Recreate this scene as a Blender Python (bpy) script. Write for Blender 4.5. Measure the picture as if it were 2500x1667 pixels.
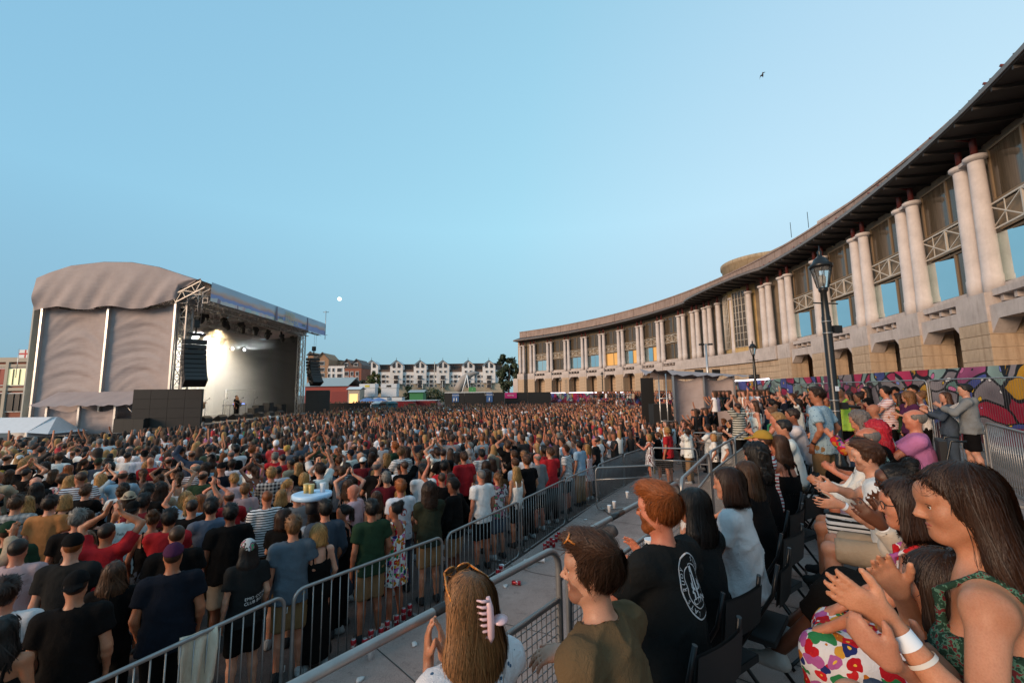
import bpy, bmesh, math, random
import numpy as np
from mathutils import Vector, Matrix, Quaternion
rng = random.Random(7)
nrg = np.random.default_rng(7)
R = math.radians
for o in list(bpy.data.objects): bpy.data.objects.remove(o, do_unlink=True)
SC = bpy.context.scene
COL = SC.collection
# ---------------------------------------------------------------- camera
CAM_H = 3.3; F_PX = 1042.0; PITCH = R(6.78); ROLL = R(-0.8)
cam_data = bpy.data.cameras.new('camera')
cam_data.sensor_width = 36.0
cam_data.lens = F_PX * 36.0 / 2500.0
cam_data.clip_start = 0.05; cam_data.clip_end = 3000
cam = bpy.data.objects.new('camera', cam_data); COL.objects.link(cam)
cam.location = (0, 0, CAM_H)
cam.matrix_world = Matrix.Translation((0, 0, CAM_H)) @ Matrix.Rotation(R(90) + PITCH, 4, 'X') @ Matrix.Rotation(ROLL, 4, 'Z')
cam_data.dof.use_dof = False
SC.camera = cam
SC.render.resolution_x = 1024; SC.render.resolution_y = 682
# ---------------------------------------------------------------- world, sun, exposure
SUN_EL = R(17.0); SUN_AZ = R(232.0)      # azimuth clockwise from +Y (view direction): soft warm evening light from behind the camera
GLOW_AZ = R(70.0)     # the side of the sky that stays brightest
wd = bpy.data.worlds.new('World'); SC.world = wd; wd.use_nodes = True
wn = wd.node_tree; wn.nodes.clear()
sky = wn.nodes.new('ShaderNodeTexSky'); sky.sky_type = 'NISHITA'; sky.sun_disc = False
sky.sun_elevation = SUN_EL; sky.sun_rotation = SUN_AZ
sky.altitude = 50; sky.air_density = 1.0; sky.dust_density = 1.6; sky.ozone_density = 2.2
# dusk haze: the physical sky veiled by an even glow that follows azimuth (afterglow side) and height
def _wn(t, **k):
    n = wn.nodes.new('ShaderNode' + t)
    for q, v in k.items(): setattr(n, q, v)
    return n
def _ramp(src, stops):
    n = _wn('ValToRGB'); e = n.color_ramp.elements
    while len(e) < len(stops): e.new(.5)
    for i, (p, c) in enumerate(stops): e[i].position = p; e[i].color = (*c, 1)
    wn.links.new(src, n.inputs[0]); return n.outputs[0]
wtc = _wn('TexCoord'); wdot = _wn('VectorMath', operation='DOT_PRODUCT'); wdot.inputs[1].default_value = (math.sin(GLOW_AZ), math.cos(GLOW_AZ), 0)
wn.links.new(wtc.outputs['Generated'], wdot.inputs[0])
wmr = _wn('MapRange'); wmr.inputs[1].default_value = -1; wmr.inputs[2].default_value = 1; wn.links.new(wdot.outputs['Value'], wmr.inputs[0])
glow = _ramp(wmr.outputs[0], [(0.0, (.24, .50, .69)), (.27, (.27, .56, .755)), (.66, (.375, .705, .865)), (.86, (.50, .76, .91)), (1.0, (.58, .80, .92))])
wsep = _wn('SeparateXYZ'); wn.links.new(wtc.outputs['Generated'], wsep.inputs[0])
lift = _ramp(wsep.outputs[2], [(0.0, (.82, .74, .70)), (.12, (.94, .86, .84)), (.36, (1.08, 1.06, 1.05)), (.62, (.94, .95, .99)), (1.0, (.72, .76, .84))])
def _mix(a, b, f, mode):
    n = _wn('Mix', data_type='RGBA', blend_type=mode); n.inputs[0].default_value = f; wn.links.new(a, n.inputs[6]); wn.links.new(b, n.inputs[7]); return n.outputs[2]
veil = _mix(glow, lift, 1.0, 'MULTIPLY')
sks = _wn('VectorMath', operation='SCALE'); sks.inputs['Scale'].default_value = .12; wn.links.new(sky.outputs[0], sks.inputs[0])
skyc = _mix(sks.outputs[0], veil, .88, 'MIX')
bgn = wn.nodes.new('ShaderNodeBackground'); bgn.inputs[1].default_value = 1.08
wo = wn.nodes.new('ShaderNodeOutputWorld')
wn.links.new(skyc, bgn.inputs[0]); wn.links.new(bgn.outputs[0], wo.inputs[0])
sun_d = bpy.data.lights.new('sun', 'SUN'); sun_d.energy = 3.3; sun_d.angle = R(22); sun_d.color = (1.0, 0.70, 0.46)
sun = bpy.data.objects.new('sun', sun_d); COL.objects.link(sun)
sd = Vector((math.sin(SUN_AZ) * math.cos(SUN_EL), math.cos(SUN_AZ) * math.cos(SUN_EL), math.sin(SUN_EL)))
sun.rotation_euler = sd.to_track_quat('Z', 'Y').to_euler()
sun.location = (60, 20, 60)
SC.render.engine = 'CYCLES'
SC.cycles.use_denoising = True
SC.cycles.max_bounces = 6; SC.cycles.diffuse_bounces = 3; SC.cycles.glossy_bounces = 3
SC.cycles.transmission_bounces = 4; SC.cycles.transparent_max_bounces = 8; SC.cycles.volume_bounces = 1
SC.cycles.sample_clamp_indirect = 4.0
SC.view_settings.view_transform = 'Standard'; SC.view_settings.look = 'None'
SC.view_settings.exposure = 0.0; SC.view_settings.gamma = 1.0; SC.view_settings.use_curve_mapping = False
# ---------------------------------------------------------------- pixel -> place
def ray(px, py):
    a, b = px - 1250.0, py - 833.5
    c, s = math.cos(ROLL), math.sin(ROLL)
    ix = c * a + s * b; iy = -s * a + c * b
    return np.array([ix, F_PX * math.cos(PITCH) + iy * math.sin(PITCH), F_PX * math.sin(PITCH) - iy * math.cos(PITCH)])
C0 = np.array([0, 0, CAM_H])
def at_z(px, py, z): d = ray(px, py); return C0 + d * ((z - CAM_H) / d[2])
def at_y(px, py, y): d = ray(px, py); return C0 + d * (y / d[1])
def at_x(px, py, x): d = ray(px, py); return C0 + d * (x / d[0])
def project(p):
    x, y, z = p[0], p[1], p[2] - CAM_H
    d = y * math.cos(PITCH) + z * math.sin(PITCH); u = -y * math.sin(PITCH) + z * math.cos(PITCH)
    if d < .05: return (-9e9, -9e9)
    ix = F_PX * x / d; iy = -F_PX * u / d; c, s = math.cos(ROLL), math.sin(ROLL)
    return (1250 + c * ix - s * iy, 833.5 + s * ix + c * iy)
# ---------------------------------------------------------------- materials
MATS = {}
class N:
    """small node-tree helper"""
    def __init__(s, name):
        s.m = bpy.data.materials.new(name); s.m.use_nodes = True
        s.t = s.m.node_tree; s.t.nodes.clear()
        s.out = s.t.nodes.new('ShaderNodeOutputMaterial')
        s.b = s.t.nodes.new('ShaderNodeBsdfPrincipled')
        s.t.links.new(s.b.outputs[0], s.out.inputs[0])
    def n(s, typ, **kw):
        nd = s.t.nodes.new('ShaderNode' + typ)
        for k, v in kw.items():
            if k.startswith('i_'):
                nd.inputs[k[2:].replace('_', ' ')].default_value = v
            elif k[0] == 'i' and k[1:].isdigit(): nd.inputs[int(k[1:])].default_value = v
            else: setattr(nd, k, v)
        return nd
    def l(s, a, b): s.t.links.new(a, b)
    def coord(s, kind='Object', scale=(1, 1, 1), rot=(0, 0, 0)):
        tc = s.n('TexCoord'); mp = s.n('Mapping'); mp.inputs['Scale'].default_value = scale; mp.inputs['Rotation'].default_value = rot
        s.l(tc.outputs[kind], mp.inputs[0]); return mp.outputs[0]
    def noise(s, vec, scale, detail=3, rough=.55, dist=0):
        nd = s.n('TexNoise'); nd.inputs['Scale'].default_value = scale; nd.inputs['Detail'].default_value = detail
        nd.inputs['Roughness'].default_value = rough; nd.inputs['Distortion'].default_value = dist
        if vec is not None: s.l(vec, nd.inputs['Vector'])
        return nd.outputs[0]
    def ramp(s, fac, stops, interp='LINEAR'):
        nd = s.n('ValToRGB'); nd.color_ramp.interpolation = interp
        e = nd.color_ramp.elements
        while len(e) < len(stops): e.new(0.5)
        for i, (p, c) in enumerate(stops):
            e[i].position = p; e[i].color = (c[0], c[1], c[2], 1) if not isinstance(c, (int, float)) else (c, c, c, 1)
        s.l(fac, nd.inputs[0]); return nd.outputs[0]
    def mix(s, a, b, fac, blend='MIX'):
        nd = s.n('Mix', data_type='RGBA', blend_type=blend)
        for v, i in ((fac, 0), (a, 6), (b, 7)):
            if isinstance(v, (int, float)): nd.inputs[i].default_value = v if i == 0 else (v, v, v, 1)
            elif isinstance(v, tuple): nd.inputs[i].default_value = (v[0], v[1], v[2], 1)
            else: s.l(v, nd.inputs[i])
        return nd.outputs[2]
    def math(s, op, a, b=None, c=None):
        nd = s.n('Math', operation=op)
        for i, v in enumerate((a, b, c)):
            if v is None: continue
            if isinstance(v, (int, float)): nd.inputs[i].default_value = v
            else: s.l(v, nd.inputs[i])
        return nd.outputs[0]
    def sep(s, vec):
        nd = s.n('SeparateXYZ'); s.l(vec, nd.inputs[0]); return nd.outputs
    def bump(s, h, strength=.3, dist=.01):
        nd = s.n('Bump'); nd.inputs['Strength'].default_value = strength; nd.inputs['Distance'].default_value = dist
        s.l(h, nd.inputs['Height']); s.l(nd.outputs[0], s.b.inputs['Normal'])
    def base(s, c):
        if isinstance(c, tuple): s.b.inputs['Base Color'].default_value = (c[0], c[1], c[2], 1)
        else: s.l(c, s.b.inputs['Base Color'])
    def set(s, **kw):
        for k, v in kw.items(): s.b.inputs[k.replace('_', ' ')].default_value = v
        return s
def simple(name, col, rough=.6, metal=0, spec=.5, noise=.12, nscale=6, bump=0, bscale=40, bdist=.004):
    if name in MATS: return MATS[name]
    k = N(name); k.set(Roughness=rough, Metallic=metal); k.b.inputs['Specular IOR Level'].default_value = spec
    v = k.coord()
    f = k.noise(v, nscale, 4)
    c = k.mix(tuple(x * (1 - noise) for x in col), tuple(min(1, x * (1 + noise)) for x in col), f)
    k.base(c)
    if bump: k.bump(k.noise(v, bscale, 3), bump, bdist)
    MATS[name] = k.m; return k.m
def emit(name, col, strength):
    k = N(name); k.base(tuple(col)); k.b.inputs['Emission Color'].default_value = (*col, 1); k.b.inputs['Emission Strength'].default_value = strength
    MATS[name] = k.m; return k.m
# ---------------------------------------------------------------- objects
def link(name, me, parent=None, mat=None, loc=None, color=None, label=None, cat=None, group=None, kind=None, mw=None):
    o = bpy.data.objects.new(name, me); COL.objects.link(o)
    if parent is not None: o.parent = parent
    if mat is not None and me is not None and not me.materials: me.materials.append(mat)
    if loc is not None: o.location = loc
    if mw is not None: o.matrix_local = mw
    if color is not None: o.color = (*color[:3], 1)
    if label: o['label'] = label
    if cat: o['category'] = cat
    if group: o['group'] = group
    if kind: o['kind'] = kind
    return o
def thing(name, label, cat, loc=(0, 0, 0), rz=0, group=None):
    o = link(name, None, None, None, loc, None, label, cat, group); o.rotation_euler = (0, 0, rz); o.empty_display_size = .1
    return o
def np_mesh(name, V, Q, smooth=True, T=None):
    """V (n,3), Q quads (m,4), T optional tris"""
    me = bpy.data.meshes.new(name)
    V = np.asarray(V, np.float32); Q = np.asarray(Q, np.int32).reshape(-1, 4)
    me.vertices.add(len(V)); me.vertices.foreach_set('co', V.ravel())
    nT = 0 if T is None else len(T)
    idx = Q.ravel(); starts = np.arange(len(Q)) * 4
    if nT:
        T = np.asarray(T, np.int32); starts = np.concatenate([starts, len(idx) + np.arange(nT) * 3]); idx = np.concatenate([idx, T.ravel()])
    me.loops.add(len(idx)); me.loops.foreach_set('vertex_index', idx.astype(np.int32))
    me.polygons.add(len(starts)); me.polygons.foreach_set('loop_start', starts.astype(np.int32))
    me.polygons.foreach_set('use_smooth', np.full(len(starts), smooth, bool))
    me.update(calc_edges=True)
    return me
class MB:
    """collects simple shapes into one mesh"""
    def __init__(s): s.v = []; s.f = []; s.sm = []
    def add(s, vs, fs, smooth=False):
        b = len(s.v); s.v += [tuple(map(float, v)) for v in vs]; s.f += [tuple(b + i for i in f) for f in fs]; s.sm += [smooth] * len(fs); return s
    def box(s, c, d, rz=0, M=None):
        x, y, z = d[0] / 2, d[1] / 2, d[2] / 2
        vs = [(-x, -y, -z), (x, -y, -z), (x, y, -z), (-x, y, -z), (-x, -y, z), (x, -y, z), (x, y, z), (-x, y, z)]
        ca, sa = math.cos(rz), math.sin(rz)
        vs = [(c[0] + a * ca - b * sa, c[1] + a * sa + b * ca, c[2] + h) for a, b, h in vs]
        return s.add(vs, [(3, 2, 1, 0), (4, 5, 6, 7), (0, 1, 5, 4), (1, 2, 6, 5), (2, 3, 7, 6), (3, 0, 4, 7)])
    def hexa(s, vs):  # 8 corners bottom ccw, top ccw
        return s.add(vs, [(3, 2, 1, 0), (4, 5, 6, 7), (0, 1, 5, 4), (1, 2, 6, 5), (2, 3, 7, 6), (3, 0, 4, 7)])
    def quad(s, a, b, c, d): return s.add([a, b, c, d], [(0, 1, 2, 3)])
    def tube(s, pts, r, n=8, caps=True, smooth=True):
        pts = [Vector(p) for p in pts]; rs = r if isinstance(r, (list, tuple)) else [r] * len(pts)
        vs = []; up = None
        for i, p in enumerate(pts):
            if i == 0: d = pts[1] - p
            elif i == len(pts) - 1: d = p - pts[i - 1]
            else: d = (pts[i + 1] - p).normalized() + (p - pts[i - 1]).normalized()
            d.normalize()
            if up is None:
                up = Vector((0, 0, 1)) if abs(d.z) < .9 else Vector((1, 0, 0))
            a = d.cross(up)
            if a.length < 1e-4: a = d.cross(Vector((1, 0, 0)))
            a.normalize(); b = a.cross(d).normalized(); up = b
            for k in range(n):
                t = 2 * math.pi * k / n; vs.append(p + (a * math.cos(t) + b * math.sin(t)) * rs[i])
        fs = [(i * n + k, i * n + (k + 1) % n, (i + 1) * n + (k + 1) % n, (i + 1) * n + k) for i in range(len(pts) - 1) for k in range(n)]
        s.add(vs, fs, smooth)
        if caps:
            b = len(s.v) - len(vs)
            s.f += [tuple(b + k for k in reversed(range(n))), tuple(b + (len(pts) - 1) * n + k for k in range(n))]; s.sm += [False, False]
        return s
    def bar(s, a, b, w, h=None):
        a, b = Vector(a), Vector(b); d = (b - a); h = h or w
        dn = d.normalized(); up = Vector((0, 0, 1)) if abs(dn.z) < .95 else Vector((0, 1, 0))
        x = dn.cross(up).normalized() * w / 2; z = x.cross(dn).normalized() * h / 2
        vs = [a - x - z, a + x - z, a + x + z, a - x + z, b - x - z, b + x - z, b + x + z, b - x + z]
        return s.add(vs, [(0, 1, 2, 3), (7, 6, 5, 4), (1, 0, 4, 5), (2, 1, 5, 6), (3, 2, 6, 7), (0, 3, 7, 4)])
    def lathe(s, prof, c=(0, 0, 0), n=16, smooth=True):
        vs = []; fs = []
        for r, z in prof:
            for k in range(n):
                t = 2 * math.pi * k / n; vs.append((c[0] + r * math.cos(t), c[1] + r * math.sin(t), c[2] + z))
        for i in range(len(prof) - 1):
            for k in range(n): fs.append((i * n + k, i * n + (k + 1) % n, (i + 1) * n + (k + 1) % n, (i + 1) * n + k))
        s.add(vs, fs, smooth)
        b = len(s.v) - len(vs)
        s.f += [tuple(b + k for k in reversed(range(n))), tuple(b + (len(prof) - 1) * n + k for k in range(n))]; s.sm += [False, False]
        return s
    def prism(s, poly, z0, z1):
        n = len(poly); vs = [(x, y, z0) for x, y in poly] + [(x, y, z1) for x, y in poly]
        return s.add(vs, [tuple(reversed(range(n))), tuple(range(n, 2 * n))] + [(i, (i + 1) % n, n + (i + 1) % n, n + i) for i in range(n)])
    def extrude(s, poly3, off):
        """closed outline of 3d points extruded by vector off"""
        n = len(poly3); o = Vector(off); vs = [Vector(p) for p in poly3] + [Vector(p) + o for p in poly3]
        return s.add(vs, [tuple(reversed(range(n))), tuple(range(n, 2 * n))] + [(i, (i + 1) % n, n + (i + 1) % n, n + i) for i in range(n)])
    def grid(s, P, smooth=True):
        """P[i][j] points"""
        ni, nj = len(P), len(P[0]); vs = [p for row in P for p in row]
        return s.add(vs, [(i * nj + j, i * nj + j + 1, (i + 1) * nj + j + 1, (i + 1) * nj + j) for i in range(ni - 1) for j in range(nj - 1)], smooth)
    def mesh(s, name='mesh'):
        me = bpy.data.meshes.new(name); me.from_pydata(s.v, [], s.f); me.polygons.foreach_set('use_smooth', s.sm); me.update(); return me
    def build(s, name, mat, parent=None, **kw): return link(name, s.mesh(name), parent, mat, **kw)
def boxm(d, c=(0, 0, 0)): return MB().box(c, d).mesh('block')
def text_mesh(body, size=1.0, extrude=.002, align='CENTER', space=1.0):
    cu = bpy.data.curves.new('lettering', 'FONT'); cu.body = body; cu.size = size; cu.extrude = extrude; cu.align_x = align; cu.align_y = 'CENTER'
    cu.space_character = space; cu.resolution_u = 2
    o = bpy.data.objects.new('lettering', cu); COL.objects.link(o)
    dg = bpy.context.evaluated_depsgraph_get(); me = bpy.data.meshes.new_from_object(o.evaluated_get(dg))
    bpy.data.objects.remove(o, do_unlink=True); return me
def frame_mat(o, x, y, z): return Matrix(((x[0], y[0], z[0], o[0]), (x[1], y[1], z[1], o[1]), (x[2], y[2], z[2], o[2]), (0, 0, 0, 1)))
# ---------------------------------------------------------------- distance-field bodies
f32 = np.float32
def V3(*a): return np.array(a, float)
def unit(v): v = np.asarray(v, float); return v / (np.linalg.norm(v) + 1e-12)
class Field:
    def __init__(s, lo, hi, h):
        s.h = h; s.lo = np.asarray(lo, float); n = np.ceil((np.asarray(hi) - s.lo) / h).astype(int) + 1
        s.n = n; s.F = np.full(tuple(n), 9.0, f32)
        s.ax = [(s.lo[i] + np.arange(n[i]) * h).astype(f32) for i in range(3)]
    def block(s, lo, hi):
        a = np.clip(np.floor((lo - s.lo) / s.h).astype(int), 0, s.n); b = np.clip(np.ceil((hi - s.lo) / s.h).astype(int) + 1, 0, s.n)
        if (b <= a).any(): return None
        sl = tuple(slice(int(a[i]), int(b[i])) for i in range(3))
        return sl, s.ax[0][sl[0]][:, None, None], s.ax[1][sl[1]][None, :, None], s.ax[2][sl[2]][None, None, :]
    def put(s, sl, d, k, op='u'):
        A = s.F[sl]
        if op == 'u':
            if k > 0:
                hh = np.maximum(k - np.abs(A - d), 0); s.F[sl] = np.minimum(A, d) - hh * hh * (0.25 / k)
            else: s.F[sl] = np.minimum(A, d)
        else:
            d = -d
            if k > 0:
                hh = np.maximum(k - np.abs(A - d), 0); s.F[sl] = np.maximum(A, d) + hh * hh * (0.25 / k)
            else: s.F[sl] = np.maximum(A, d)
    def cone(s, a, b, ra, rb, k=.02, op='u', cut=None, sq=None):
        """round cone a->b. cut: (t0,t1) flat ends; sq: (axis vec, factor) flatten across axis"""
        a = np.asarray(a, float); b = np.asarray(b, float); m = max(ra, rb) + k + 3 * s.h
        bl = s.block(np.minimum(a, b) - m, np.maximum(a, b) + m)
        if bl is None: return
        sl, X, Y, Z = bl
        ba = b - a; L2 = float(ba @ ba) + 1e-12
        px, py, pz = X - f32(a[0]), Y - f32(a[1]), Z - f32(a[2])
        t = (px * f32(ba[0]) + py * f32(ba[1]) + pz * f32(ba[2])) * f32(1 / L2)
        tc = np.clip(t, 0, 1)
        qx, qy, qz = px - tc * f32(ba[0]), py - tc * f32(ba[1]), pz - tc * f32(ba[2])
        if sq is not None:
            u, fac = unit(sq[0]), sq[1]; w = (qx * f32(u[0]) + qy * f32(u[1]) + qz * f32(u[2])) * f32(fac - 1)
            qx, qy, qz = qx + w * f32(u[0]), qy + w * f32(u[1]), qz + w * f32(u[2])
        d = np.sqrt(qx * qx + qy * qy + qz * qz) - (f32(ra) + tc * f32(rb - ra))
        if cut is not None:
            L = math.sqrt(L2)
            if cut[1] is not None: d = np.maximum(d, (t - f32(cut[1])) * f32(L))
            if cut[0] is not None: d = np.maximum(d, (f32(cut[0]) - t) * f32(L))
        s.put(sl, d, k, op)
    def ell(s, c, r, M=None, k=.02, op='u'):
        """ellipsoid, M 3x3 columns = local axes"""
        c = np.asarray(c, float); r = np.asarray(r, float); m = r.max() + k + 3 * s.h
        if M is None: ext = r + k + 3 * s.h
        else: ext = np.abs(M) @ r + k + 3 * s.h
        bl = s.block(c - ext, c + ext)
        if bl is None: return
        sl, X, Y, Z = bl
        px, py, pz = X - f32(c[0]), Y - f32(c[1]), Z - f32(c[2])
        if M is not None:
            px, py, pz = [px * f32(M[0, i]) + py * f32(M[1, i]) + pz * f32(M[2, i]) for i in range(3)]
        ax, ay, az = px / f32(r[0]), py / f32(r[1]), pz / f32(r[2])
        k0 = np.sqrt(ax * ax + ay * ay + az * az)
        ax, ay, az = ax / f32(r[0]), ay / f32(r[1]), az / f32(r[2])
        k1 = np.sqrt(ax * ax + ay * ay + az * az) + f32(1e-6)
        s.put(sl, k0 * (k0 - 1) / k1, k, op)
    def plane(s, p, n, lo=None, hi=None, k=.004):
        """cut away the side n points to, inside box lo..hi"""
        lo = s.lo if lo is None else np.asarray(lo, float); hi = s.lo + s.n * s.h if hi is None else np.asarray(hi, float)
        bl = s.block(lo, hi)
        if bl is None: return
        sl, X, Y, Z = bl; n = unit(n)
        s.put(sl, -((X - f32(p[0])) * f32(n[0]) + (Y - f32(p[1])) * f32(n[1]) + (Z - f32(p[2])) * f32(n[2])), k, 'd')
    def tight(s):
        """crop to what is inside"""
        ins = np.argwhere(s.F < 2 * s.h)
        return ins
    def nets(s):
        F = s.F; F[0] = F[-1] = 1; F[:, 0] = F[:, -1] = 1; F[:, :, 0] = F[:, :, -1] = 1
        m = F < 0
        c = m[:-1, :-1, :-1].astype(np.int8)
        tot = np.zeros(c.shape, np.int8)
        for i in (0, 1):
            for j in (0, 1):
                for k in (0, 1): tot += m[i:m.shape[0] - 1 + i, j:m.shape[1] - 1 + j, k:m.shape[2] - 1 + k]
        act = np.argwhere((tot > 0) & (tot < 8))
        if len(act) == 0: return np.zeros((0, 3)), np.zeros((0, 4), int)
        idx = np.full(c.shape, -1, np.int32); idx[tuple(act.T)] = np.arange(len(act))
        cor = [(i, j, k) for i in (0, 1) for j in (0, 1) for k in (0, 1)]
        val = np.stack([F[act[:, 0] + i, act[:, 1] + j, act[:, 2] + k] for i, j, k in cor], 1)
        P = np.zeros((len(act), 3)); cnt = np.zeros(len(act))
        for a in range(8):
            for b in range(a + 1, 8):
                df = [cor[b][i] - cor[a][i] for i in range(3)]
                if sum(map(abs, df)) != 1: continue
                va, vb = val[:, a], val[:, b]; x = (va < 0) != (vb < 0)
                t = va[x] / (va[x] - vb[x])
                P[x] += np.array(cor[a]) + t[:, None] * np.array(df); cnt[x] += 1
        V = s.lo + (act + P / cnt[:, None]) * s.h
        Q = []
        for ax in range(3):
            o = [1 if i == ax else 0 for i in range(3)]
            A = m[:-1, :-1, :-1]; B = m[o[0]:m.shape[0] - 1 + o[0], o[1]:m.shape[1] - 1 + o[1], o[2]:m.shape[2] - 1 + o[2]]
            e = np.argwhere(A != B); u, v = (ax + 1) % 3, (ax + 2) % 3
            e = e[(e[:, u] > 0) & (e[:, v] > 0)]
            s0 = A[tuple(e.T)]
            def cell(du, dv):
                q = e.copy(); q[:, u] += du; q[:, v] += dv; return idx[tuple(q.T)]
            q = np.stack([cell(-1, -1), cell(0, -1), cell(0, 0), cell(-1, 0)], 1)
            q[~s0] = q[~s0][:, ::-1]; Q.append(q)
        Q = np.concatenate(Q); Q = Q[(Q >= 0).all(1)]
        return V, Q
def vnormals(V, Q):
    a, b, c, d = (V[Q[:, i]] for i in range(4)); fn = np.cross(c - a, d - b)
    N_ = np.zeros_like(V)
    for i in range(4): np.add.at(N_, Q[:, i], fn)
    return N_ / (np.linalg.norm(N_, axis=1)[:, None] + 1e-12)
def relax(V, Q, it=1, w=.5):
    for _ in range(it):
        S = np.zeros_like(V); c = np.zeros(len(V))
        for i in range(4):
            j = (i + 1) % 4
            np.add.at(S, Q[:, i], V[Q[:, j]]); np.add.at(S, Q[:, j], V[Q[:, i]])
            np.add.at(c, Q[:, i], 1); np.add.at(c, Q[:, j], 1)
        V = V + w * (S / np.maximum(c, 1)[:, None] - V)
    return V
def wob(P, s, seed=0):
    """cheap smooth noise, about -1..1"""
    r = np.random.default_rng(seed); o = np.zeros(len(P))
    for i in range(5):
        d = r.normal(size=3); d /= np.linalg.norm(d); w = r.normal(size=3); w /= np.linalg.norm(w)
        o += np.sin(P @ d * s * r.uniform(.7, 1.5) + 1.6 * np.sin(P @ w * s * .6 + r.uniform(0, 6)) + r.uniform(0, 6))
    return o / 3.2
# ---------------------------------------------------------------- people: pose
def rotx(a): c, s = math.cos(a), math.sin(a); return np.array([[1, 0, 0], [0, c, -s], [0, s, c]])
def roty(a): c, s = math.cos(a), math.sin(a); return np.array([[c, 0, s], [0, 1, 0], [-s, 0, c]])
def rotz(a): c, s = math.cos(a), math.sin(a); return np.array([[c, -s, 0], [s, c, 0], [0, 0, 1]])
def ik(S, T, l1, l2, hint):
    v = T - S; L = np.linalg.norm(v)
    if L > (l1 + l2) * .985: T = S + v / L * (l1 + l2) * .985; v = T - S; L = np.linalg.norm(v)
    if L < .08: L = .08
    u = v / L; a = (l1 * l1 - l2 * l2 + L * L) / (2 * L); h = math.sqrt(max(l1 * l1 - a * a, 0))
    n = np.asarray(hint, float) - u * (np.asarray(hint, float) @ u); n = unit(n)
    return S + u * a + n * h, T
# wrist target from the shoulder (right arm, x outward), elbow hint, hand direction, palm normal
ARMS = {
    'down':   ((.07, .03, -.52), (.3, -1, 0), (0, .15, -1), (-1, 0, 0)),
    'down2':  ((.05, .10, -.49), (.5, -1, 0), (-.1, .3, -1), (-1, .2, 0)),
    'folded': ((-.24, .25, -.24), (1, -.2, -.9), (-1, .1, .12), (0, -1, 0)),
    'clap':   ((-.09, .36, -.10), (.8, -.2, -1), (-.35, .7, .65), (-1, -.2, 0)),
    'clap2':  ((-.08, .34, .03), (.9, -.1, -1), (-.3, .45, .9), (-1, -.2, 0)),
    'cup':    ((-.06, .30, -.16), (.7, -.3, -1), (-.5, .8, .25), (-.8, .2, 0)),
    'phone':  ((-.10, .34, .10), (.6, .1, -1), (-.2, .3, 1), (-.2, -1, 0)),
    'raise':  ((.06, .08, .50), (1, .2, 0), (.05, .1, 1), (-.2, 1, 0)),
    'raise2': ((.16, .18, .44), (1, -.3, 0), (.1, .25, 1), (-.3, .9, 0)),
    'over':   ((-.10, .12, .42), (1, .3, 0), (-.25, .1, 1), (-1, 0, 0)),
    'hip':    ((.06, .06, -.33), (1, -.5, 0), (-.7, .5, -.5), (-.7, -.5, 0)),
    'pocket': ((.04, .04, -.44), (.7, -1, 0), (-.1, .3, -1), (-1, 0, 0)),
    'knee':   ((-.02, .42, -.36), (.8, -.3, -.6), (-.1, .9, -.45), (0, -.3, -1)),
    'rail':   ((.0, .36, -.36), (.9, -.5, -.3), (-.5, .8, -.3), (0, -.2, -1)),
    'chin':   ((-.10, .20, .08), (.5, .3, -1), (-.3, .1, 1), (-.3, -1, 0)),
}
class Pose: pass
def make_pose(kind='stand', h=1.75, sex='m', lean=0, side=0, hy=0, hp=0, hr=0, L='down', Rr='down', seat=.45, wt=1.0, kneeL=None, kneeR=None, step=.0, ts=1.0, feet=None):
    P = Pose(); s = h / 1.75; P.s = s; P.sex = sex; P.wt = wt; P.kind = kind; P.h = h
    M = rotx(-R(lean)) @ roty(R(side)); P.M = M; tx, ty, tz = M.T
    P.tx, P.ty, P.tz = tx, ty, tz
    if kind == 'stand': P.pel = V3(0, 0, .95 * s)
    else: P.pel = V3(0, 0, seat + .105 * s)
    P.waist = P.pel + tz * .14 * s; P.chest = P.pel + tz * .35 * s * ts; P.neck = P.pel + tz * .535 * s * ts
    HR = M if kind == 'stand' else rotx(-R(lean * .35)) @ roty(R(side * .4))
    P.HR = rotz(R(hy)) @ HR @ rotx(R(hp)) @ roty(R(hr))
    P.head = P.neck + unit(tz + V3(0, 0, .6)) * .185 * s + ty * .02
    hs = (.965 if sex == 'm' else .92) * (.55 + .45 * s); P.hs = hs
    sw = (.174 if sex == 'm' else .156) * s * (.8 + .2 * wt)
    P.sh = {}; P.el = {}; P.wr = {}; P.hd = {}; P.hip = {}; P.kn = {}; P.an = {}
    for k, sg, spec in (('R', 1, Rr), ('L', -1, L)):
        S = P.neck - tz * .045 * s + tx * sg * sw
        if isinstance(spec, str): spec = ARMS[spec]
        w, e, d, n = [np.asarray(q, float) for q in spec[:4]]
        absw = len(spec) > 4   # absolute local target
        mir = V3(sg, 1, 1)
        T = (w if absw else S + M @ (w * mir * s))
        if not absw: lift = max(0, w[2]) * .12; S = S + tz * lift
        if absw and len(spec) > 5: E_, T = ik(S, T, .285 * s, .25 * s, e)
        else: E_, T = ik(S, T, .285 * s, .25 * s, M @ (e * mir))
        P.sh[k] = S; P.el[k] = E_; P.wr[k] = T
        P.hd[k] = (unit(d) if absw else unit(M @ (d * mir)), unit(n) if absw else unit(M @ (n * mir)))
        H0 = P.pel + tx * sg * .085 * s - V3(0, 0, .03 * s); P.hip[k] = H0
        if kind == 'stand':
            st = step * sg
            P.kn[k] = V3(sg * .10 * s, .02 + st * .5, .5 * s); P.an[k] = V3(sg * .12 * s, -.01 + st, .085 * s)
        else:
            kk = kneeR if k == 'R' else kneeL
            if kk is None: kk = (sg * .13, .44 * s, seat + .07)
            P.kn[k] = V3(*kk)
            ff = (feet or {}).get(k)
            P.an[k] = V3(*ff) if ff else V3(kk[0] * 1.05, kk[1] + .02, .085)
    return P
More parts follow.
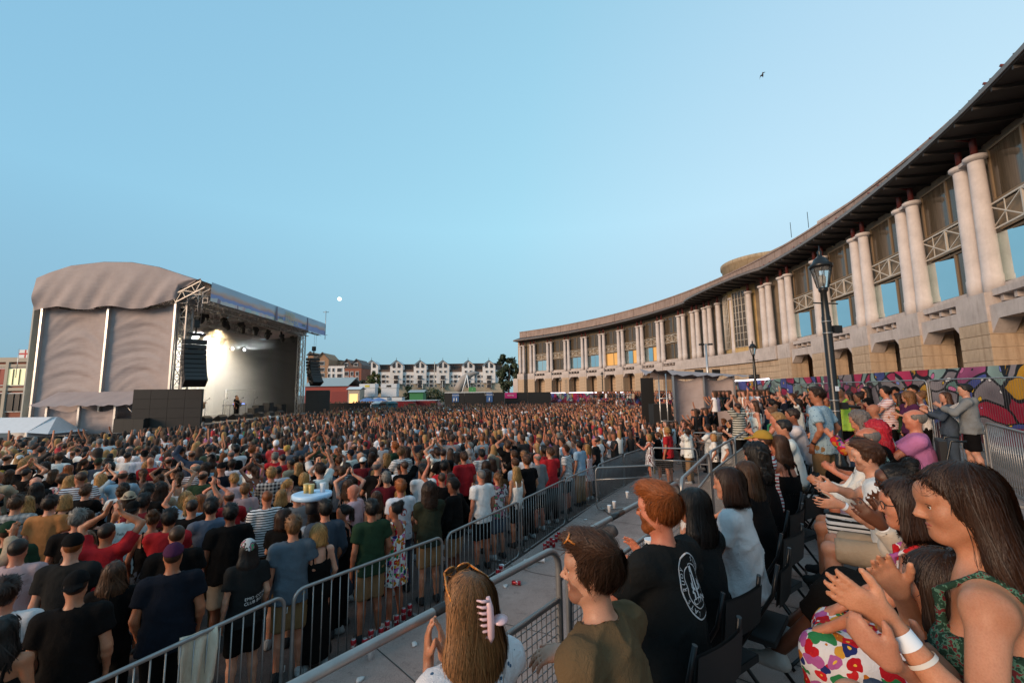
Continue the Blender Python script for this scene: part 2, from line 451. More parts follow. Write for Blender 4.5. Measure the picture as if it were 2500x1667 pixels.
# ---------------------------------------------------------------- people: flesh
def draw_hand(F, wr, d, n, sg, s=1.0, curl=14, spread=.06, fat=1.0, thumb=1.0):
    d = unit(d); n = unit(n - d * (n @ d)); t = np.cross(d, n) * sg
    lo = F.h > .011
    if lo:
        F.cone(wr, wr + d * .085 * s, .026, .034, .02, sq=(n, 1.5))
        for i in range(4):
            a = wr + d * .085 * s + t * (.026 - i * .0175) * s; b = a + unit(d + t * (.12 - i * .08) + n * math.sin(R(curl)) * .8) * (.08 if i in (1, 2) else .068) * s
            F.cone(a, b, .0125, .0105, .006)
        a = wr + d * .03 * s + t * .022 * s; F.cone(a, a + unit(d * .75 + t * .75 + n * .2) * .07 * s, .016, .012, .012)
        return
    L = (.072, .08, .075, .058)
    for i in range(4):
        b = wr + (d * (.092 - .004 * abs(i - 1)) + t * (.031 - i * .0205)) * s
        F.cone(wr + t * (.016 - i * .0105) * s + d * .005, b, .0145, .0115 * fat, .014)
        dd = unit(d + t * (1.35 - i) * spread); p = b
        for j, fr in enumerate((.45, .31, .24)):
            a = R(curl * (.6 + .5 * j) * (1 + .12 * i)); dd = unit(dd * math.cos(a) + n * math.sin(a)); q = p + dd * L[i] * fr * s * 1.12
            F.cone(p, q, (.0098 - .0009 * j) * fat, (.0092 - .0011 * j) * fat, .004); p = q
    F.ell(wr + d * .052 * s + t * .004, np.array([.013, .036, .046]) * s, np.stack([n, t, d], 1), .016)
    F.ell(wr + (d * .035 + t * .024 + n * .008) * s, np.array([.014, .018, .03]) * s, np.stack([n, t, d], 1), .014)
    p = wr + (d * .028 + t * .026) * s
    for j, (dd, ln) in enumerate((((.62, .72 * thumb, .25), .045), ((.82, .45 * thumb, .25), .035), ((.92, .3 * thumb, .2), .028))):
        q = p + unit(d * dd[0] + t * dd[1] + n * dd[2]) * ln * s
        F.cone(p, q, (.0145, .0118, .0105)[j] * fat, (.0118, .0105, .0085)[j] * fat, .006); p = q
def draw_head(F, P, fine=True, neck=True):
    O, M, hs = P.head, P.HR, P.hs; w = lambda x, y, z: O + M @ (V3(x, y, z) * hs)
    fem = P.sex == 'f'
    F.ell(w(0, -.014, .030), V3(.0745, .096, .088) * hs, M, .02)
    F.ell(w(0, .020, -.030), V3(.058 if fem else .061, .066, .074) * hs, M, .03)
    F.ell(w(0, .060, -.092), V3(.026 if fem else .032, .025, .021) * hs, M, .03)
    for sg in (-1, 1):
        F.cone(w(sg * .05, -.005, -.055), w(sg * .022, .055, -.092), .018 * hs if fem else .021 * hs, .016 * hs, .03)
        F.ell(w(sg * .036, .056, -.026), V3(.022, .022, .024) * hs, M, .025)
        F.ell(w(sg * .0745, -.008, -.008), V3(.009, .019, .031) * hs, M @ rotx(R(-12)) @ rotz(R(sg * 22)), .004)
        if fine:
            F.ell(w(sg * .081, .000, -.006), V3(.006, .010, .017) * hs, M @ rotz(R(sg * 22)), .004, 'd')
            F.ell(w(sg * .031, .093, .004), V3(.017, .014, .0115) * hs, M, .012, 'd')
            F.ell(w(sg * .031, .068, .003), V3(.0145, .0135, .0135) * hs, M, .003)
            F.cone(w(sg * .014, .083, .021), w(sg * .046, .072, .022), .0085 * hs, .0065 * hs, .012)
            F.cone(w(sg * .018, .0825, .0105), w(sg * .043, .073, .0085), .0034 * hs, .003 * hs, .004)
    F.cone(w(0, .080, .020), w(0, .107 if fem else .110, -.027), .0082 * hs, .0108 * hs, .010)
    F.ell(w(0, .078, .042), V3(.045, .02, .03) * hs, M, .03)
    if fine:
        for sg in (-1, 1): F.ell(w(sg * .0125, .0945, -.032), V3(.0085, .011, .0075) * hs, M, .006)
        F.ell(w(0, .0800, -.0585), V3(.024, .0095, .0060) * hs, M, .005)
        F.ell(w(0, .0790, -.0690), V3(.021, .0098, .0066) * hs, M, .005)
        F.cone(w(-.024, .0835, -.0640), w(.024, .0835, -.0640), .0020 * hs, .0020 * hs, .003, 'd')
    if neck:
        F.cone(P.neck - P.tz * .03, w(0, -.012, -.065), .060 * P.s if not fem else .050 * P.s, .052 * hs if not fem else .044 * hs, .03)
def draw_torso(F, P, off=0, bust=True):
    s, wt = P.s, P.wt; fem = P.sex == 'f'; tx, ty, tz = P.tx, P.ty, P.tz
    hw = (.118 if not fem else .105) * s * wt
    F.cone(P.pel - tx * .055 * s, P.pel + tx * .055 * s, .105 * s * wt + off, .105 * s * wt + off, .05)
    F.cone(P.pel + tz * .02, P.chest - tz * .03, (.128 if not fem else .122) * s * wt + off, .138 * s * (.5 + .5 * wt) + off, .05, sq=(ty, 1.28 / (.7 + .3 * wt)))
    F.cone(P.chest - tz * .05, P.neck - tz * .11 * s, .150 * s * (.6 + .4 * wt) * (.9 if fem else 1) + off, .140 * s * (.88 if fem else 1) + off, .05, sq=(ty, 1.32))
    if wt > 1.12: F.ell(P.pel + tz * .16 * s + ty * .06 * s * wt, V3(.13, .13, .15) * s * wt + off, P.M, .06)
    for k in 'LR': F.cone(P.neck - tz * .03 * s, P.sh[k], .052 * s + off, .052 * s + off, .05)
    if fem and bust:
        for sg in (-1, 1): F.ell(P.chest + tz * .0 + tx * sg * .068 * s + ty * .082 * s, V3(.062, .056, .06) * s + off, P.M, .03)
def arm_r(P): return (.047, .039, .0275) if P.sex == 'm' else (.040, .033, .0235)
def draw_body(F, P, fine=True, curl=14, fat=1.0, spread=.06, legs=True, thumb=1.0):
    s = P.s; ra = [x * s * (.7 + .3 * P.wt) for x in arm_r(P)]
    draw_torso(F, P)
    for k, sg in (('R', 1), ('L', -1)):
        S, E_, W = P.sh[k], P.el[k], P.wr[k]
        F.cone(S, E_, ra[0] * 1.08, ra[1], .03); u = unit(W - E_)
        F.cone(E_, E_ + (W - E_) * .35, ra[1], ra[1] * 1.03, .02); F.cone(E_ + (W - E_) * .35, W, ra[1] * 1.02, ra[2], .02, sq=(P.hd[k][1], 1.12))
        c = curl[k] if isinstance(curl, dict) else curl
        draw_hand(F, W, P.hd[k][0], P.hd[k][1], sg, s * getattr(P, 'hand', 1.0) * (.94 if P.sex == 'f' else 1.0), c, spread, fat, thumb)
        if legs:
            F.cone(P.hip[k], P.kn[k], .088 * s * P.wt, .056 * s, .03)
            F.ell(P.kn[k] + V3(0, .012, 0), V3(.052, .054, .056) * s, None, .03)
            m = P.kn[k] + (P.an[k] - P.kn[k]) * .3 - V3(0, .012, 0)
            F.cone(P.kn[k], m, .050 * s, .056 * s, .02); F.cone(m, P.an[k], .055 * s, .036 * s, .02)
            F.cone(P.an[k] - V3(0, .03, .03), P.an[k] + V3(sg * .015, .13, -.05), .038 * s, .03, .02)
    draw_head(F, P, fine)
def bounds(P, pad=.12):
    pts = [P.pel, P.neck, P.head, P.head + V3(0, 0, .13)]
    for k in 'LR': pts += [P.sh[k], P.el[k], P.wr[k], P.wr[k] + P.hd[k][0] * .2, P.hip[k], P.kn[k], P.an[k]]
    pts = np.array(pts); lo = pts.min(0) - pad; hi = pts.max(0) + pad; lo[2] = max(lo[2], -.02) if P.an['L'][2] < .2 else lo[2]
    lo[:2] = np.minimum(lo[:2], [-.3, -.22]); hi[:2] = np.maximum(hi[:2], [.3, .24]); lo[2] = -.03
    return lo, hi
def body_mesh(P, h, fine=True, **kw):
    F = Field(*bounds(P), h); draw_body(F, P, fine, **kw); V, Q = F.nets()
    return np_mesh('body', V, Q)
# ---------------------------------------------------------------- people: clothes
def folds(V, Q, P, amp, seed, where=None):
    n = vnormals(V, Q); T = V * V3(1, 1, .55); z = (V - P.pel) @ P.tz
    soft = wob(T, 20, seed) * .5
    r1 = (1 - np.abs(wob(V * V3(1.2, 1.2, .45) + .05 * wob(V, 14, seed + 3)[:, None], 24, seed + 1))) ** 3
    r2 = (1 - np.abs(wob(V * V3(.6, .6, 1.3), 19, seed + 2))) ** 4
    wgt = np.clip(1.3 - z / .5, .62, 1.25)
    return V + n * ((soft + r1 * .9 + r2 * .8 - .6) * amp * wgt)[:, None]
def top_mesh(P, h, kind='tee', seed=0, loose=1.0, hem=.10, amp=.006):
    s = P.s; off = .012 + .30 * h + .004 * loose; F = Field(*bounds(P), h); tx, ty, tz = P.tx, P.ty, P.tz
    ra = [x * s * (.7 + .3 * P.wt) for x in arm_r(P)]
    draw_torso(F, P, off)
    hz = P.pel - tz * hem * s
    w0 = (.150 if P.sex == 'm' else .135) * s * P.wt * (1 if kind not in ('dress', 'tank') else .93)
    if P.kind == 'stand':
        if kind == 'dress':
            F.cone(P.waist, V3(P.pel[0], P.pel[1], .62 * s), .125 * s * P.wt + off, .225 * s, .05, cut=(None, 1.0), sq=(ty, 1.15))
        else: F.cone(P.chest - tz * .1, hz, w0 + off * .3, w0 + off + .028 + .004 * loose, .04, cut=(None, 1.0), sq=(ty, 1.22 / (.75 + .25 * P.wt)))
        F.plane(hz if kind != 'dress' else V3(0, 0, .62 * s), (0, 0, -1) if kind == 'dress' else -tz, k=.003)
    else:
        F.cone(P.chest - tz * .1, P.pel + tz * .0, w0 + off * .4, w0 + off + .022, .05, sq=(ty, 1.12)); F.plane(P.pel - tz * .06 * s, -tz, k=.004)
    up = {'tee': .60, 'shirt': .66, 'long': 1.0, 'tank': 0, 'dress': 0, 'vest': 0, 'hood': 1.0, 'cap': .3}[kind]
    for k in 'LR':
        S, E_, W = P.sh[k], P.el[k], P.wr[k]
        if up > 0:
            so = off + (.005 if up < 1 else .003)
            if up < 1: F.cone(S, S + (E_ - S) * up, ra[0] + so, ra[0] + so + .007 * loose, .03, cut=(None, 1.0))
            else:
                F.cone(S, E_, ra[0] + so, ra[1] + so + .004, .03); F.cone(E_, E_ + (W - E_) * .93, ra[1] + so + .003, ra[2] + so + .006, .02, cut=(None, 1.0))
    NB = P.neck
    if up == 0:
        # strappy: cut above the chest, then two straps each side
        F.plane(NB - tz * (.145 if kind != 'vest' else .10) * s, tz + ty * -.15, k=.004)
        for sg in (-1, 1):
            a = NB - tz * .16 * s + tx * sg * .085 * s + ty * .115 * s; b = NB + tz * .024 * s + tx * sg * .088 * s; c = NB - tz * .19 * s + tx * sg * .08 * s - ty * .112 * s
            r = .013 if kind != 'vest' else .03
            m1 = (a + b) / 2 + ty * .04 * s + tz * .038 * s; m2 = (b + c) / 2 - ty * .04 * s + tz * .038 * s
            r = max(r, .75 * h)
            for u, v in ((a, m1), (m1, b), (b, m2), (m2, c)): F.cone(u, v, r, r, .006)
    else:
        F.cone(NB - tz * .015 * s + ty * .012, P.head, .066 * s * (.92 if P.sex == 'f' else 1) , .085, .006, 'd')
        F.ell(NB + ty * .05 * s - tz * .01, V3(.062, .05, .05) * s, P.M, .01, 'd')
        if kind in ('shirt', 'hood'):   # collar / hood roll
            pts = []
            for i in range(13):
                a = R(-60 + 300 * i / 12 + 90); pts.append(NB + tz * (.012 - .03 * max(0, math.sin(a))) * s + tx * math.cos(a) * .071 * s + ty * (math.sin(a) * .066 + .004) * s)
            if kind == 'shirt':
                for a, b in zip(pts, pts[1:]): F.cone(a, b, .012, .012, .006); F.cone(a + tz * .016, b + tz * .016, .008, .008, .006)
            else:
                for a, b in zip(pts, pts[1:]): F.cone(a - ty * .01, b - ty * .01, .028, .028, .02)
                F.ell(NB - ty * .10 * s - tz * .03, V3(.10, .05, .09) * s, P.M, .03)
    V, Q = F.nets(); V = folds(V, Q, P, amp, seed)
    return np_mesh(kind, V, Q)
def bottom_mesh(P, h, kind='shorts', seed=0, amp=.004):
    s = P.s; off = .011 + .32 * h; F = Field(*bounds(P), h)
    F.cone(P.pel - P.tx * .05 * s, P.pel + P.tx * .05 * s, .105 * s * P.wt + off, .105 * s * P.wt + off, .05)
    F.cone(P.pel, P.waist + P.tz * .02, .128 * s * P.wt + off * .7, .125 * s * P.wt + off * .7, .05, sq=(P.ty, 1.28 / (.7 + .3 * P.wt)))
    if kind == 'skirt':
        if P.kind == 'stand':
            F.cone(P.pel, V3(0, 0, .12), .14 * s, .22 * s, .04, cut=(None, 1.0), sq=(P.ty, 1.2))
        else:
            for k in 'LR': F.cone(P.hip[k], P.kn[k], .10 * s + off, .085 * s + off, .07); F.cone(P.kn[k], P.kn[k] + (P.an[k] - P.kn[k]) * .35, .085 * s + off, .08 * s + off, .06, cut=(None, 1.0))
            F.cone((P.hip['L'] + P.hip['R']) / 2, (P.kn['L'] + P.kn['R']) / 2, .11 * s, .085 * s, .08)
    else:
        for k in 'LR':
            kn = P.kn[k]
            if kind == 'shorts':
                e = P.hip[k] + (kn - P.hip[k]) * .93
                F.cone(P.hip[k], e, .090 * s * P.wt + off, .076 * s * (.6 + .4 * P.wt) + off, .03, cut=(None, 1.0))
            else:
                F.cone(P.hip[k], kn, .088 * s * P.wt + off, .060 * s + off, .03)
                F.cone(kn, P.an[k] - (P.an[k] - kn) * .04, .060 * s + off, .050 * s + off, .03, cut=(None, 1.0))
    V, Q = F.nets(); V = folds(V, Q, P, amp, seed + 5)
    return np_mesh(kind, V, Q)
def shoe_mesh(P, h, k):
    F = Field(P.an[k] - V3(.12, .16, .12), P.an[k] + V3(.14, .27, .1), h); sg = 1 if k == 'R' else -1; a = P.an[k]
    F.cone(a + V3(0, -.045, -.045), a + V3(sg * .02, .135, -.052), .045, .04, .03); F.cone(a + V3(0, -.02, -.0), a + V3(0, .03, -.03), .047, .047, .03)
    F.plane((0, 0, a[2] - .085), (0, 0, -1), k=.004)
    return np_mesh('shoe', *F.nets())
# ---------------------------------------------------------------- people: hair (head space)
def hair_field(style, h, vol=1.0, seed=0, length=.42):
    zb = {'short': -.14, 'crop': -.14, 'fringe': -.14, 'bald_ring': -.14, 'bob': -.26, 'long': -length - .12, 'wavy': -length - .14, 'pony': -.36, 'bun': -.16, 'curly': -.32, 'quiff': -.14}.get(style, -.2)
    F = Field((-.2, -.24, zb), (.2, .16, .24 if style != 'bun' else .28), h)
    mask = True
    if style in ('short', 'quiff', 'fringe'):
        F.ell((0, -.018, .034), (.083, .107, .10), None, .01)
        F.ell((0, .01, .082), (.060, .080, .040 * vol), None, .04)
        if style == 'quiff': F.ell((0, .055, .103), (.055, .045, .028 * vol), None, .03)
    elif style == 'crop': F.ell((0, -.016, .032), (.0772, .0995, .0915), None, .01)
    elif style == 'bald_ring': F.ell((0, -.016, .028), (.081, .104, .09), None, .01)
    elif style == 'bob':
        F.ell((0, -.014, .035), (.094, .112, .103), None, .02); F.cone((0, -.04, 0), (0, -.045, -.13), .102, .105, .03, cut=(None, 1.0), sq=((0, 1, 0), 1.2))
        for sg in (-1, 1): F.cone((sg * .07, .01, .02), (sg * .076, .02, -.12), .03, .03, .03)
    elif style in ('long', 'wavy'):
        F.ell((0, -.014, .033), (.084, .106, .098), None, .02)
        F.cone((0, -.05, .02), (0, -.07, -.16), .090, .106 * vol, .04, sq=((0, 1, 0), 1.6)); F.cone((0, -.07, -.16), (0, -.085, -length), .106 * vol, .080 * vol, .04, sq=((0, 1, 0), 2.0))
        for sg in (-1, 1): F.cone((sg * .062, -.035, .03), (sg * .082, -.05, -.15), .032, .036, .03); F.cone((sg * .082, -.05, -.15), (sg * .086, -.07, -length * .9), .038, .02, .04)
    elif style in ('pony', 'bun'):
        F.ell((0, -.014, .032), (.081, .104, .094), None, .01)
        if style == 'pony':
            F.cone((0, -.10, .06), (0, -.15, .03), .022, .032, .02); F.cone((0, -.15, .03), (0, -.165, -.12), .034, .034, .02); F.cone((0, -.165, -.12), (0, -.15, -.28), .034, .012, .02)
        else: F.ell((0, -.085, .115), (.048, .045, .045), None, .015)
    elif style == 'curly':
        F.ell((0, -.02, .04), (.115, .13, .12), None, .02); F.cone((0, -.06, 0), (0, -.08, -.2), .125, .13, .05, sq=((0, 1, 0), 1.5))
    # face opening
    F.ell((0, .114, -.019), (.125 if style not in ('curly', 'bob') else .088, .104 if style in ('long', 'wavy') else .090, .121), None, .012, 'd')
    if style == 'fringe': F.ell((0, .082, .045), (.06, .03, .032), None, .015)
    F.cone((0, .03, -.10), (0, .03, -.35), .075, .09, .01, 'd')
    if style in ('short', 'crop', 'quiff', 'pony', 'bun', 'bald_ring', 'fringe'):
        F.plane((0, -.012, -.032), (0, .62, -.78), k=.01); F.plane((0, 0, -.085), (0, .25, -1), k=.01)
    if style == 'bald_ring': F.ell((0, .0, .10), (.075, .105, .075), None, .01, 'd')
    return F
def hair_mesh(style, h, vol=1.0, seed=0, length=.42, rough=1.0):
    F = hair_field(style, h, vol, seed, length); V, Q = F.nets()
    if len(V) == 0: return None
    n = vnormals(V, Q); T = V * V3(1, 1, .28 if style in ('long', 'wavy', 'bob', 'pony') else 1)
    amp = {'curly': .018, 'wavy': .010, 'short': .008, 'quiff': .008, 'fringe': .007, 'crop': .0025, 'bald_ring': .002}.get(style, .006) * rough
    V = V + n * ((wob(T, 70 if style != 'curly' else 85, seed) * .7 + wob(T, 150, seed + 9) * .5) * amp)[:, None]
    if style in ('wavy',): V[:, 0] += .010 * np.sin(V[:, 2] * 38 + V[:, 0] * 20) * np.clip(-V[:, 2] * 6, 0, 1)
    return np_mesh('hair', V, Q)
def strands(style, h, count, vol=1.0, seed=0, length=.42, seg=12, step=.017, width=.0026, lift=.006, wave=0.0, side_part=0.0, jit=.35, grow=0.0):
    """fine locks that follow the hair volume"""
    r = np.random.default_rng(seed + 50); F = hair_field(style, h, vol, seed, length); V, Q = F.nets()
    def samp(p):
        g = np.clip((p - F.lo) / F.h, 0.01, F.n - 2.01); i = g.astype(int); t = g - i; o = 0
        for a in (0, 1):
            for b in (0, 1):
                for c in (0, 1):
                    w = (t[:, 0] if a else 1 - t[:, 0]) * (t[:, 1] if b else 1 - t[:, 1]) * (t[:, 2] if c else 1 - t[:, 2])
                    o = o + w * F.F[i[:, 0] + a, i[:, 1] + b, i[:, 2] + c]
        return o
    def grad(p):
        e = F.h; g = np.stack([samp(p + np.eye(3)[i] * e) - samp(p - np.eye(3)[i] * e) for i in range(3)], 1)
        return g / (np.linalg.norm(g, axis=1)[:, None] + 1e-9)
    ok = (V[:, 1] < .035) | ((V[:, 2] > .088) & (V[:, 1] < .066)); Vs = V[ok]; p = Vs[r.integers(0, len(Vs), count)].copy(); off = r.uniform(-.001, lift, count)
    crown = V3(side_part, -.045, .135) if style not in ('quiff', 'fringe', 'short') else V3(.02, -.075, .12)
    gr = r.uniform(0, 1, count) ** 2; fly = (r.random(count) > .965) * r.uniform(.001, .0035, count); ph = r.uniform(0, 6.28, count); tilt = r.normal(0, jit, count)
    pts = []; nor = []
    for k in range(seg):
        g = grad(p); d = samp(p) - off - grow * k * gr - fly * k; p = p - g * np.clip(d, -.03, .02)[:, None]
        pts.append(p.copy()); nor.append(g)
        rad = p - crown; fl = rad / (np.linalg.norm(rad, axis=1)[:, None] + 1e-6)
        fl = fl + V3(0, 0, -1.2 if style in ('long', 'wavy', 'bob', 'curly') else -.25)
        if style in ('short', 'quiff', 'fringe'):
            top = np.clip((p[:, 2] - .05) * 14, 0, 1)[:, None]; fl = fl * (1 - top) + top * V3(.25, 1.0, .2 if style == 'quiff' else -.1)
        if style in ('pony', 'bun'):
            tgt = V3(0, -.10, .06 if style == 'pony' else .11); a = tgt - p; on = ((p[:, 1] < -.115) | (np.linalg.norm(a, axis=1) < .03))[:, None]; fl = np.where(on, V3(0, 0, -1), a / (np.linalg.norm(a, axis=1)[:, None] + 1e-6))
        fl = fl - g * (fl * g).sum(1)[:, None]; fl /= np.linalg.norm(fl, axis=1)[:, None] + 1e-9
        sd = np.cross(fl, g); fl = fl + sd * (tilt * .5 + wave * np.sin(ph + k * 1.1))[:, None]
        stop = ((p[:, 1] > .042) & (p[:, 2] < .078))[:, None]; p = p + np.where(stop, .05, 1.0) * fl * step * r.uniform(.7, 1.2, count)[:, None]
    Pt = np.stack(pts, 1); Nn = np.stack(nor, 1)
    tan = np.gradient(Pt, axis=1); sd = np.cross(tan, Nn); sd /= np.linalg.norm(sd, axis=2)[:, :, None] + 1e-9
    wd = width * r.uniform(.5, 1.3, count)[:, None] * np.sin(np.linspace(.5, 2.9, seg))[None, :]
    A = Pt - sd * wd[:, :, None]; B = Pt + sd * wd[:, :, None] + Nn * .0008
    VV = np.stack([A, B], 2).reshape(-1, 3)
    base = (np.arange(count)[:, None] * seg + np.arange(seg - 1)[None, :]) * 2
    QQ = np.stack([base, base + 1, base + 3, base + 2], 2).reshape(-1, 4)
    me = np_mesh('locks', VV, QQ)
    at = me.attributes.new('shade', 'FLOAT', 'POINT'); at.data.foreach_set('value', np.repeat(r.random(count), seg * 2).astype(f32))
    return me
# ---------------------------------------------------------------- people: materials (colour comes from the object)
def _objcol(k):
    oi = k.n('ObjectInfo'); return oi.outputs['Color'], oi.outputs['Random']
def mk_skin():
    k = N('skin'); c, rn = _objcol(k); v = k.coord(); f = k.noise(v, 9, 4); f2 = k.noise(v, 300, 3, .7)
    a = k.mix(c, (1.05, .68, .58), .42, 'MULTIPLY'); c = k.mix(c, (.76, .58, .50), 1.0, 'MULTIPLY'); c2 = k.mix(c, a, k.ramp(f, [(.35, 0.0), (.7, 1.0)])); c2 = k.mix(c2, k.ramp(k.noise(v, 220, 3, .7), [(.38, (.80, .70, .64)), (.56, (1.03, 1.03, 1.03))]), .4, 'MULTIPLY'); k.base(c2); k.set(Roughness=.46); k.b.inputs['Specular IOR Level'].default_value = .35
    k.b.inputs['Subsurface Weight'].default_value = 0.3; k.b.inputs['Subsurface Scale'].default_value = .012; k.b.inputs['Subsurface Radius'].default_value = (1, .35, .2); k.bump(f2, .3, .0015); return k.m
def mk_hair():
    k = N('hair'); c, rn = _objcol(k); at = k.n('Attribute', attribute_name='shade'); v = k.coord('Object', (60, 60, 6)); f = k.noise(v, 1.6, 4, .6)
    f = k.math('ADD', f, k.math('MULTIPLY', at.outputs['Fac'], .55)); f = k.math('ADD', f, k.math('MULTIPLY', k.math('SUBTRACT', k.noise(k.coord('Object', (1, 1, 1)), 95, 3), .5), .9)); g = k.ramp(f, [(.25, .45), (1.2, 1.0)]); f = k.ramp(f, [(.25, (.48, .46, .44)), (1.1, (1.30, 1.24, 1.18))])
    k.base(k.mix(c, f, 1.0, 'MULTIPLY')); k.set(Roughness=.5); k.b.inputs['Specular IOR Level'].default_value = .35
    k.bump(k.noise(v, 3, 3), .5, .006); return k.m
def mk_cloth(name, pat=None):
    k = N(name); c, rn = _objcol(k); v = k.coord(); f = k.noise(v, 5, 4)
    if pat == 'stripe': z = k.sep(v)[2]; s = k.math('GREATER_THAN', k.math('FRACT', k.math('MULTIPLY', z, 28)), .62); c = k.mix((.72, .70, .70), c, s)
    if pat == 'widestripe': z = k.sep(v)[2]; s = k.math('GREATER_THAN', k.math('FRACT', k.math('MULTIPLY', z, 17)), .5); c = k.mix((.62, .58, .50), c, s)
    if pat == 'vstripe': x = k.sep(v)[0]; s = k.math('GREATER_THAN', k.math('FRACT', k.math('MULTIPLY', x, 36)), .6); c = k.mix((.68, .66, .66), c, s)
    if pat == 'check':
        x, y, z = k.sep(v); s = k.math('ADD', k.math('GREATER_THAN', k.math('FRACT', k.math('MULTIPLY', z, 15)), .5), k.math('GREATER_THAN', k.math('FRACT', k.math('MULTIPLY', x, 15)), .5))
        c = k.mix(c, (.55, .52, .5), k.math('MULTIPLY', s, .35))
    if pat == 'floral':
        vo = k.n('TexVoronoi', feature='F1'); vo.inputs['Scale'].default_value = 19; vv = k.n('VectorMath', operation='ADD'); nz = k.n('TexNoise'); nz.inputs['Scale'].default_value = 9; k.l(v, nz.inputs['Vector'])
        sc = k.n('VectorMath', operation='SCALE'); sc.inputs['Scale'].default_value = .11; k.l(nz.outputs['Color'], sc.inputs[0]); k.l(v, vv.inputs[0]); k.l(sc.outputs[0], vv.inputs[1]); k.l(vv.outputs[0], vo.inputs['Vector'])
        hue = k.sep(vo.outputs['Color'])[0]
        pc = k.ramp(hue, [(.0, (.45, .012, .02)), (.24, (.55, .02, .025)), (.38, (.50, .16, .02)), (.50, (.03, .20, .07)), (.62, (.40, .10, .30)), (.76, (.02, .03, .14)), (.86, (.60, .30, .04))], 'CONSTANT')
        d = vo.outputs['Distance']; pet = k.math('LESS_THAN', k.math('ADD', d, k.math('MULTIPLY', k.noise(v, 40, 1), .2)), .70); core = k.math('LESS_THAN', d, .14)
        c = k.mix(c, pc, pet); c = k.mix(c, (.75, .45, .06), core)
    if pat == 'dots':
        vo = k.n('TexVoronoi', feature='F1'); vo.inputs['Scale'].default_value = 34; k.l(v, vo.inputs['Vector']); c = k.mix(c, (.06, .12, .20), k.math('LESS_THAN', vo.outputs['Distance'], .22))
    if pat == 'speck':
        c = k.mix(c, k.ramp(k.noise(v, 70, 2), [(.42, (.02, .05, .035)), (.50, (.10, .22, .16)), (.58, (.16, .02, .03))], 'CONSTANT'), .8)
    if pat == 'blotch':
        c = k.mix(c, k.ramp(k.noise(v, 11, 2), [(.40, (.62, .60, .62)), (.47, (.04, .05, .06)), (.53, (.55, .12, .22)), (.60, (.10, .30, .16))], 'CONSTANT'), .85)
    c = k.mix(c, k.ramp(f, [(.3, (.80, .79, .78)), (.7, (1.06, 1.06, 1.06))]), 1.0, 'MULTIPLY')
    k.base(c); k.set(Roughness=.88); k.b.inputs['Specular IOR Level'].default_value = .10
    try: k.b.inputs['Sheen Weight'].default_value = .0
    except Exception: pass
    k.bump(k.mix(k.noise(v, 420, 1), k.noise(v, 22, 4, .6, 1.2), .75), .8, .016); return k.m
SKIN = mk_skin(); HAIR = mk_hair()
CLOTH = {p or 'plain': mk_cloth('cloth_' + (p or 'plain'), p) for p in (None, 'stripe', 'widestripe', 'vstripe', 'check', 'floral', 'dots', 'blotch', 'speck')}
EYE = N('eye'); _v = EYE.coord(); _s = EYE.sep(_v)
EYE.base(EYE.ramp(EYE.math('SQRT', EYE.math('ADD', EYE.math('POWER', _s[0], 2), EYE.math('POWER', _s[2], 2))), [(0, (.003, .003, .003)), (.0026, (.05, .03, .02)), (.0055, (.55, .53, .5))], 'CONSTANT')); EYE.set(Roughness=.15); EYE = EYE.m
BLACKP = simple('black_plastic', (.012, .012, .013), .4, noise=.1)
WRISTB = simple('wristband_paper', (.72, .75, .80), .6, noise=.05)
# ---------------------------------------------------------------- ground, amphitheatre floor and terraces
def mk_paving(name, base, speck=.5, scale=1.0):
    k = N(name); v = k.coord('Object'); f = k.noise(v, 260 * scale, 2, .7); g = k.noise(v, 1.4, 5, .6); st = k.noise(v, 7, 4, .6)
    c = k.ramp(f, [(.32, tuple(x * (1 - speck) for x in base)), (.5, base), (.66, tuple(min(1, x * (1 + speck * 1.1)) for x in base))])
    c = k.mix(c, k.ramp(g, [(.3, (.72, .68, .66)), (.7, (1.08, 1.06, 1.05))]), 1.0, 'MULTIPLY')
    c = k.mix(c, k.ramp(st, [(.28, (.45, .42, .40)), (.40, (1, 1, 1))]), .55, 'MULTIPLY')
    k.base(c); k.set(Roughness=.85); k.b.inputs['Specular IOR Level'].default_value = .25; k.bump(f, .4, .004); MATS[name] = k.m; return k.m
PAVE = mk_paving('aggregate_paving', (.34, .255, .225), .7)
FLOORM = mk_paving('arena_floor', (.12, .09, .08), .4, .4)
GROUNDM = mk_paving('ground', (.15, .13, .11), .3, .1)
COBBLE = N('cobbles'); _v = COBBLE.coord('Object'); _b = COBBLE.n('TexBrick'); _b.inputs['Scale'].default_value = 4.0; _b.inputs['Mortar Size'].default_value = .02; COBBLE.l(_v, _b.inputs['Vector'])
_b.inputs['Color1'].default_value = (.22, .17, .14, 1); _b.inputs['Color2'].default_value = (.14, .11, .095, 1); _b.inputs['Mortar'].default_value = (.05, .04, .035, 1); COBBLE.base(_b.outputs[0]); COBBLE.set(Roughness=.8); COBBLE.bump(_b.outputs[1], -.5, .01); COBBLE = COBBLE.m
gm = MB(); gm.quad((-1500, -300, -.01), (1500, -300, -.01), (1500, 2500, -.01), (-1500, 2500, -.01)); gm.build('ground', GROUNDM, kind='structure')
FL = [(-4.6, .6), (-3.75, 2.6), (-2.95, 4.6), (-1.45, 6.35), (.22, 9.2), (1.9, 12.2), (3.7, 15.0), (5.7, 17.7), (8.2, 21.2), (10.8, 26.5), (12.4, 33), (12.5, 41), (11.0, 50), (7.6, 58)]
BL = [(-2.6, -.6), (-1.45, .9), (-.92, 1.64), (-.04, 2.55), (.36, 3.0), (.97, 3.80), (1.77, 4.80), (3.03, 6.90), (4.9, 9.6), (7.3, 12.7), (10.2, 16.5), (12.8, 21), (14.3, 27), (14.8, 34), (14.6, 42), (13.0, 51), (9.5, 60)]
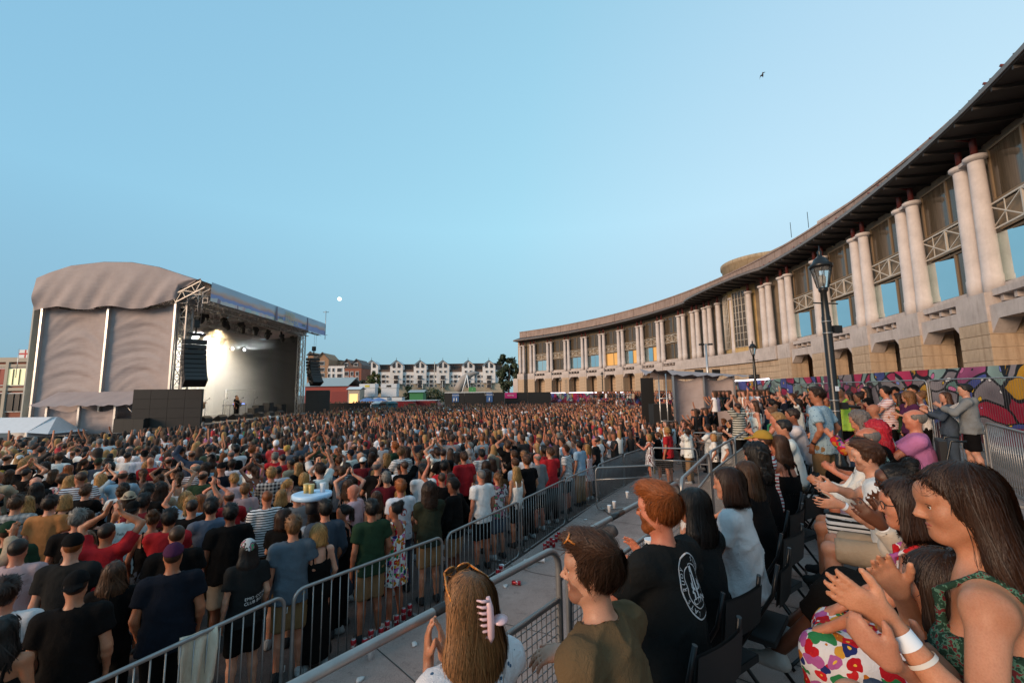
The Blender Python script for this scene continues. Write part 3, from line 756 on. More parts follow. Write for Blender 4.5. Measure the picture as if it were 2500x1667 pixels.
def offs(L, d):
    """polyline shifted to its right by d"""
    o = []
    for i, p in enumerate(L):
        a = Vector(L[max(0, i - 1)]); b = Vector(L[min(len(L) - 1, i + 1)]); t = (b - a).normalized(); o.append((p[0] + t.y * d, p[1] - t.x * d))
    return o
fm = MB(); fp = [(-45, -20)] + offs(FL, .3) + [(-4, 64), (-45, 64)]; fm.prism(fp, -.1, .0 + .004); fm.build('arena_floor', FLOORM, kind='structure')
T1, T1B, T2, T3 = .22, .75, 1.25, 1.5
def terrace(name, edge, z, mat, z0=-.5):
    m = MB(); e = edge; far = [(70, e[-1][1] + 8), (70, e[0][1] - 8)]
    m.prism([(x, y) for x, y in reversed(e)] + [(e[0][0], e[0][1] - 6), (70, e[0][1] - 8), (70, e[-1][1] + 10)], z0, z)
    return m.build(name, mat, kind='structure')
terrace('lower_terrace', offs(FL, .28), T1, PAVE); terrace('middle_step', offs(BL, -.95), T1B, PAVE); terrace('upper_terrace', offs(BL, -.22), T2, PAVE)
t3e = offs(BL, 1.75); terrace('plateau', t3e, T3, PAVE)
# the plateau by the crescent is cobbled; paving joints on the terraces
cb = MB(); ce = offs(BL, 4.6); cb.prism([(x, y) for x, y in reversed(ce)] + [(ce[0][0], -8), (70, -8), (70, 72)], T3 - .1, T3 + .004); cb.build('cobbled_promenade', COBBLE, kind='structure')
JOINT = simple('joint_dark', (.045, .038, .034), .9)
jm = MB()
for i, (a, b) in enumerate(zip(BL[2:11], BL[3:12])):
    n = 3
    for q in range(n):
        t = q / n; p = Vector((a[0] + (b[0] - a[0]) * t, a[1] + (b[1] - a[1]) * t)); d = (Vector(b) - Vector(a)).normalized(); r_ = Vector((d.y, -d.x))
        p0 = p - r_ * .2; p1 = p + r_ * 1.72; w = d * .006
        jm.quad((*(p0 - w), T2 + .003), (*(p1 - w), T2 + .003), (*(p1 + w), T2 + .003), (*(p0 + w), T2 + .003))
E1_ = offs(FL, .30)
for i, (a, b) in enumerate(zip(E1_[1:9], E1_[2:10])):
    for q in range(2):
        t = (q + .3) / 2; p = Vector((a[0] + (b[0] - a[0]) * t, a[1] + (b[1] - a[1]) * t)); d = (Vector(b) - Vector(a)).normalized(); r_ = Vector((d.y, -d.x)); w = d * .007
        kx = 0; pts = [p + r_ * (u * .5) + d * (.05 * math.sin(u * 2.1 + i)) for u in range(0, 6)]
        for p0, p1 in zip(pts, pts[1:]): jm.quad((*(p0 - w), T1 + .003), (*(p1 - w), T1 + .003), (*(p1 + w), T1 + .003), (*(p0 + w), T1 + .003))
jm.build('paving_joints', JOINT, kind='structure')
# ---------------------------------------------------------------- crescent building
CC = (-47.22, 43.50); CR = 73.22; ZB = 7.4; CH = 6.5
def cp(th, dr, z): a = R(th); return (CC[0] + (CR + dr) * math.cos(a), CC[1] + (CR + dr) * math.sin(a), z)
def cM(th, dr, z):
    """local x along facade (towards smaller angle), y out towards the square, z up"""
    a = R(th); return frame_mat(cp(th, dr, z), (math.sin(a), -math.cos(a), 0), (-math.cos(a), -math.sin(a), 0), (0, 0, 1))
def mk_stone(name, col, stain=.5, sc=1.0):
    k = N(name); v = k.coord('Object'); g = k.noise(v, .9 * sc, 5, .65); st = k.noise(k.coord('Object', (3, 3, .5)), 1.6 * sc, 4, .6); f = k.noise(v, 60, 2)
    c = k.ramp(g, [(.3, tuple(x * .78 for x in col)), (.7, tuple(x * 1.12 for x in col))])
    c = k.mix(c, k.ramp(st, [(.30, (.50, .42, .36)), (.50, (1, 1, 1))]), stain, 'MULTIPLY'); k.base(c); k.set(Roughness=.82); k.bump(f, .25, .004); MATS[name] = k.m; return k.m
S_WARM = mk_stone('bath_stone', (.47, .345, .24)); S_PALE = mk_stone('pale_stone', (.50, .435, .41), .35); S_COL = mk_stone('column_concrete', (.60, .54, .525), .15)
S_CAP = mk_stone('parapet_stone', (.30, .22, .19), .7); S_GOLD = mk_stone('yellow_render', (.44, .30, .13), .35)
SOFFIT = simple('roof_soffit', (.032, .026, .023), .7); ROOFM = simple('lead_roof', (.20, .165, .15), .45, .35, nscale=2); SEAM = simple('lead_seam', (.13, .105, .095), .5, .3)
REDST = simple('red_steel', (.13, .022, .018), .5); FRAMEW = simple('window_frame_bronze', (.20, .14, .085), .5); RAILW = simple('rail_white', (.52, .47, .41), .5)
MIRR = N('mirror_glass'); MIRR.set(Roughness=.025, Metallic=1.0); _f = MIRR.noise(MIRR.coord(), .8, 2); MIRR.base(MIRR.mix((.62, .72, .72), (.70, .80, .79), _f)); MIRR.bump(_f, .02, .05); MIRR = MIRR.m  # metal mirror finish gives these panes their bright sky reflection
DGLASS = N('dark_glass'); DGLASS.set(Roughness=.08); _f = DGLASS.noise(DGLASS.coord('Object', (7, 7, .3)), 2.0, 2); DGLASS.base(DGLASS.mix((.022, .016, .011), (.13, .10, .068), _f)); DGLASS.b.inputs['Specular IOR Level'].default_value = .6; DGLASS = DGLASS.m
LITGLASS = emit('lit_window', (.55, .30, .09), .55)
PANELB = mk_stone('spandrel_panel', (.24, .185, .13), .3)
cres = link('crescent_building', None, None, None, (0, 0, 0), None, 'long curved stone building with paired white columns and a dark overhanging roof', 'building')
def part(name, me, mat, th=0, dr=0, z=0, parent=None, mw=None, **kw):
    o = bpy.data.objects.new(name, me); COL.objects.link(o)
    if not me.materials: me.materials.append(mat)
    o.parent = parent or cres; o.matrix_local = mw if mw is not None else cM(th, dr, z); return o
def arcband(th0, th1, prof, step=1.0, mat=None, name='band', caps=True, bow=None):
    """closed profile [(dr,z)] swept along the arc"""
    n = max(1, int(abs(th1 - th0) / step)); m = MB(); k = len(prof); vs = []
    for i in range(n + 1):
        t = th0 + (th1 - th0) * i / n; b = bow(t) if bow else 0
        for dr, z in prof: vs.append(cp(t, dr - (b if dr < 1.5 else 0), z))
    fs = [(i * k + j, (i + 1) * k + j, (i + 1) * k + (j + 1) % k, i * k + (j + 1) % k) for i in range(n) for j in range(k)]
    fs += [tuple(range(k)), tuple(reversed(range(n * k, n * k + k)))]
    m.add(vs, fs); o = m.build(name, mat, cres); return o
bow = lambda t: 1.3 * max(0, 1 - ((t - 4.4) / 6.2) ** 2) ** .6 if abs(t - 4.4) < 6.2 else 0
TH0, TH1 = -33.0, 48.6
# columns
colm = MB().lathe([(.36, 0), (.36, .82), (.345, .84), (.345, .86), (.335, .88), (.31, 4.0), (.285, CH - .30), (.285, CH - .28)], n=20).mesh('column')
capm = MB().lathe([(.30, 0), (.40, .10), (.42, .13), (.42, .25), (.38, .28)], n=20).mesh('capital')
tiem = MB().box((0, 0, .19), (1.1, .5, .17)).mesh('capital_link')
postm = MB().tube([(0, 0, 0), (0, 0, 1.55)], .13, 10).mesh('steel_post')
brm = MB().tube([(0, 0, .75), (0, 1.55, 1.28)], .05, 6).mesh('steel_brace')
blockm = boxm((2.0, 1.5, 1.30)); thin_block = boxm((1.3, 1.3, 1.30))
pairs = [-31.3, -27.3, -23.3, -19.3, -15.3, -11.3, -7.2, -3.1, -.5, 8.5, 10.6, 13.1, 17.1, 21.1, 25.1, 29.1, 33.05, 37.0, 41.0, 45.0, 47.5]
singles = [1.9, 4.4, 6.65]
DTH = math.degrees(.53 / CR)
def column(th):
    c = part('column', colm, S_COL, th, 0, ZB); part('capital', capm, S_COL, th, 0, ZB + CH - .28, parent=c, mw=Matrix.Translation((0, 0, CH - .28)))
    p = part('steel_post', postm, REDST, th, 0, ZB + CH); part('steel_brace', brm, REDST, parent=p, mw=Matrix.Identity(4))
for th in pairs:
    column(th - DTH); column(th + DTH); part('capital_link', tiem, S_COL, th, 0, ZB + CH - .28)
    part('plinth', blockm, S_PALE, th, .1, ZB - .65)
for th in singles: column(th)
# rusticated piers: every course a stone of its own
nc = 8; ch = (ZB - 1.30 - T3) / nc
coursem = MB(); coursem.box((0, 0, 0), (2.0, 1.5, ch - .035)); coursem = coursem.mesh('stone_course')
jointm = boxm((1.94, 1.44, ZB - 1.3 - T3))
recm = boxm((3.4, .5, ch - .03)); recj = boxm((3.4, .44, ZB - 1.3 - T3))
narrow = boxm((.35, 1.0, ZB - 1.3 - T3))
pierth = [t for t in pairs if t < -1 or t > 12]
for th in pierth:
    part('pier_core', jointm, S_WARM, th, .1, T3 + (ZB - 1.3 - T3) / 2)
    for i in range(nc): part('stone_block', coursem, S_WARM, th, .1, T3 + ch * (i + .5))
bays = [(a + b) / 2 for a, b in zip(pairs, pairs[1:]) if abs(b - a) > 3.5 and not (a < 0 < b)]
lintm = MB(); w2 = (math.radians(4) * CR - 2.0) / 2
lintm.extrude([(-w2, .55, .62), (w2, .55, .62), (w2, .55, -.62), (w2 - .55, .55, 0), (-w2 + .55, .55, 0), (-w2, .55, -.62)], (0, -.75, 0)); lintm = lintm.mesh('lintel')
ledgem = MB().box((0, 0, 0), (2 * w2 - .1, .5, .28)).mesh('ledge')
slotm = boxm((.18, .4, .28))
winW = 2 * w2 + 1.05
def xrail():
    m = MB(); w = winW; n = 2; hh = 1.15
    for z in (0, hh): m.bar((-w / 2, 0, z), (w / 2, 0, z), .07)
    for i in range(n + 1): m.bar((-w / 2 + w * i / n, 0, 0), (-w / 2 + w * i / n, 0, hh), .08)
    for i in range(n):
        a, b = -w / 2 + w * i / n, -w / 2 + w * (i + 1) / n
        m.bar((a, -.02, 0), (b, -.02, hh), .045); m.bar((a, .02, hh), (b, .02, 0), .045); m.bar(((a + b) / 2, 0, 0), ((a + b) / 2, 0, hh), .03)
    return m.mesh('balcony_rail')
railm = xrail(); panelm = boxm((winW, .12, 1.2)); sillm = boxm((winW, .5, .30))
def win_frame(w, h):
    m = MB()
    for x in (-w / 2, -.0, w / 2): m.box((x, 0, h / 2), (.11, .16, h))
    for z in (0.05, h - .05): m.box((0, .005, z), (w, .14, .1))
    return m.mesh('window_frame')
wf_lo = win_frame(winW, 2.35); wf_hi = win_frame(winW, 2.55)
pane_lo = boxm((winW / 2 - .1, .02, 2.2)); pane_hi = boxm((winW / 2 - .1, .02, 2.4))
lit = {23.1: (0, 1), 27.1: (1, 1), 19.1: (0, 1)}
for th in bays:
    for i in range(nc): part('stone_block', recm, S_WARM, th, 1.6, T3 + ch * (i + .5))
    part('recess_core', recj, JOINT, th, 1.62, T3 + (ZB - 1.3 - T3) / 2)
    # dark doorway leaf in part of the recess
    part('lintel', lintm, S_PALE, th, 0, ZB - 1.22 + .0); part('ledge', ledgem, S_PALE, th, -.15, ZB - .04); [part('ledge_support', slotm, S_PALE, mw=cM(th, -.05, ZB - .32) @ Matrix.Translation((-w2 + .35 + q * (2 * w2 - .7) / 3, 0, 0))) for q in range(4)]
    part('window_sill', sillm, S_PALE, th, .40, ZB + .27)
    near = th < 0
    for (wf, pn, z, hh) in ((wf_lo, pane_lo, ZB + .42, 2.35), (wf_hi, pane_hi, ZB + 4.25, 2.55)):
        w = part('window', wf, FRAMEW, th, .52, z)
        for sg in (-1, 1):
            low = pn is pane_lo
            key = [v for q, v in lit.items() if abs(q - th) < .6]
            if low and key and key[0][0 if sg < 0 else 1]: mt = LITGLASS
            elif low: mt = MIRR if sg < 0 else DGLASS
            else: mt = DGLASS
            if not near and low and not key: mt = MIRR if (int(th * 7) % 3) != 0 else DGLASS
            me = pn.copy() if False else pn
            g = bpy.data.objects.new('pane', me); COL.objects.link(g); g.parent = w
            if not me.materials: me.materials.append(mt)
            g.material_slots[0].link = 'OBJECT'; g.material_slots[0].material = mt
            g.matrix_local = Matrix.Translation((sg * winW / 4, 0, hh / 2)) @ Matrix.Rotation(R((-17 if near else -6) if mt is MIRR else 0), 4, 'Z')  # mirror panes are turned in their frames to catch the sky reflection
    # spandrel panel and balcony rail between the window rows
    part('spandrel_panel', panelm, PANELB, th, .56, ZB + 3.5); part('balcony_rail', railm, RAILW, th, .20, ZB + 2.9)
# continuous walls and bands
WALLM = S_GOLD
arcband(TH0, TH1, [(.80, ZB - .2), (.80, 14.95), (14, 14.95), (14, ZB - .2)], 2, PANELB, 'upper_wall')
arcband(TH0, TH1, [(1.9, T3 - .3), (1.9, ZB - .3), (13.9, ZB - .3), (13.9, T3 - .3)], 2, S_WARM, 'lower_wall')
arcband(TH0, TH1, [(.35, ZB - .42), (.35, ZB - .30), (1.9, ZB - .30), (1.9, ZB - .42)], 1, JOINT, 'floor_slab')
# centre: bowed bay behind the single columns
bowc = MB(); prof = []
n = 24
for i in range(n + 1):
    t = -.2 + 9.0 * i / n; d = 1.1 - 2.2 * max(0, 1 - ((t - 4.3) / 3.6) ** 2) if abs(t - 4.3) < 3.6 else 1.1; prof.append((t, max(d, -.0) if False else d + .9))
vs = [cp(t, d, ZB - .2) for t, d in prof] + [cp(t, d, 14.93) for t, d in prof]
bowc.add(vs, [(i, i + 1, n + 2 + i, n + 1 + i) for i in range(n)], True); bowc.build('centre_wall', S_GOLD, cres)
gw = MB(); gp = MB()
for c0, c1 in ((2.3, 4.0), (4.75, 6.4)):
    m = 5; fr = MB(); pn = MB()
    def dd(t): return 1.1 - 2.2 * max(0, 1 - ((t - 4.3) / 3.6) ** 2) + .9 - .06
    ts = [c0 + (c1 - c0) * i / m for i in range(m + 1)]
    for t in ts: fr.tube([cp(t, dd(t) - .02, ZB + .6), cp(t, dd(t) - .02, 14.3)], .045, 5)
    for z in [ZB + .6 + 6.3 * j / 8 for j in range(9)]: fr.tube([cp(t, dd(t) - .02, z) for t in ts], .035, 5)
    for a, b in zip(ts, ts[1:]): pn.quad(cp(a, dd(a) + .02, ZB + .6), cp(b, dd(b) + .02, ZB + .6), cp(b, dd(b) + .02, 14.3), cp(a, dd(a) + .02, 14.3))
    w = fr.build('bow_window', RAILW, cres); pn.build('pane', DGLASS, w)
arcband(-2.2, 12.2, [(-.75, ZB - 1.3), (-.75, ZB - .02), (1.2, ZB - .02), (1.2, ZB - 1.3)], 1, S_PALE, 'centre_plinth')
cst = MB()
for i in range(nc):
    t0 = -2.3; segs = 5; wdt = 14.6 / segs
    for j in range(segs):
        o = arcband(t0 + wdt * j + .02, t0 + wdt * (j + 1) - .02, [(-.5, T3 + ch * i), (-.5, T3 + ch * (i + 1) - .03), (1.2, T3 + ch * (i + 1) - .03), (1.2, T3 + ch * i)], 1, S_WARM, 'stone_block')
dk = simple('doorway_dark', (.030, .022, .018), .7)
for th in (1.2, 7.6): part('doorway', boxm((1.7, .3, 3.3)), dk, th, -.52, T3 + 1.65)
# roof: soffit, eave, leaded slope, parapet
EZ = 14.92
arcband(TH0, TH1, [(-1.5, EZ), (-1.5, EZ + .20), (1.2, EZ + 1.05), (14, EZ + 1.05), (14, EZ - .1), (1.2, EZ - .1)], .7, ROOFM, 'roof', bow=bow)
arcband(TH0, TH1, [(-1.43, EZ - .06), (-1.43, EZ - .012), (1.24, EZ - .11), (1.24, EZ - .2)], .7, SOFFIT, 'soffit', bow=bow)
seamm = MB().bar((0, -.02, 0), (0, -2.7, .85), .05, .06).mesh('roof_seam')
t = TH0
while t < TH1:
    part('roof_seam', seamm, SEAM, t, -1.5 - bow(t), EZ + .22); t += .55
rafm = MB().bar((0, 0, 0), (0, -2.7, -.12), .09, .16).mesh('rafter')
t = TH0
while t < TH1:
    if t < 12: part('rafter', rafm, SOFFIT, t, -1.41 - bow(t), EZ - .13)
    t += 1.0
for a in range(int(TH0), int(TH1), 4): arcband(a + .03, min(a + 3.98, TH1), [(.9, EZ + .9), (.9, 17.15), (1.5, 17.15), (1.5, EZ + .9)], .8, S_CAP, 'parapet_stone')
arcband(TH0, TH1, [(.82, 17.15), (.82, 17.3), (1.6, 17.3), (1.6, 17.15)], 1, S_CAP, 'coping')
# end return of the far wing, a pale end pier
arcband(48.1, 49.2, [(-.75, T3), (-.75, ZB - 1.0), (6, ZB - 1.0), (6, T3)], .6, S_PALE, 'end_pier')
arcband(48.3, 48.7, [(.4, ZB - 1.0), (.4, 15.0), (6, 15.0), (6, ZB - 1.0)], .4, S_WARM, 'end_wall')
# stepped attic and drum over the centre
DRUM = mk_stone('attic_stone', (.38, .29, .19), .6)
for dr, hw, z0, z1, ti in ((4.5, 9.6, 15.9, 18.9, 4.6), (6.5, 5.2, 18.9, 20.2, 4.2)):
    arcband(ti - hw / 1.28 * .9, ti + hw / 1.28 * .55, [(dr, z0), (dr, z1), (dr + 7, z1), (dr + 7, z0)], 1, DRUM, 'attic_block')
part('drum', MB().lathe([(5.3, 0), (5.3, 2.6), (5.5, 2.7), (5.5, 3.2), (5.1, 3.3)], n=40).mesh('drum'), DRUM, 9.2, 9.8, 17.2)
arcband(-7.5, -1.5, [(5, 16), (5, 20.0), (11, 20.6), (11, 16)], 1, S_PALE, 'roof_block'); arcband(-4.6, -1.0, [(3.4, 16), (3.4, 18.4), (5, 18.4), (5, 16)], 1, DRUM, 'roof_block')
for th in (12.5, -1.0, 1.0): part('mast', MB().tube([(0, 0, 0), (0, 0, 1.7)], .03, 5).mesh('mast'), BLACKP, th, 4.6, 17.2 if th > 5 else 19.6)
# ---------------------------------------------------------------- stage
TARP = N('grey_tarpaulin'); _v = TARP.coord(); _f = TARP.noise(_v, 1.3, 5, .6); TARP.base(TARP.ramp(_f, [(.3, (.33, .26, .25)), (.7, (.39, .315, .305))])); TARP.set(Roughness=.7); TARP.bump(TARP.noise(TARP.coord('Object', (1, 1, 5)), 2.2, 4), .35, .06); TARP = TARP.m
ALU = simple('aluminium', (.55, .53, .52), .35, .8); STEELG = simple('galvanised_steel', (.31, .295, .285), .42, .7, noise=.25, nscale=14, bump=.1, bscale=90, bdist=.002)
DARK = simple('stage_black', (.014, .012, .011), .7); DECK = simple('stage_deck', (.05, .042, .038), .6); LEDB = simple('led_screen', (.030, .022, .018), .5, bump=.2, bscale=8)
BACKC = simple('pale_backdrop', (.5, .47, .41), .8)
SX0, SX1, SY0, SY1 = -30.9, -21.2, 27.0, 43.4; DZ = 1.55; SW = 'stage'
stage = thing('stage', 'open air concert stage with a grey tarpaulin arched roof, side wall and lattice towers', 'stage', (0, 0, 0))
def S(m, name, mat, parent=stage, **kw): return m.build(name, mat, parent, **kw)
# roof tarp: arched profile along x, ribs along y, with slack
prof = [(-30.3, 9.15), (-30.4, 11.0), (-29.6, 11.35), (-28.3, 11.78), (-26.2, 12.0), (-24.4, 11.95), (-22.6, 11.6), (-21.0, 11.05), (-19.7, 10.62)]
def arch(x):
    for (a, za), (b, zb) in zip(prof[1:], prof[2:]):
        if a <= x <= b: t = (x - a) / (b - a); return za + (zb - za) * t
    return prof[-1][1]
P_ = []; ny = 24
for i in range(ny + 1):
    y = SY0 - .35 + (SY1 + .6 - SY0) * i / ny; sag = -.10 * abs(math.sin(math.pi * i / 4)); P_.append([(x, y, z + (sag if k > 1 and k < len(prof) - 1 else 0)) for k, (x, z) in enumerate(prof)])
m = MB(); m.grid(P_); S(m, 'roof_tarpaulin', TARP)
def skirt(y, top, bot, name, sgn=-1):
    """side fascia of the roof: wrinkled cloth hanging from the arch"""
    G = []
    nx = 60; nz = 12
    for i in range(nx + 1):
        x = -30.4 + (10.6) * i / nx; zt = arch(x) - .02; zb_ = bot(x); row = []
        for j in range(nz + 1):
            t = j / nz; w = .07 * math.sin(x * 2.1 + 5 * t) * t + .05 * math.sin(x * 5.3 + 9 * t) * t + .10 * math.sin(t * math.pi)
            row.append((x, y + sgn * w, zt + (zb_ - zt) * t))
        G.append(row)
    m = MB(); m.grid(G); return S(m, name, TARP)
bots = lambda x: 9.0 + .10 * math.sin(x * 1.9) + (.65 if x > -21.3 else 0) + max(0, (x + 22.6)) * .42
skirt(SY0 - .38, None, bots, 'roof_fascia'); skirt(SY1 + .28, None, bots, 'roof_fascia', 1)
# side wall: two slack sheets between poles
def sheet(x0, x1, z0, z1, y, name, mat=TARP, amp=.17, nx=44, nz=64, seed=0, parent=None):
    G = []
    for i in range(nx + 1):
        u = i / nx; row = []
        for j in range(nz + 1):
            v = j / nz; bell = math.sin(math.pi * u)
            sagz = -.45 * bell * v ** 2 * .6
            ph = (v * 30 - bell * 4.2 + seed + 1.3 * math.sin(v * 9 + seed * 3)); w = amp * bell * (.5 + .6 * v) * (math.sin(ph) * .30 + .22 * math.sin(ph * 2.3 + u * 4 + seed) + .12 * math.sin(ph * 4.1 - u * 7)) - .25 * bell
            row.append((x0 + (x1 - x0) * u, y - w * .9, z0 + (z1 - z0) * v + sagz * (1 if v > .5 else 0)))
        G.append(row)
    m = MB(); m.grid(G); return m.build(name, mat, parent or stage)
XP = [-30.15, -25.9, -21.6]
sheet(XP[0], XP[1], .1, 9.25, SY0 + .1, 'side_curtain', seed=.5); sheet(XP[1], XP[2], 1.0, 9.25, SY0 + .1, 'side_curtain', seed=2.1)
for x in XP: S(MB().box((x, SY0 - .02, 4.7), (.13, .13, 9.2)), 'side_pole', ALU)
sheet(XP[0], XP[2], .1, 9.3, SY1 - .1, 'side_curtain', DARK, seed=4)
for x0_, x1_ in zip(XP, XP[1:]):
    for q in range(3): S(MB().bar((x0_ + .1, SY0 - .01, 9.32), (x0_ + (x1_ - x0_) * (q + .5) / 3, SY0 - .12, 9.12), .03), 'lacing', DARK)
# back curtain
S(MB().box((SX0 - .1, (SY0 + SY1) / 2, 5.2), (.1, SY1 - SY0 - .4, 9.6)), 'back_curtain', BACKC)
# deck
S(MB().box(((SX0 + SX1) / 2 + .3, (SY0 + SY1) / 2, DZ - .15), (SX1 - SX0 + 1.0, SY1 - SY0 + .4, .3)), 'deck', DECK)
S(MB().box((SX1 + .7, (SY0 + SY1) / 2 + .5, DZ / 2 - .05), (.06, SY1 - SY0 + 3, DZ - .2)), 'front_skirt', DARK)
S(MB().box((SX1 + .82, (SY0 + SY1) / 2 + .5, DZ - .05), (.18, SY1 - SY0 + 3.4, .1)), 'deck_edge', ALU)
# lattice towers
def lattice(m, a, b, w, r=.035, step=.6):
    a, b = Vector(a), Vector(b); d = (b - a); L = d.length; d.normalize(); up = Vector((0, 0, 1)) if abs(d.z) < .9 else Vector((1, 0, 0))
    x = d.cross(up).normalized() * w / 2; y = x.cross(d).normalized() * w / 2
    cs = [x + y, -x + y, -x - y, x - y]
    for c in cs: m.bar(a + c, b + c, r * 2)
    n = max(1, int(L / step))
    for i in range(n):
        p, q = a + d * L * i / n, a + d * L * (i + 1) / n
        for k in range(4):
            c0, c1 = cs[k], cs[(k + 1) % 4]
            if i % 2: c0, c1 = c1, c0
            m.bar(p + c0, q + c1, r); m.bar(p + c0, p + c1, r)
    return m
for x, y in ((SX1 - .1, SY0 + .45), (SX1 - .1, SY1 - .5), (SX0 + .9, SY0 + 1.7), (SX0 + .9, SY1 - 1.7)):
    S(lattice(MB(), (x, y, DZ - .2), (x, y, 9.7), .52), 'tower', STEELG, kind='stuff')
for y in (SY0 + 10.2,): S(lattice(MB(), (SX0 + 3.4, y, DZ), (SX0 + 3.4, y, 9.3), .42), 'tower', STEELG, kind='stuff')
for x in (SX1, SX0 + .8, (SX0 + SX1) / 2): S(lattice(MB(), (x, SY0, 9.6), (x, SY1, 9.6), .6), 'roof_truss', STEELG, kind='stuff')
for i in range(6):
    y = SY0 + .3 + (SY1 - SY0 - .6) * i / 5; S(lattice(MB(), (SX0, y, 10.2), (SX1 + 1.3, y, 10.1), .5, .03), 'roof_truss', STEELG, kind='stuff')
# cantilever corner at the front left, seen from the side
S(lattice(MB(), (SX1 - .3, SY0 - .1, 9.5), (-19.7, SY0 - .1, 10.45), .5, .03), 'cantilever', STEELG, kind='stuff'); S(lattice(MB(), (-19.75, SY0, 9.45), (-19.75, SY1, 9.5), .3, .025), 'cantilever', STEELG, kind='stuff')
# printed banner along the front eave
BAN = N('banner_print'); _v = BAN.coord('Generated'); _x, _y, _z = BAN.sep(_v)
_n = BAN.noise(BAN.coord('Object', (0, .55, 1.2)), 1.6, 4)
_zz = BAN.math('ADD', _z, BAN.math('MULTIPLY', BAN.math('SUBTRACT', _n, .5), .45))
_c = BAN.ramp(_zz, [(.0, (.30, .36, .58)), (.34, (.26, .33, .60)), (.44, (.62, .38, .30)), (.55, (.60, .48, .44)), (.72, (.42, .55, .66)), (1, (.40, .56, .68))])
_t = BAN.math('FRACT', BAN.math('MULTIPLY', _y, 26)); _h = BAN.math('LESS_THAN', _z, BAN.math('ADD', .10, BAN.math('MULTIPLY', BAN.noise(BAN.coord('Object', (0, 1.5, 0)), 1.2, 0), .20)))
_vo = BAN.n('TexVoronoi', feature='F1'); _vo.inputs['Scale'].default_value = 2.6; BAN.l(BAN.coord('Object', (0, 1, 0)), _vo.inputs['Vector'])
_hc = BAN.ramp(BAN.sep(_vo.outputs['Color'])[0], [(0, (.62, .60, .58)), (.3, (.30, .24, .30)), (.42, (.66, .52, .48)), (.6, (.46, .60, .60)), (.8, (.62, .60, .50))], 'CONSTANT')
_c = BAN.mix(_c, _hc, BAN.math('MULTIPLY', _h, BAN.math('LESS_THAN', _y, .62))); BAN.base(_c); BAN.set(Roughness=.6); BAN = BAN.m
bx0 = -19.35; by0, by1 = SY0 - .1, SY1 + .4
m = MB(); G = []
for i in range(41):
    y = by0 + (by1 - by0) * i / 40; G.append([(bx0 + .03 * math.sin(i * 1.3), y, 9.38 + (.10 if 0 else 0)), (bx0 + .06 * math.sin(i * .9), y, 10.0), (bx0 + .02, y, 10.62)])
m.grid(G); ban = S(m, 'banner', BAN)
wm = simple('banner_letter', (.62, .56, .36), .6); gm_ = simple('banner_green', (.10, .20, .15), .6); tw = simple('banner_tower', (.20, .16, .22), .7)
BR = Matrix(((0, 0, 1, 0), (1, 0, 0, 0), (0, 1, 0, 0), (0, 0, 0, 1)))   # text x -> +y, text y -> +z, out -> +x
for txt, y, z, sz, mt in (('SIREN', 36.6, 10.2, .62, wm), ('BRISTOL', 37.0, 9.68, .62, wm), ('LIVE', 35.15, 9.72, .34, gm_), ('LIVE', 39.05, 9.72, .34, gm_)):
    o = link('lettering', text_mesh(txt, sz, .004), ban, mt); o.matrix_local = Matrix.Translation((bx0 + .09, y, z)) @ BR
for y in (34.5, 39.8):
    S(MB().extrude([(bx0 + .07, y - .16, 9.42), (bx0 + .07, y + .16, 9.42), (bx0 + .07, y + .10, 10.1), (bx0 + .07, y + .04, 10.58), (bx0 + .07, y - .04, 10.58), (bx0 + .07, y - .10, 10.1)], (.01, 0, 0)), 'printed_tower', tw, ban)
S(MB().tube([(bx0, by1, 9.0), (bx0, by1, 12.0)], .03, 5).tube([(bx0 - .3, by1, 11.85), (bx0 + .3, by1, 11.85)], .03, 5).tube([(bx0, by1 - .3, 9.5), (bx0, by1 + .5, 9.5)], .025, 5), 'wind_gauge', STEELG, kind='stuff')
# hanging lights: two trusses of moving heads
headm = MB().box((0, 0, -.12), (.34, .34, .2)).lathe([(.10, -.75), (.17, -.62), (.19, -.36), (.14, -.22)], n=10).mesh('moving_head')
blindm = MB().box((0, 0, -.18), (.5, .16, .3)).mesh('strip_lamp')
for k in range(15):
    y = SY0 + 1.2 + k * 1.02
    lamp = link('moving_head', headm if k % 3 else blindm, None, DARK, (SX1 - .9 - (k % 2) * .5, y, 9.28 - .05 * (k % 3)), None, 'black stage lamp hanging from the roof truss above the stage', 'stage lamp', 'stage lamps under the roof')
    lamp.rotation_euler = (R(8 * ((k % 3) - 1)), R(18), R(k * 40))
for k in range(7):
    lamp = link('moving_head', headm, None, DARK, (SX0 + 4.6, SY0 + 3.6 + k * 1.35, 8.6), None, 'black stage lamp hanging from the roof truss above the stage', 'stage lamp', 'stage lamps under the roof'); lamp.rotation_euler = (0, R(25), 0)
BEAM = emit('lamp_lens', (.85, .93, 1.0), 14)
for k in range(3):
    x = SX0 + 2.6 + k * 1.15; y = SY1 - 2.2
    t = thing('spotlight', 'lit white spotlight shining across the smoke at the back of the stage', 'spotlight', (x, y, 8.0 - .12 * k), 0, 'lit spotlights')
    MB().lathe([(.10, -.3), (.16, -.1), (.16, 0)], n=12).build('lamp_body', DARK, t); MB().lathe([(.14, 0), (.13, .02)], n=12).build('lens', BEAM, t)
    dv = Vector((1, -.25, .10)).normalized(); t.rotation_euler = dv.to_track_quat('Z', 'Y').to_euler()
    ld = bpy.data.lights.new('spot', 'SPOT'); ld.energy = 3000; ld.spot_size = R(15); ld.spot_blend = .5; ld.shadow_soft_size = .1; ld.color = (.82, .92, 1)
    lo = bpy.data.objects.new('spot', ld); COL.objects.link(lo); lo.parent = t; lo.rotation_euler = (R(180), 0, 0); lo.location = (0, 0, .06)
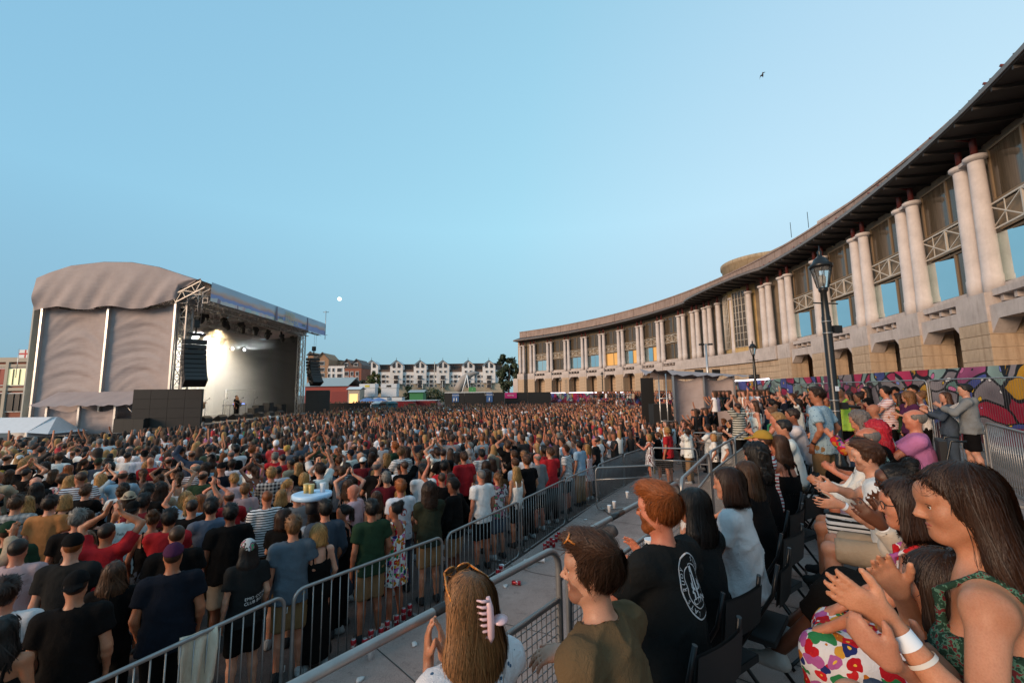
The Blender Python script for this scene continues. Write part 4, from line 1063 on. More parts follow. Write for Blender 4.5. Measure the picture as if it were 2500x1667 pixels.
# stage wash from lamps on the upstage truss
for (x, y, z, e, c) in ((SX0 + 2.5, SY0 + 5.5, 8.9, 9500, (1, .97, .90)), (SX0 + 3.6, SY0 + 9.5, 9.0, 10000, (.95, .97, 1)), (SX0 + 2.4, SY0 + 13.2, 9.3, 5000, (1, .95, .84)), (SX0 + 5.0, SY0 + 4.0, 8.8, 4000, (1, .72, .4)), (SX0 + 6.5, SY0 + 8.0, 8.8, 4000, (1, .72, .4))):
    ld = bpy.data.lights.new('wash', 'SPOT'); ld.energy = e; ld.spot_size = R(120); ld.spot_blend = .9; ld.shadow_soft_size = .3; ld.color = c
    lo = bpy.data.objects.new('wash', ld); COL.objects.link(lo); lo.location = (x, y, z)
# smoke drifting on the stage
SMK = bpy.data.materials.new('stage_smoke'); SMK.use_nodes = True; st = SMK.node_tree; st.nodes.clear()
so = st.nodes.new('ShaderNodeOutputMaterial'); pv = st.nodes.new('ShaderNodeVolumePrincipled'); pv.inputs['Color'].default_value = (.92, .90, .84, 1); pv.inputs['Anisotropy'].default_value = .25
tc = st.nodes.new('ShaderNodeTexCoord'); nz = st.nodes.new('ShaderNodeTexNoise'); nz.inputs['Scale'].default_value = .38; nz.inputs['Detail'].default_value = 3; st.links.new(tc.outputs['Object'], nz.inputs['Vector'])
sx = st.nodes.new('ShaderNodeSeparateXYZ'); st.links.new(tc.outputs['Generated'], sx.inputs[0])
mr = st.nodes.new('ShaderNodeMapRange'); mr.inputs[1].default_value = .35; mr.inputs[2].default_value = .95; mr.inputs[3].default_value = .62; mr.inputs[4].default_value = .0; st.links.new(sx.outputs[0], mr.inputs[0])
mu = st.nodes.new('ShaderNodeMath'); mu.operation = 'MULTIPLY'; st.links.new(mr.outputs[0], mu.inputs[0]); st.links.new(nz.outputs[0], mu.inputs[1]); st.links.new(mu.outputs[0], pv.inputs['Density']); st.links.new(pv.outputs[0], so.inputs['Volume'])
SMK.cycles.volume_step_rate = 3.0
MB().box(((SX0 + SX1) / 2 - .4, (SY0 + SY1) / 2, DZ + 3.7), (SX1 - SX0 - 1.6, SY1 - SY0 - 1.0, 7.2)).build('smoke', SMK, kind='stuff')
# line arrays
boxm_ = MB().extrude([(-.55, -.34, -.14), (.55, -.34, -.14), (.55, .34, -.10), (-.55, .34, -.10)], (0, 0, .26)).mesh('speaker_cabinet'); grillm = boxm((1.02, .03, .22))
GRILL = simple('speaker_grille', (.022, .020, .019), .6, bump=.3, bscale=200)
def line_array(loc, rz, n, label):
    t = thing('line_array', label, 'loudspeaker', loc, rz)
    z = 0; y = 0; a = 0
    MB().box((0, 0, .32), (.9, .5, .12)).tube([(0, 0, .3), (0, 0, .95)], .05, 6).box((0, 0, .95), (.28, .28, .45)).build('flying_frame', DARK, t)
    for i in range(n):
        a += R(1.2 + i * .75); y -= math.sin(a) * .32; z -= math.cos(a) * .32
        Mx = Matrix.Translation((0, y + .1, z + .18)) @ Matrix.Rotation(-a, 4, 'X'); c = link('speaker_cabinet', boxm_, t, DARK, mw=Mx); link('grille', grillm, c, GRILL, mw=Matrix.Translation((0, -.345, 0)))
    MB().tube([(0, 0, 1.0), (0, 0, 3.0)], .012, 4).tube([(.2, 0, 1.0), (.2, 0, 3.0)], .012, 4).build('chain', STEELG, t, kind='stuff')
pA = at_y(478, 815, 25.3); line_array((pA[0], pA[1], pA[2] - .35), R(48), 9, 'long curved black line array hanging beside the grey side wall of the stage')
pB = at_y(766, 867, 43.0); line_array((pB[0], pB[1], pB[2] - .3), R(58), 9, 'long curved black line array hanging beyond the far end of the stage')
def led(x0, x1, yt, yb, y, rz, label):
    a = at_y(x0, yt, y); b = at_y(x1, yb, y); t = thing('led_screen', label, 'screen', ((a[0] + b[0]) / 2, y, 0), rz); w = (b[0] - a[0]) / math.cos(rz); zc = (a[2] + b[2]) / 2; h = a[2] - b[2]
    MB().box((0, .12, zc), (w, .2, h)).build('housing', DARK, t)
    nx, nz = 4, 4; pm = boxm((w / nx - .012, .03, h / nz - .012))
    for i in range(nx):
        for j in range(nz): link('panel', pm, t, LEDB, (-w / 2 + w * (i + .5) / nx, 0, zc - h / 2 + h * (j + .5) / nz))
    for sg in (-1, 1): MB().box((sg * w * .35, .3, (zc - h / 2) / 2), (.12, .12, max(.2, zc - h / 2))).build('stand', DARK, t)
led(342, 475, 951, 1043, 25.6, R(14), 'dark switched off video screen beside the grey side tent of the stage'); led(751, 800, 953, 1008, 43.6, R(20), 'dark switched off video screen beyond the far end of the stage')
# subs stacked by the left screen
for k in range(3):
    p = at_y(300 + k * 24, 1030, 25.2); t = thing('bass_speaker', 'square black bass speaker beside the dark video screen', 'loudspeaker', (p[0], 25.2, 1.0), R(8), 'bass speakers')
    MB().box((0, 0, .55), (.56, .6, 1.1)).build('cabinet', DARK, t); MB().box((0, -.31, .55), (.5, .03, 1.0)).build('grille', GRILL, t)
    MB().box((0, 0, -.5), (.6, .6, 1.0)).build('riser', DARK, t)
# small annex tent in front of the side wall
ann = thing('annex_tent', 'low grey tarpaulin tent on white poles beside the stage', 'tent', (0, 0, 0))
ax = [at_y(px, 1000, 25.9)[0] for px in (118, 196, 284)]
for a, b in zip(ax, ax[1:]): sheet(a, b, .1, 2.75, 25.9, 'wall_sheet', TARP, .10, 24, 16, a, ann)
for x in ax: MB().box((x, 25.84, 1.45), (.12, .12, 2.8)).build('pole', ALU, ann)
G = []
for i in range(25):
    x = ax[0] - .7 + (at_y(345, 950, 26)[0] - ax[0] + .7) * i / 24; G.append([(x, 25.3, 2.86 + .05 * math.sin(i * 1.7)), (x, 26.0, 3.12 + i * .004), (x, 27.0, 3.7)])
m = MB(); m.grid(G); m.build('canopy', TARP, ann)
scx = [at_y(px, 1000, 25.7)[0] for px in (292, 335)]
m = MB().tube([(scx[1], 25.9, 0), (scx[1], 25.9, 3.4)], .03, 6).tube([(scx[0], 25.9, 3.0), (scx[1], 25.9, 2.0)], .03, 6).tube([(scx[0], 25.9, 2.0), (scx[1] + .3, 25.9, 2.0)], .03, 6); m.build('scaffold', ALU, ann, kind='stuff')
# scrim barrier at the left of the stage
SCRIM = N('black_scrim'); SCRIM.set(Roughness=.8); SCRIM.base(SCRIM.ramp(SCRIM.noise(SCRIM.coord(), 14, 3, .7), [(.45, (.006, .005, .005)), (.62, (.03, .026, .024)), (.70, (.16, .15, .14))])); SCRIM = SCRIM.m
sa, sb = np.array((-24.0, 21.2)), np.array((-18.4, 24.2)); n = 4
for i in range(n):
    a = sa + (sb - sa) * i / n; b = sa + (sb - sa) * (i + .97) / n; d = b - a; L = float(np.linalg.norm(d)); rz = math.atan2(d[1], d[0])
    t = thing('scrim_barrier', 'barrier hung with black net in front of the stage side tent', 'barrier', ((a[0] + b[0]) / 2, (a[1] + b[1]) / 2, 0), rz, 'net covered barriers')
    G = [[(-L / 2 + L * u / 14, .05 * math.sin(u * 1.7 + q * .9), q * .24) for q in range(7)] for u in range(15)]; m = MB(); m.grid(G); m.build('scrim', SCRIM, t)
    MB().tube([(-L / 2, .06, 0), (-L / 2, .06, 1.45), (L / 2, .06, 1.45), (L / 2, .06, 0)], .025, 6).build('frame', STEELG, t)
n = 8
for i in range(n):
    y0 = 24.6 + i * 2.4
    t = thing('pit_barrier', 'low black crowd barrier along the front of the stage', 'barrier', (-19.0, y0 + 1.2, 0), R(90), 'stage front barriers')
    MB().box((0, 0, .58), (2.34, .06, 1.14)).build('panel', DARK, t); MB().tube([(-1.17, .05, 1.16), (1.17, .05, 1.16)], .03, 6).build('top_rail', STEELG, t)
# white marquee at far left
WHITEP = simple('white_pvc', (.66, .66, .68), .5, bump=.2, bscale=1.5, bdist=.05)
mq = thing('marquee', 'small white gabled marquee standing left of the stage', 'marquee', (0, 0, 0))
mA = at_y(-30, 1060, 24.0); mB = at_y(155, 1052, 24.0); mC = at_y(112, 1019, 24.0)
x0, x1, zt, ze = mA[0] - 1, mB[0], mC[2], mB[2]; xm = mC[0] - .1
m = MB(); m.hexa([(x0, 23.2, ze), (xm, 23.2, ze), (xm, 26, ze), (x0, 26, ze), (x0, 24.4, zt), (xm, 24.4, zt), (xm, 24.8, zt), (x0, 24.8, zt)]); m.build('roof', WHITEP, mq)
m = MB(); m.extrude([(xm + .02, 23.2, ze), (xm + .9, 23.4, ze - .1), (xm + .9, 25.6, ze - .1), (xm + .02, 26, ze), (xm + .02, 24.6, zt)], (.05, 0, 0)); m.build('gable', WHITEP, mq)
m = MB().box(((x0 + xm) / 2, 26, ze / 2), (xm - x0, .05, ze)).box((xm + .03, 24.6, ze / 2), (.05, 2.8, ze)); m.build('wall', WHITEP, mq)
MB().box(((x0 + xm) / 2 - .2, 23.15, ze - .45), (.9, .02, .35)).build('notice', simple('notice_white', (.7, .7, .7)), mq)
for x in (x0, xm - .05): MB().box((x, 23.25, ze / 2), (.08, .08, ze)).build('leg', ALU, mq)
ORM = simple('orange_net', (.42, .13, .03), .8)
MB().box(((x0 + xm) / 2, 23.3, .55), (xm - x0 - .2, .03, 1.1)).build('orange_net', ORM, mq)
# low plank steps at far left
PLANK = simple('plank_grey', (.20, .15, .13), .8)
stp = thing('plank_steps', 'low grey plank steps at the edge of the crowd left of the stage', 'steps', (0, 0, 0))
for k in range(5):
    p = at_z(-40, 1128 + k * 11, .3 - k * .05); q = at_z(62 - k * 10, 1128 + k * 11, .3 - k * .05); MB().box(((p[0] + q[0]) / 2, p[1], .17 - k * .03), (q[0] - p[0], .55, .26 - k * .04)).build('step', PLANK, stp)
# backline: amps, risers, wedges, drum kit, mixing desk
def gear(name, label, loc, dims, cat, mat=DARK, group=None, rz=0):
    t = thing(name, label, cat, loc, rz, group); MB().box((0, 0, dims[2] / 2), dims).build('cabinet', mat, t); MB().box((dims[0] / 2 + .012, 0, dims[2] / 2), (.02, dims[1] * .86, dims[2] * .8)).build('grille', GRILL, t); return t
for k in range(7):
    t = thing('stage_monitor', 'black wedge monitor speaker on the front edge of the stage', 'loudspeaker', (SX1 + .1, SY0 + 2.6 + k * 1.55, DZ), R(180 + rng.uniform(-12, 12)), 'stage monitors')
    MB().extrude([(-.3, -.33, 0), (.3, -.33, 0), (.3, -.33, .15), (-.12, -.33, .42), (-.3, -.33, .3)], (0, .66, 0)).build('cabinet', DARK, t); MB().extrude([(.29, -.28, .175), (-.10, -.28, .425), (-.10, -.28, .44), (.30, -.28, .19)], (0, .56, 0)).build('grille', GRILL, t)
for k in range(4): gear('guitar_amplifier', 'black guitar amplifier standing on the stage behind the band', (SX0 + 3.6, SY0 + 3.2 + k * 2.0, DZ), (.5, .7, 1.1), 'amplifier', group='amplifiers')
DRUMW = simple('drum_shell', (.55, .50, .42), .35); BRASS = simple('cymbal_brass', (.55, .36, .10), .3, .9)
dr = thing('drum_kit', 'pale drum kit with brass cymbals on the stage', 'drum kit', (SX0 + 4.2, SY0 + 2.2, DZ), R(0))
bdm = MB(); bdm.tube([(-.25, 0, .32), (.2, 0, .32)], .3, 18); bdm.build('bass_drum', DRUMW, dr)
for x, y, z, r_ in ((-.1, .45, .62, .18), (-.1, -.4, .62, .18), (-.35, .6, .45, .2), (.05, .18, .78, .15)): MB().lathe([(r_, 0), (r_, .2)], (x, y, z - .1), 14).build('drum', DRUMW, dr)
for x, y in ((.0, .75), (0, -.75)): MB().lathe([(.24, 0), (.02, .03)], (x, y, 1.1), 14).tube([(x, y, 0), (x, y, 1.12)], .012, 4).build('cymbal', BRASS, dr)
dsk = thing('mixing_desk', 'black frame desk with a blue light bar on the far side of the stage', 'desk', (SX0 + 5.6, SY1 - 4.2, DZ), 0)
MB().box((0, 0, .95), (.7, 2.4, .1)).build('desk_top', DARK, dsk); MB().box((.37, 0, 1.05), (.03, 1.6, .05)).build('light_bar', emit('blue_bar', (.15, .3, 1.0), 4), dsk)
for sx_ in (-.3, .3):
    for sy_ in (-1.1, 1.1): MB().box((sx_, sy_, .47), (.05, .05, .94)).build('leg', DARK, dsk)
MB().tube([(.2, -1.6, 0), (.2, -1.6, 2.3), (.2, 2.6, 2.3), (.2, 2.6, 0)], .04, 6).build('overhead_frame', STEELG, dsk)
for k in range(5): gear('flight_case', 'black flight case standing on the far side of the stage', (SX1 - 1.5 - .3 * (k % 2), SY1 - 5.6 + k * 1.1, DZ), (.6, .8, .7 + .2 * (k % 3)), 'case', group='flight cases')
for k in range(4):
    t = thing('microphone_stand', 'thin microphone stand at the front of the stage', 'microphone', (SX1 - .5, SY0 + 3.4 + k * 1.9, DZ), 0, 'microphone stands')
    MB().tube([(0, 0, 0), (0, 0, 1.45), (.25, 0, 1.6)], .014, 5).build('stand', DARK, t); MB().lathe([(.12, 0), (.12, .03)], n=10).build('base', DARK, t); MB().lathe([(.02, 0), (.03, .06), (.02, .1)], (.27, 0, 1.57), 8).build('microphone', DARK, t)
# ---------------------------------------------------------------- hoardings, tents, lamps, far buildings, trees
def mk_graffiti():
    k = N('graffiti'); v0 = k.coord('Object'); oi = k.n('ObjectInfo'); av = k.n('VectorMath', operation='ADD'); k.l(v0, av.inputs[0]); k.l(oi.outputs['Location'], av.inputs[1]); v = av.outputs[0]
    nz = k.n('TexNoise'); nz.inputs['Scale'].default_value = .55; nz.inputs['Detail'].default_value = 1.5; k.l(v, nz.inputs['Vector'])
    sc = k.n('VectorMath', operation='SCALE'); sc.inputs['Scale'].default_value = 1.9; k.l(nz.outputs['Color'], sc.inputs[0]); ad = k.n('VectorMath', operation='ADD'); k.l(v, ad.inputs[0]); k.l(sc.outputs[0], ad.inputs[1]); w = ad.outputs[0]
    def vor(scale, feat):
        o = k.n('TexVoronoi', feature=feat); o.inputs['Scale'].default_value = scale; k.l(w, o.inputs['Vector']); return o
    c1 = k.sep(vor(1.25, 'F1').outputs['Color'])[0]; e1 = vor(1.25, 'DISTANCE_TO_EDGE').outputs['Distance']
    col = k.ramp(c1, [(0, (.36, .022, .08)), (.13, (.06, .08, .28)), (.28, (.13, .26, .22)), (.43, (.42, .22, .012)), (.50, (.26, .06, .15)), (.58, (.20, .30, .28)), (.74, (.30, .015, .04)), (.82, (.21, .19, .20))], 'CONSTANT')
    g = k.noise(w, 1.1, 1); col = k.mix(col, k.ramp(g, [(.3, (.48, .44, .48)), (.7, (1.1, 1.05, 1.05))]), 1.0, 'MULTIPLY')
    v2 = vor(3.0, 'F1'); inner = k.math('LESS_THAN', v2.outputs['Distance'], .23); ring = k.math('MULTIPLY', k.math('GREATER_THAN', v2.outputs['Distance'], .23), k.math('LESS_THAN', v2.outputs['Distance'], .28))
    ic = k.ramp(k.sep(v2.outputs['Color'])[1], [(0, (.62, .36, .02)), (.35, (.55, .52, .52)), (.6, (.45, .12, .25)), (.8, (.16, .20, .50))], 'CONSTANT'); pick = k.math('GREATER_THAN', k.sep(v2.outputs['Color'])[2], .45)
    col = k.mix(col, ic, k.math('MULTIPLY', inner, pick)); blk = (.008, .007, .009)
    col = k.mix(col, blk, k.math('MULTIPLY', ring, pick)); col = k.mix(col, blk, k.math('LESS_THAN', e1, .045))
    z = k.sep(v0)[2]; low = k.math('LESS_THAN', k.math('ADD', z, k.math('MULTIPLY', k.math('SUBTRACT', g, .5), 1.6)), .40); lowc = k.ramp(k.noise(w, .8, 2), [(.4, (.035, .006, .012)), (.6, (.16, .012, .022))]); col = k.mix(col, lowc, low)
    k.base(col); k.set(Roughness=.28); MATS['graffiti'] = k.m; return k.m
GRAF = mk_graffiti(); LEDW = emit('led_tube', (.95, .88, 1.0), 4.5); BLKH = simple('black_hoarding', (.012, .011, .011), .7)
HL = [(15.4, 4.0), (15.0, 8.0), (14.6, 11.5), (15.2, 17.0), (16.0, 22), (16.6, 27.5), (17.2, 34), (17.2, 41), (16.4, 48.5), (14.6, 55.5), (12.0, 62), (8.5, 68), (4.5, 73)]
hgs = []
for i, (a, b) in enumerate(zip(HL, HL[1:])):
    d = Vector(b) - Vector(a); L = d.length; rz = math.atan2(d.y, d.x)
    lb = ['painted hoarding section with bubble graffiti behind the railings and the man in a grey jacket', 'painted hoarding section with bubble graffiti behind the clapping group at the railings', 'painted hoarding section with graffiti behind the tall lamp post'][i] if i < 3 else 'painted hoarding section with graffiti below the piers of the crescent building'
    hh = 2.4 if i < 6 else 1.55; t = thing('graffiti_hoarding', lb, 'hoarding', (a[0], a[1], T3), rz, 'graffiti hoardings'); hgs.append(t)
    n = max(1, round(L / 2.4))
    for q in range(n): MB().box((L * (q + .5) / n, 0, hh / 2), (L / n - .015, .06 + .004 * (q % 2), hh)).build('panel', GRAF, t)
    for q in range(n + 1): MB().box((L * q / n, -.09, hh / 2 - .04), (.08, .1, hh - .1)).build('post', STEELG, t)
def led_tube(p0, p1, label):
    t = thing('light_tube', label, 'light', tuple(p0)); MB().tube([(0, 0, 0), tuple(Vector(p1) - Vector(p0))], .035, 8).build('tube', LEDW, t)
    for s_ in (.1, .9): v = (Vector(p1) - Vector(p0)) * s_; MB().box(tuple(v + Vector((.05, 0, 0))), (.12, .06, .06)).build('bracket', DARK, t)
led_tube((14.78, 9.0, T3 + 2.10), (14.48, 11.4, T3 + 2.05), 'glowing white light tube fixed along the graffiti hoarding by the railings'); led_tube((14.98, 6.2, T3 + 2.16), (14.80, 8.8, T3 + 2.11), 'glowing white light tube at the end of the graffiti hoarding')
for k, (a, b) in enumerate((((16.5, 27.4), (16.95, 33.8)), ((12.3, 61.0), (8.9, 67.0)), ((8.4, 67.8), (4.6, 72.6)), ((14.9, 54.4), (12.2, 61.0)))):
    led_tube((a[0] - .12, a[1], T3 + (2.42 if k == 0 else 1.6)), (b[0] - .12, b[1], T3 + (1.6 if k else 2.42)), ['glowing white light tube above the hoarding behind the mixing tent', 'glowing white light tube over the hoarding at the back of the crowd'][min(k, 1)])
    if k >= 1: bpy.context.scene.collection.objects[-1]
for o in COL.objects:
    if o.name.startswith('light_tube') and 'back of the crowd' in o.get('label', ''): o['group'] = 'light tubes at the back'
# flood tower lights? railing barrier by the promenade handled with the barriers
# ---- FOH mixing tent
foh = thing('mixing_tent', 'grey tarpaulin mixing tent with an open black side standing among the crowd', 'tent', (0, 0, 0))
fx0, fx1, fy0, fy1, fz = 7.6, 11.2, 21.2, 24.0, T3
def fpt(px, py, y): return at_y(px, py, y)
r0 = fpt(1575, 900, 21.0); r1 = fpt(1612, 899, 21.4); r2 = fpt(1813, 920, 21.8)
xl, xr = fpt(1642, 940, 21.2)[0], fpt(1790, 940, 21.2)[0]; xo = fpt(1607, 940, 21.2)[0]
G = []
for i in range(17):
    u = i / 16; x = xl - .1 + (r2[0] + .1 - xl) * u; G.append([(x, 20.9, 4.02 - .12 * u + .05 * math.sin(i * 2.1)), (x, 21.6, 4.30 - .30 * u), (x, 24.2, 4.35 - .3 * u), (x, 24.4, 3.9)])
m = MB(); m.grid(G); m.build('roof_sheet', TARP, foh)
G = [[(xo - .75 + .12 * i, 20.7 + .02 * i, 4.30 - .07 * abs(i - 4) + .03 * math.sin(i * 2)) , (xo - .55 + .16 * i, 22.4, 4.45 - .05 * i)] for i in range(9)]
m = MB(); m.grid(G); m.build('raised_flap', TARP, foh)
for a, b in ((xl, (xl + xr) / 2), ((xl + xr) / 2, xr)): sheet(a, b, fz, 4.0, 21.2, 'wall_sheet', TARP, .06, 20, 10, a, foh)
for x in (xl, (xl + xr) / 2, xr): MB().box((x, 21.12, fz + 1.25), (.08, .08, 2.5)).build('pole', ALU, foh)
MB().box(((xo + xl) / 2, 24.1, fz + 1.25), (xl - xo, .06, 2.5)).build('back_sheet', DARK, foh)
m = MB(); 
for x in (xo, (xo + xl) / 2): m.tube([(x, 21.1, T1B - .3), (x, 21.1, 4.1)], .03, 6)
for z in (fz + .3, fz + 1.4): m.tube([(xo, 21.1, z), (xl, 21.1, z)], .025, 6)
m.build('scaffold', ALU, foh, kind='stuff')
MB().box(((xo + xl) / 2, 22.2, fz + .55), (.9, .8, 1.1)).build('desk', DARK, foh)
# ---- street lamps
LGLASS = N('lantern_glass'); LGLASS.set(Roughness=.05); LGLASS.b.inputs['Transmission Weight'].default_value = .9; LGLASS.base((.8, .78, .75)); LGLASS = LGLASS.m
IRON = simple('black_iron', (.012, .011, .011), .35, .2)
def street_lamp(x, y, z, label, extra=False):
    t = thing('street_lamp', label, 'lamp post', (x, y, z), R(12), 'street lamps along the promenade')
    MB().lathe([(.13, 0), (.13, .25), (.085, .35), (.085, 3.3), (.075, 3.35), (.06, 3.85), (.09, 3.9), (.09, 3.96)], n=14).build('post', IRON, t)
    MB().tube([(-.3, 0, 3.62), (.34, 0, 3.62)], .016, 6).build('ladder_bar', IRON, t)
    ln = MB(); ln.lathe([(.10, 3.96), (.19, 4.42)], n=8, smooth=False); gl = ln.build('lantern_glass', LGLASS, t)
    fr = MB()
    for q in range(8):
        a = 2 * math.pi * q / 8; fr.tube([(.105 * math.cos(a), .105 * math.sin(a), 3.96), (.197 * math.cos(a), .197 * math.sin(a), 4.42)], .008, 4)
    fr.build('lantern_frame', IRON, t, kind='stuff')
    MB().lathe([(.215, 4.40), (.225, 4.47), (.16, 4.52), (.13, 4.60), (.05, 4.66), (.035, 4.72), (.05, 4.76), (.015, 4.82), (.005, 4.92)], n=14).build('lantern_cap', IRON, t)
    MB().lathe([(.03, 4.0), (.05, 4.1), (.05, 4.2), (.02, 4.25)], n=8).build('lamp_mantle', simple('mantle_white', (.75, .7, .62), .5), t)
    if extra:
        MB().box((.14, -.05, 1.42), (.16, .12, .14)).tube([(.2, -.05, 1.42), (.52, -.1, 1.38)], .035, 8).build('cable_clamp', BLACKP, t)
        MB().box((.22, -.02, 3.05), (.2, .1, .16)).build('loudspeaker_bracket', BLACKP, t)
        for z_ in (1.30, 1.52, 3.2, 2.95): MB().lathe([(.092, z_), (.092, z_ + .03)], n=14).build('steel_band', STEELG, t)
        MB().box((0, -.088, 1.78), (.09, .01, .10)).build('sticker', WRISTB, t)
lp = at_z(2056, 1160, T3); street_lamp(lp[0], lp[1], T3, 'black iron lamp post with a glass lantern beside the standing person in a patterned shirt', True)
for px, yy, lb in ((1845, 27.0, 'black lamp post with a glass lantern in front of the graffiti beside the mixing tent'), (1471, 66.0, 'slim black lamp post in front of the far wing of the crescent, taller in view'), (1368, 86.0, 'slim black lamp post at the far end of the crescent by the tree')):
    p = at_y(px, 940, yy); street_lamp(p[0], yy, T3, lb)
fm_ = thing('floodlight_mast', 'white floodlight mast rising behind the mixing tent', 'mast', (at_y(1727, 900, 27.5)[0], 27.5, T3))
MB().tube([(0, 0, 0), (0, 0, 4.7)], .07, 8).build('pole', ALU, fm_)
for sg in (-1, 1):
    MB().box((sg * .28, 0, 4.7), (.3, .14, .1)).build('flood_head', BLACKP, fm_); MB().box((sg * .55, 0, 2.9), (.5, .12, .35), R(10 * sg)).build('panel', BLACKP, fm_)
MB().bar((-.4, 0, 4.72), (.4, 0, 4.72), .05).build('crossbar', ALU, fm_)
# ---- back of the crowd: black hoarding, toilets, vans
BLUES = simple('sign_blue', (.05, .12, .30), .5); PINKS = simple('banner_pink', (.45, .02, .16), .5); WHT = simple('sign_white', (.75, .75, .75), .6); TEAL = simple('toilet_teal', (.07, .15, .18), .5); REDV = simple('van_red', (.30, .025, .025), .4); WROOF = simple('white_roof', (.62, .64, .66), .5)
by = 66.0
def hoard(px0, px1, y, z0, z1, label):
    a, b = at_y(px0, 960, y)[0], at_y(px1, 960, y)[0]; t = thing('black_hoarding', label, 'hoarding', ((a + b) / 2, y, 0), 0); n = max(1, int((b - a) / 2.5)); pm = boxm(((b - a) / n - .03, .08, z1 - z0))
    for i in range(n): link('panel', pm, t, BLKH, (a + (b - a) * (i + .5) / n - (a + b) / 2, 0, (z0 + z1) / 2))
    return t
zt = at_y(1150, 957, by)[2]
hoard(1085, 1232, by, 0, zt - .1, 'long black hoarding with blue toilet signs at the back of the crowd'); hoard(1232, 1345, 68.5, 0, zt - .15, 'black hoarding with a pink banner below the far end of the crescent')
t = thing('toilet_block', 'long white topped toilet cabin behind the black hoarding', 'cabin', (at_y(1145, 950, by + 2.4)[0], by + 2.4, 0)); MB().box((0, 0, 1.4), (7.2, 2.2, 2.8)).build('body', BLKH, t); MB().box((0, 0, 2.9 + zt - 3.0), (7.4, 2.4, .25)).build('roof', WROOF, t)
def sign(px, py0, py1, w, y, txt, mat, label, fig=True):
    c = at_y(px, (py0 + py1) / 2, y); h = at_y(px, py0, y)[2] - at_y(px, py1, y)[2]; t = thing('sign', label, 'sign', (c[0], y, c[2]))
    MB().box((0, 0, 0), (w, .05, h)).build('board', mat, t); RX = Matrix.Rotation(R(90), 4, 'X')
    if txt: o = link('lettering', text_mesh(txt, h * .24 if fig else h * .3, .004), t, WHT); o.matrix_local = Matrix.Translation((0, -.04, h * .30 if fig else 0)) @ RX
    return t, h
t, h = sign(1112, 961, 981, 1.0, by - .1, 'TOILETS', BLUES, 'blue TOILETS sign with two white figures on the black hoarding')
for sg in (-1, 1): MB().lathe([(.07, 0), (.10, .3), (.06, .34), (.02, .36), (.07, .42), (.07, .5), (.02, .54)], (sg * .2, -.06, -h * .42), 8).build('figure', WHT, t)
t, h = sign(1195, 959, 981, .95, by - .1, 'URINALS', BLUES, 'blue URINALS sign with one white figure on the black hoarding')
MB().lathe([(.07, 0), (.11, .32), (.06, .36), (.02, .38), (.08, .46), (.08, .54), (.02, .58)], (0, -.06, -h * .42), 8).build('figure', WHT, t)
t, h = sign(1247, 958, 972, 1.9, 68.3, 'BRISTOL', PINKS, 'pink banner with pale lettering on the black hoarding', False)
t, h = sign(1153, 945, 957, 1.2, 72, 'P', simple('sign_green', (.06, .25, .08), .5), 'green parking sign standing behind the toilets', False)
def portaloo(px, yy, label, mat):
    p = at_y(px, 990, yy); t = thing('portable_toilet', label, 'toilet', (p[0], yy, 0), 0, 'portable toilets'); MB().box((0, 0, 1.05), (1.1, 1.1, 2.1)).build('cabin', mat, t); MB().lathe([(.74, 0), (.72, .12), (.4, .28), (.1, .32)], (0, 0, 2.1), 12).build('roof', WROOF if mat is TEAL else mat, t); MB().box((0, -.57, 1.0), (.75, .04, 1.75)).build('door', simple('toilet_door', (.10, .17, .19), .5), t)
portaloo(921, 53, 'teal portable toilet with pale roof behind the crowd, left of the brown one', TEAL); portaloo(940, 53, 'brown portable toilet between two teal ones behind the crowd', simple('toilet_brown', (.10, .07, .06), .6)); portaloo(957, 52.5, 'teal portable toilet beside the red vans behind the crowd', simple('toilet_teal_dark', (.05, .12, .14), .5))
def van(px, yy, rz, mat, label, L=5.2):
    p = at_y(px, 980, yy); t = thing('van', label, 'van', (p[0], yy, 0), rz)
    MB().extrude([(-L / 2, -.95, .45), (L / 2, -.95, .45), (L / 2, -.95, 1.25), (L / 2 - .9, -.95, 1.5), (L / 2 - 1.5, -.95, 2.3), (-L / 2, -.95, 2.35)], (0, 1.9, 0)).build('body', mat, t); MB().box((-.4, 0, 2.38), (L - 1.6, 1.8, .1)).build('roof', WROOF, t)
    MB().box((L / 2 - 1.6, -.96, 1.75), (1.0, .04, .6)).build('side_window', DGLASS, t)
    for sx_ in (-L / 2 + 1, L / 2 - 1):
        for sy_ in (-.9, .9): MB().tube([(sx_, sy_ - .1, .36), (sx_, sy_ + .1, .36)], .36, 14).build('wheel', BLACKP, t)
van(990, 57, R(4), REDV, 'dark red van parked behind the crowd beside the portable toilets'); van(1040, 59, R(-6), REDV, 'red and white van parked behind the crowd', 6.0)
hoard(690, 905, 51.5, 0, 2.3, 'long black hoarding running from the stage to the portable toilets')
# ---- beyond: red shed, kiosks, containers
def shed(px0, px1, yt, ye, y, dep, wall, roof, label, gate=None):
    a = at_y(px0, ye, y); b = at_y(px1, ye, y); zt_ = at_y(px0, yt, y)[2]; w = b[0] - a[0]; t = thing('shed', label, 'shed', ((a[0] + b[0]) / 2, y, 0)); ze_ = a[2]
    MB().box((0, dep / 2, ze_ / 2), (w, dep, ze_)).build('wall', wall, t); MB().extrude([(-w / 2 - .3, -.4, ze_ - .05), (-w / 2 - .3, dep * .5, zt_), (-w / 2 - .3, dep + .4, ze_ - .05), (-w / 2 - .3, dep * .5, zt_ - .2)], (w + .6, 0, 0)).build('roof', roof, t)
    if gate: 
        for q in (-.22, .22): MB().box((w * q + w * .1, -.05, ze_ * .38), (w * .38, .08, ze_ * .76)).build('door', gate, t)
    return t, w, ze_
REDW = simple('red_timber', (.28, .035, .025), .6); GRNROOF = simple('pale_sheet_roof', (.34, .38, .38), .5, .1, bump=.3, bscale=3)
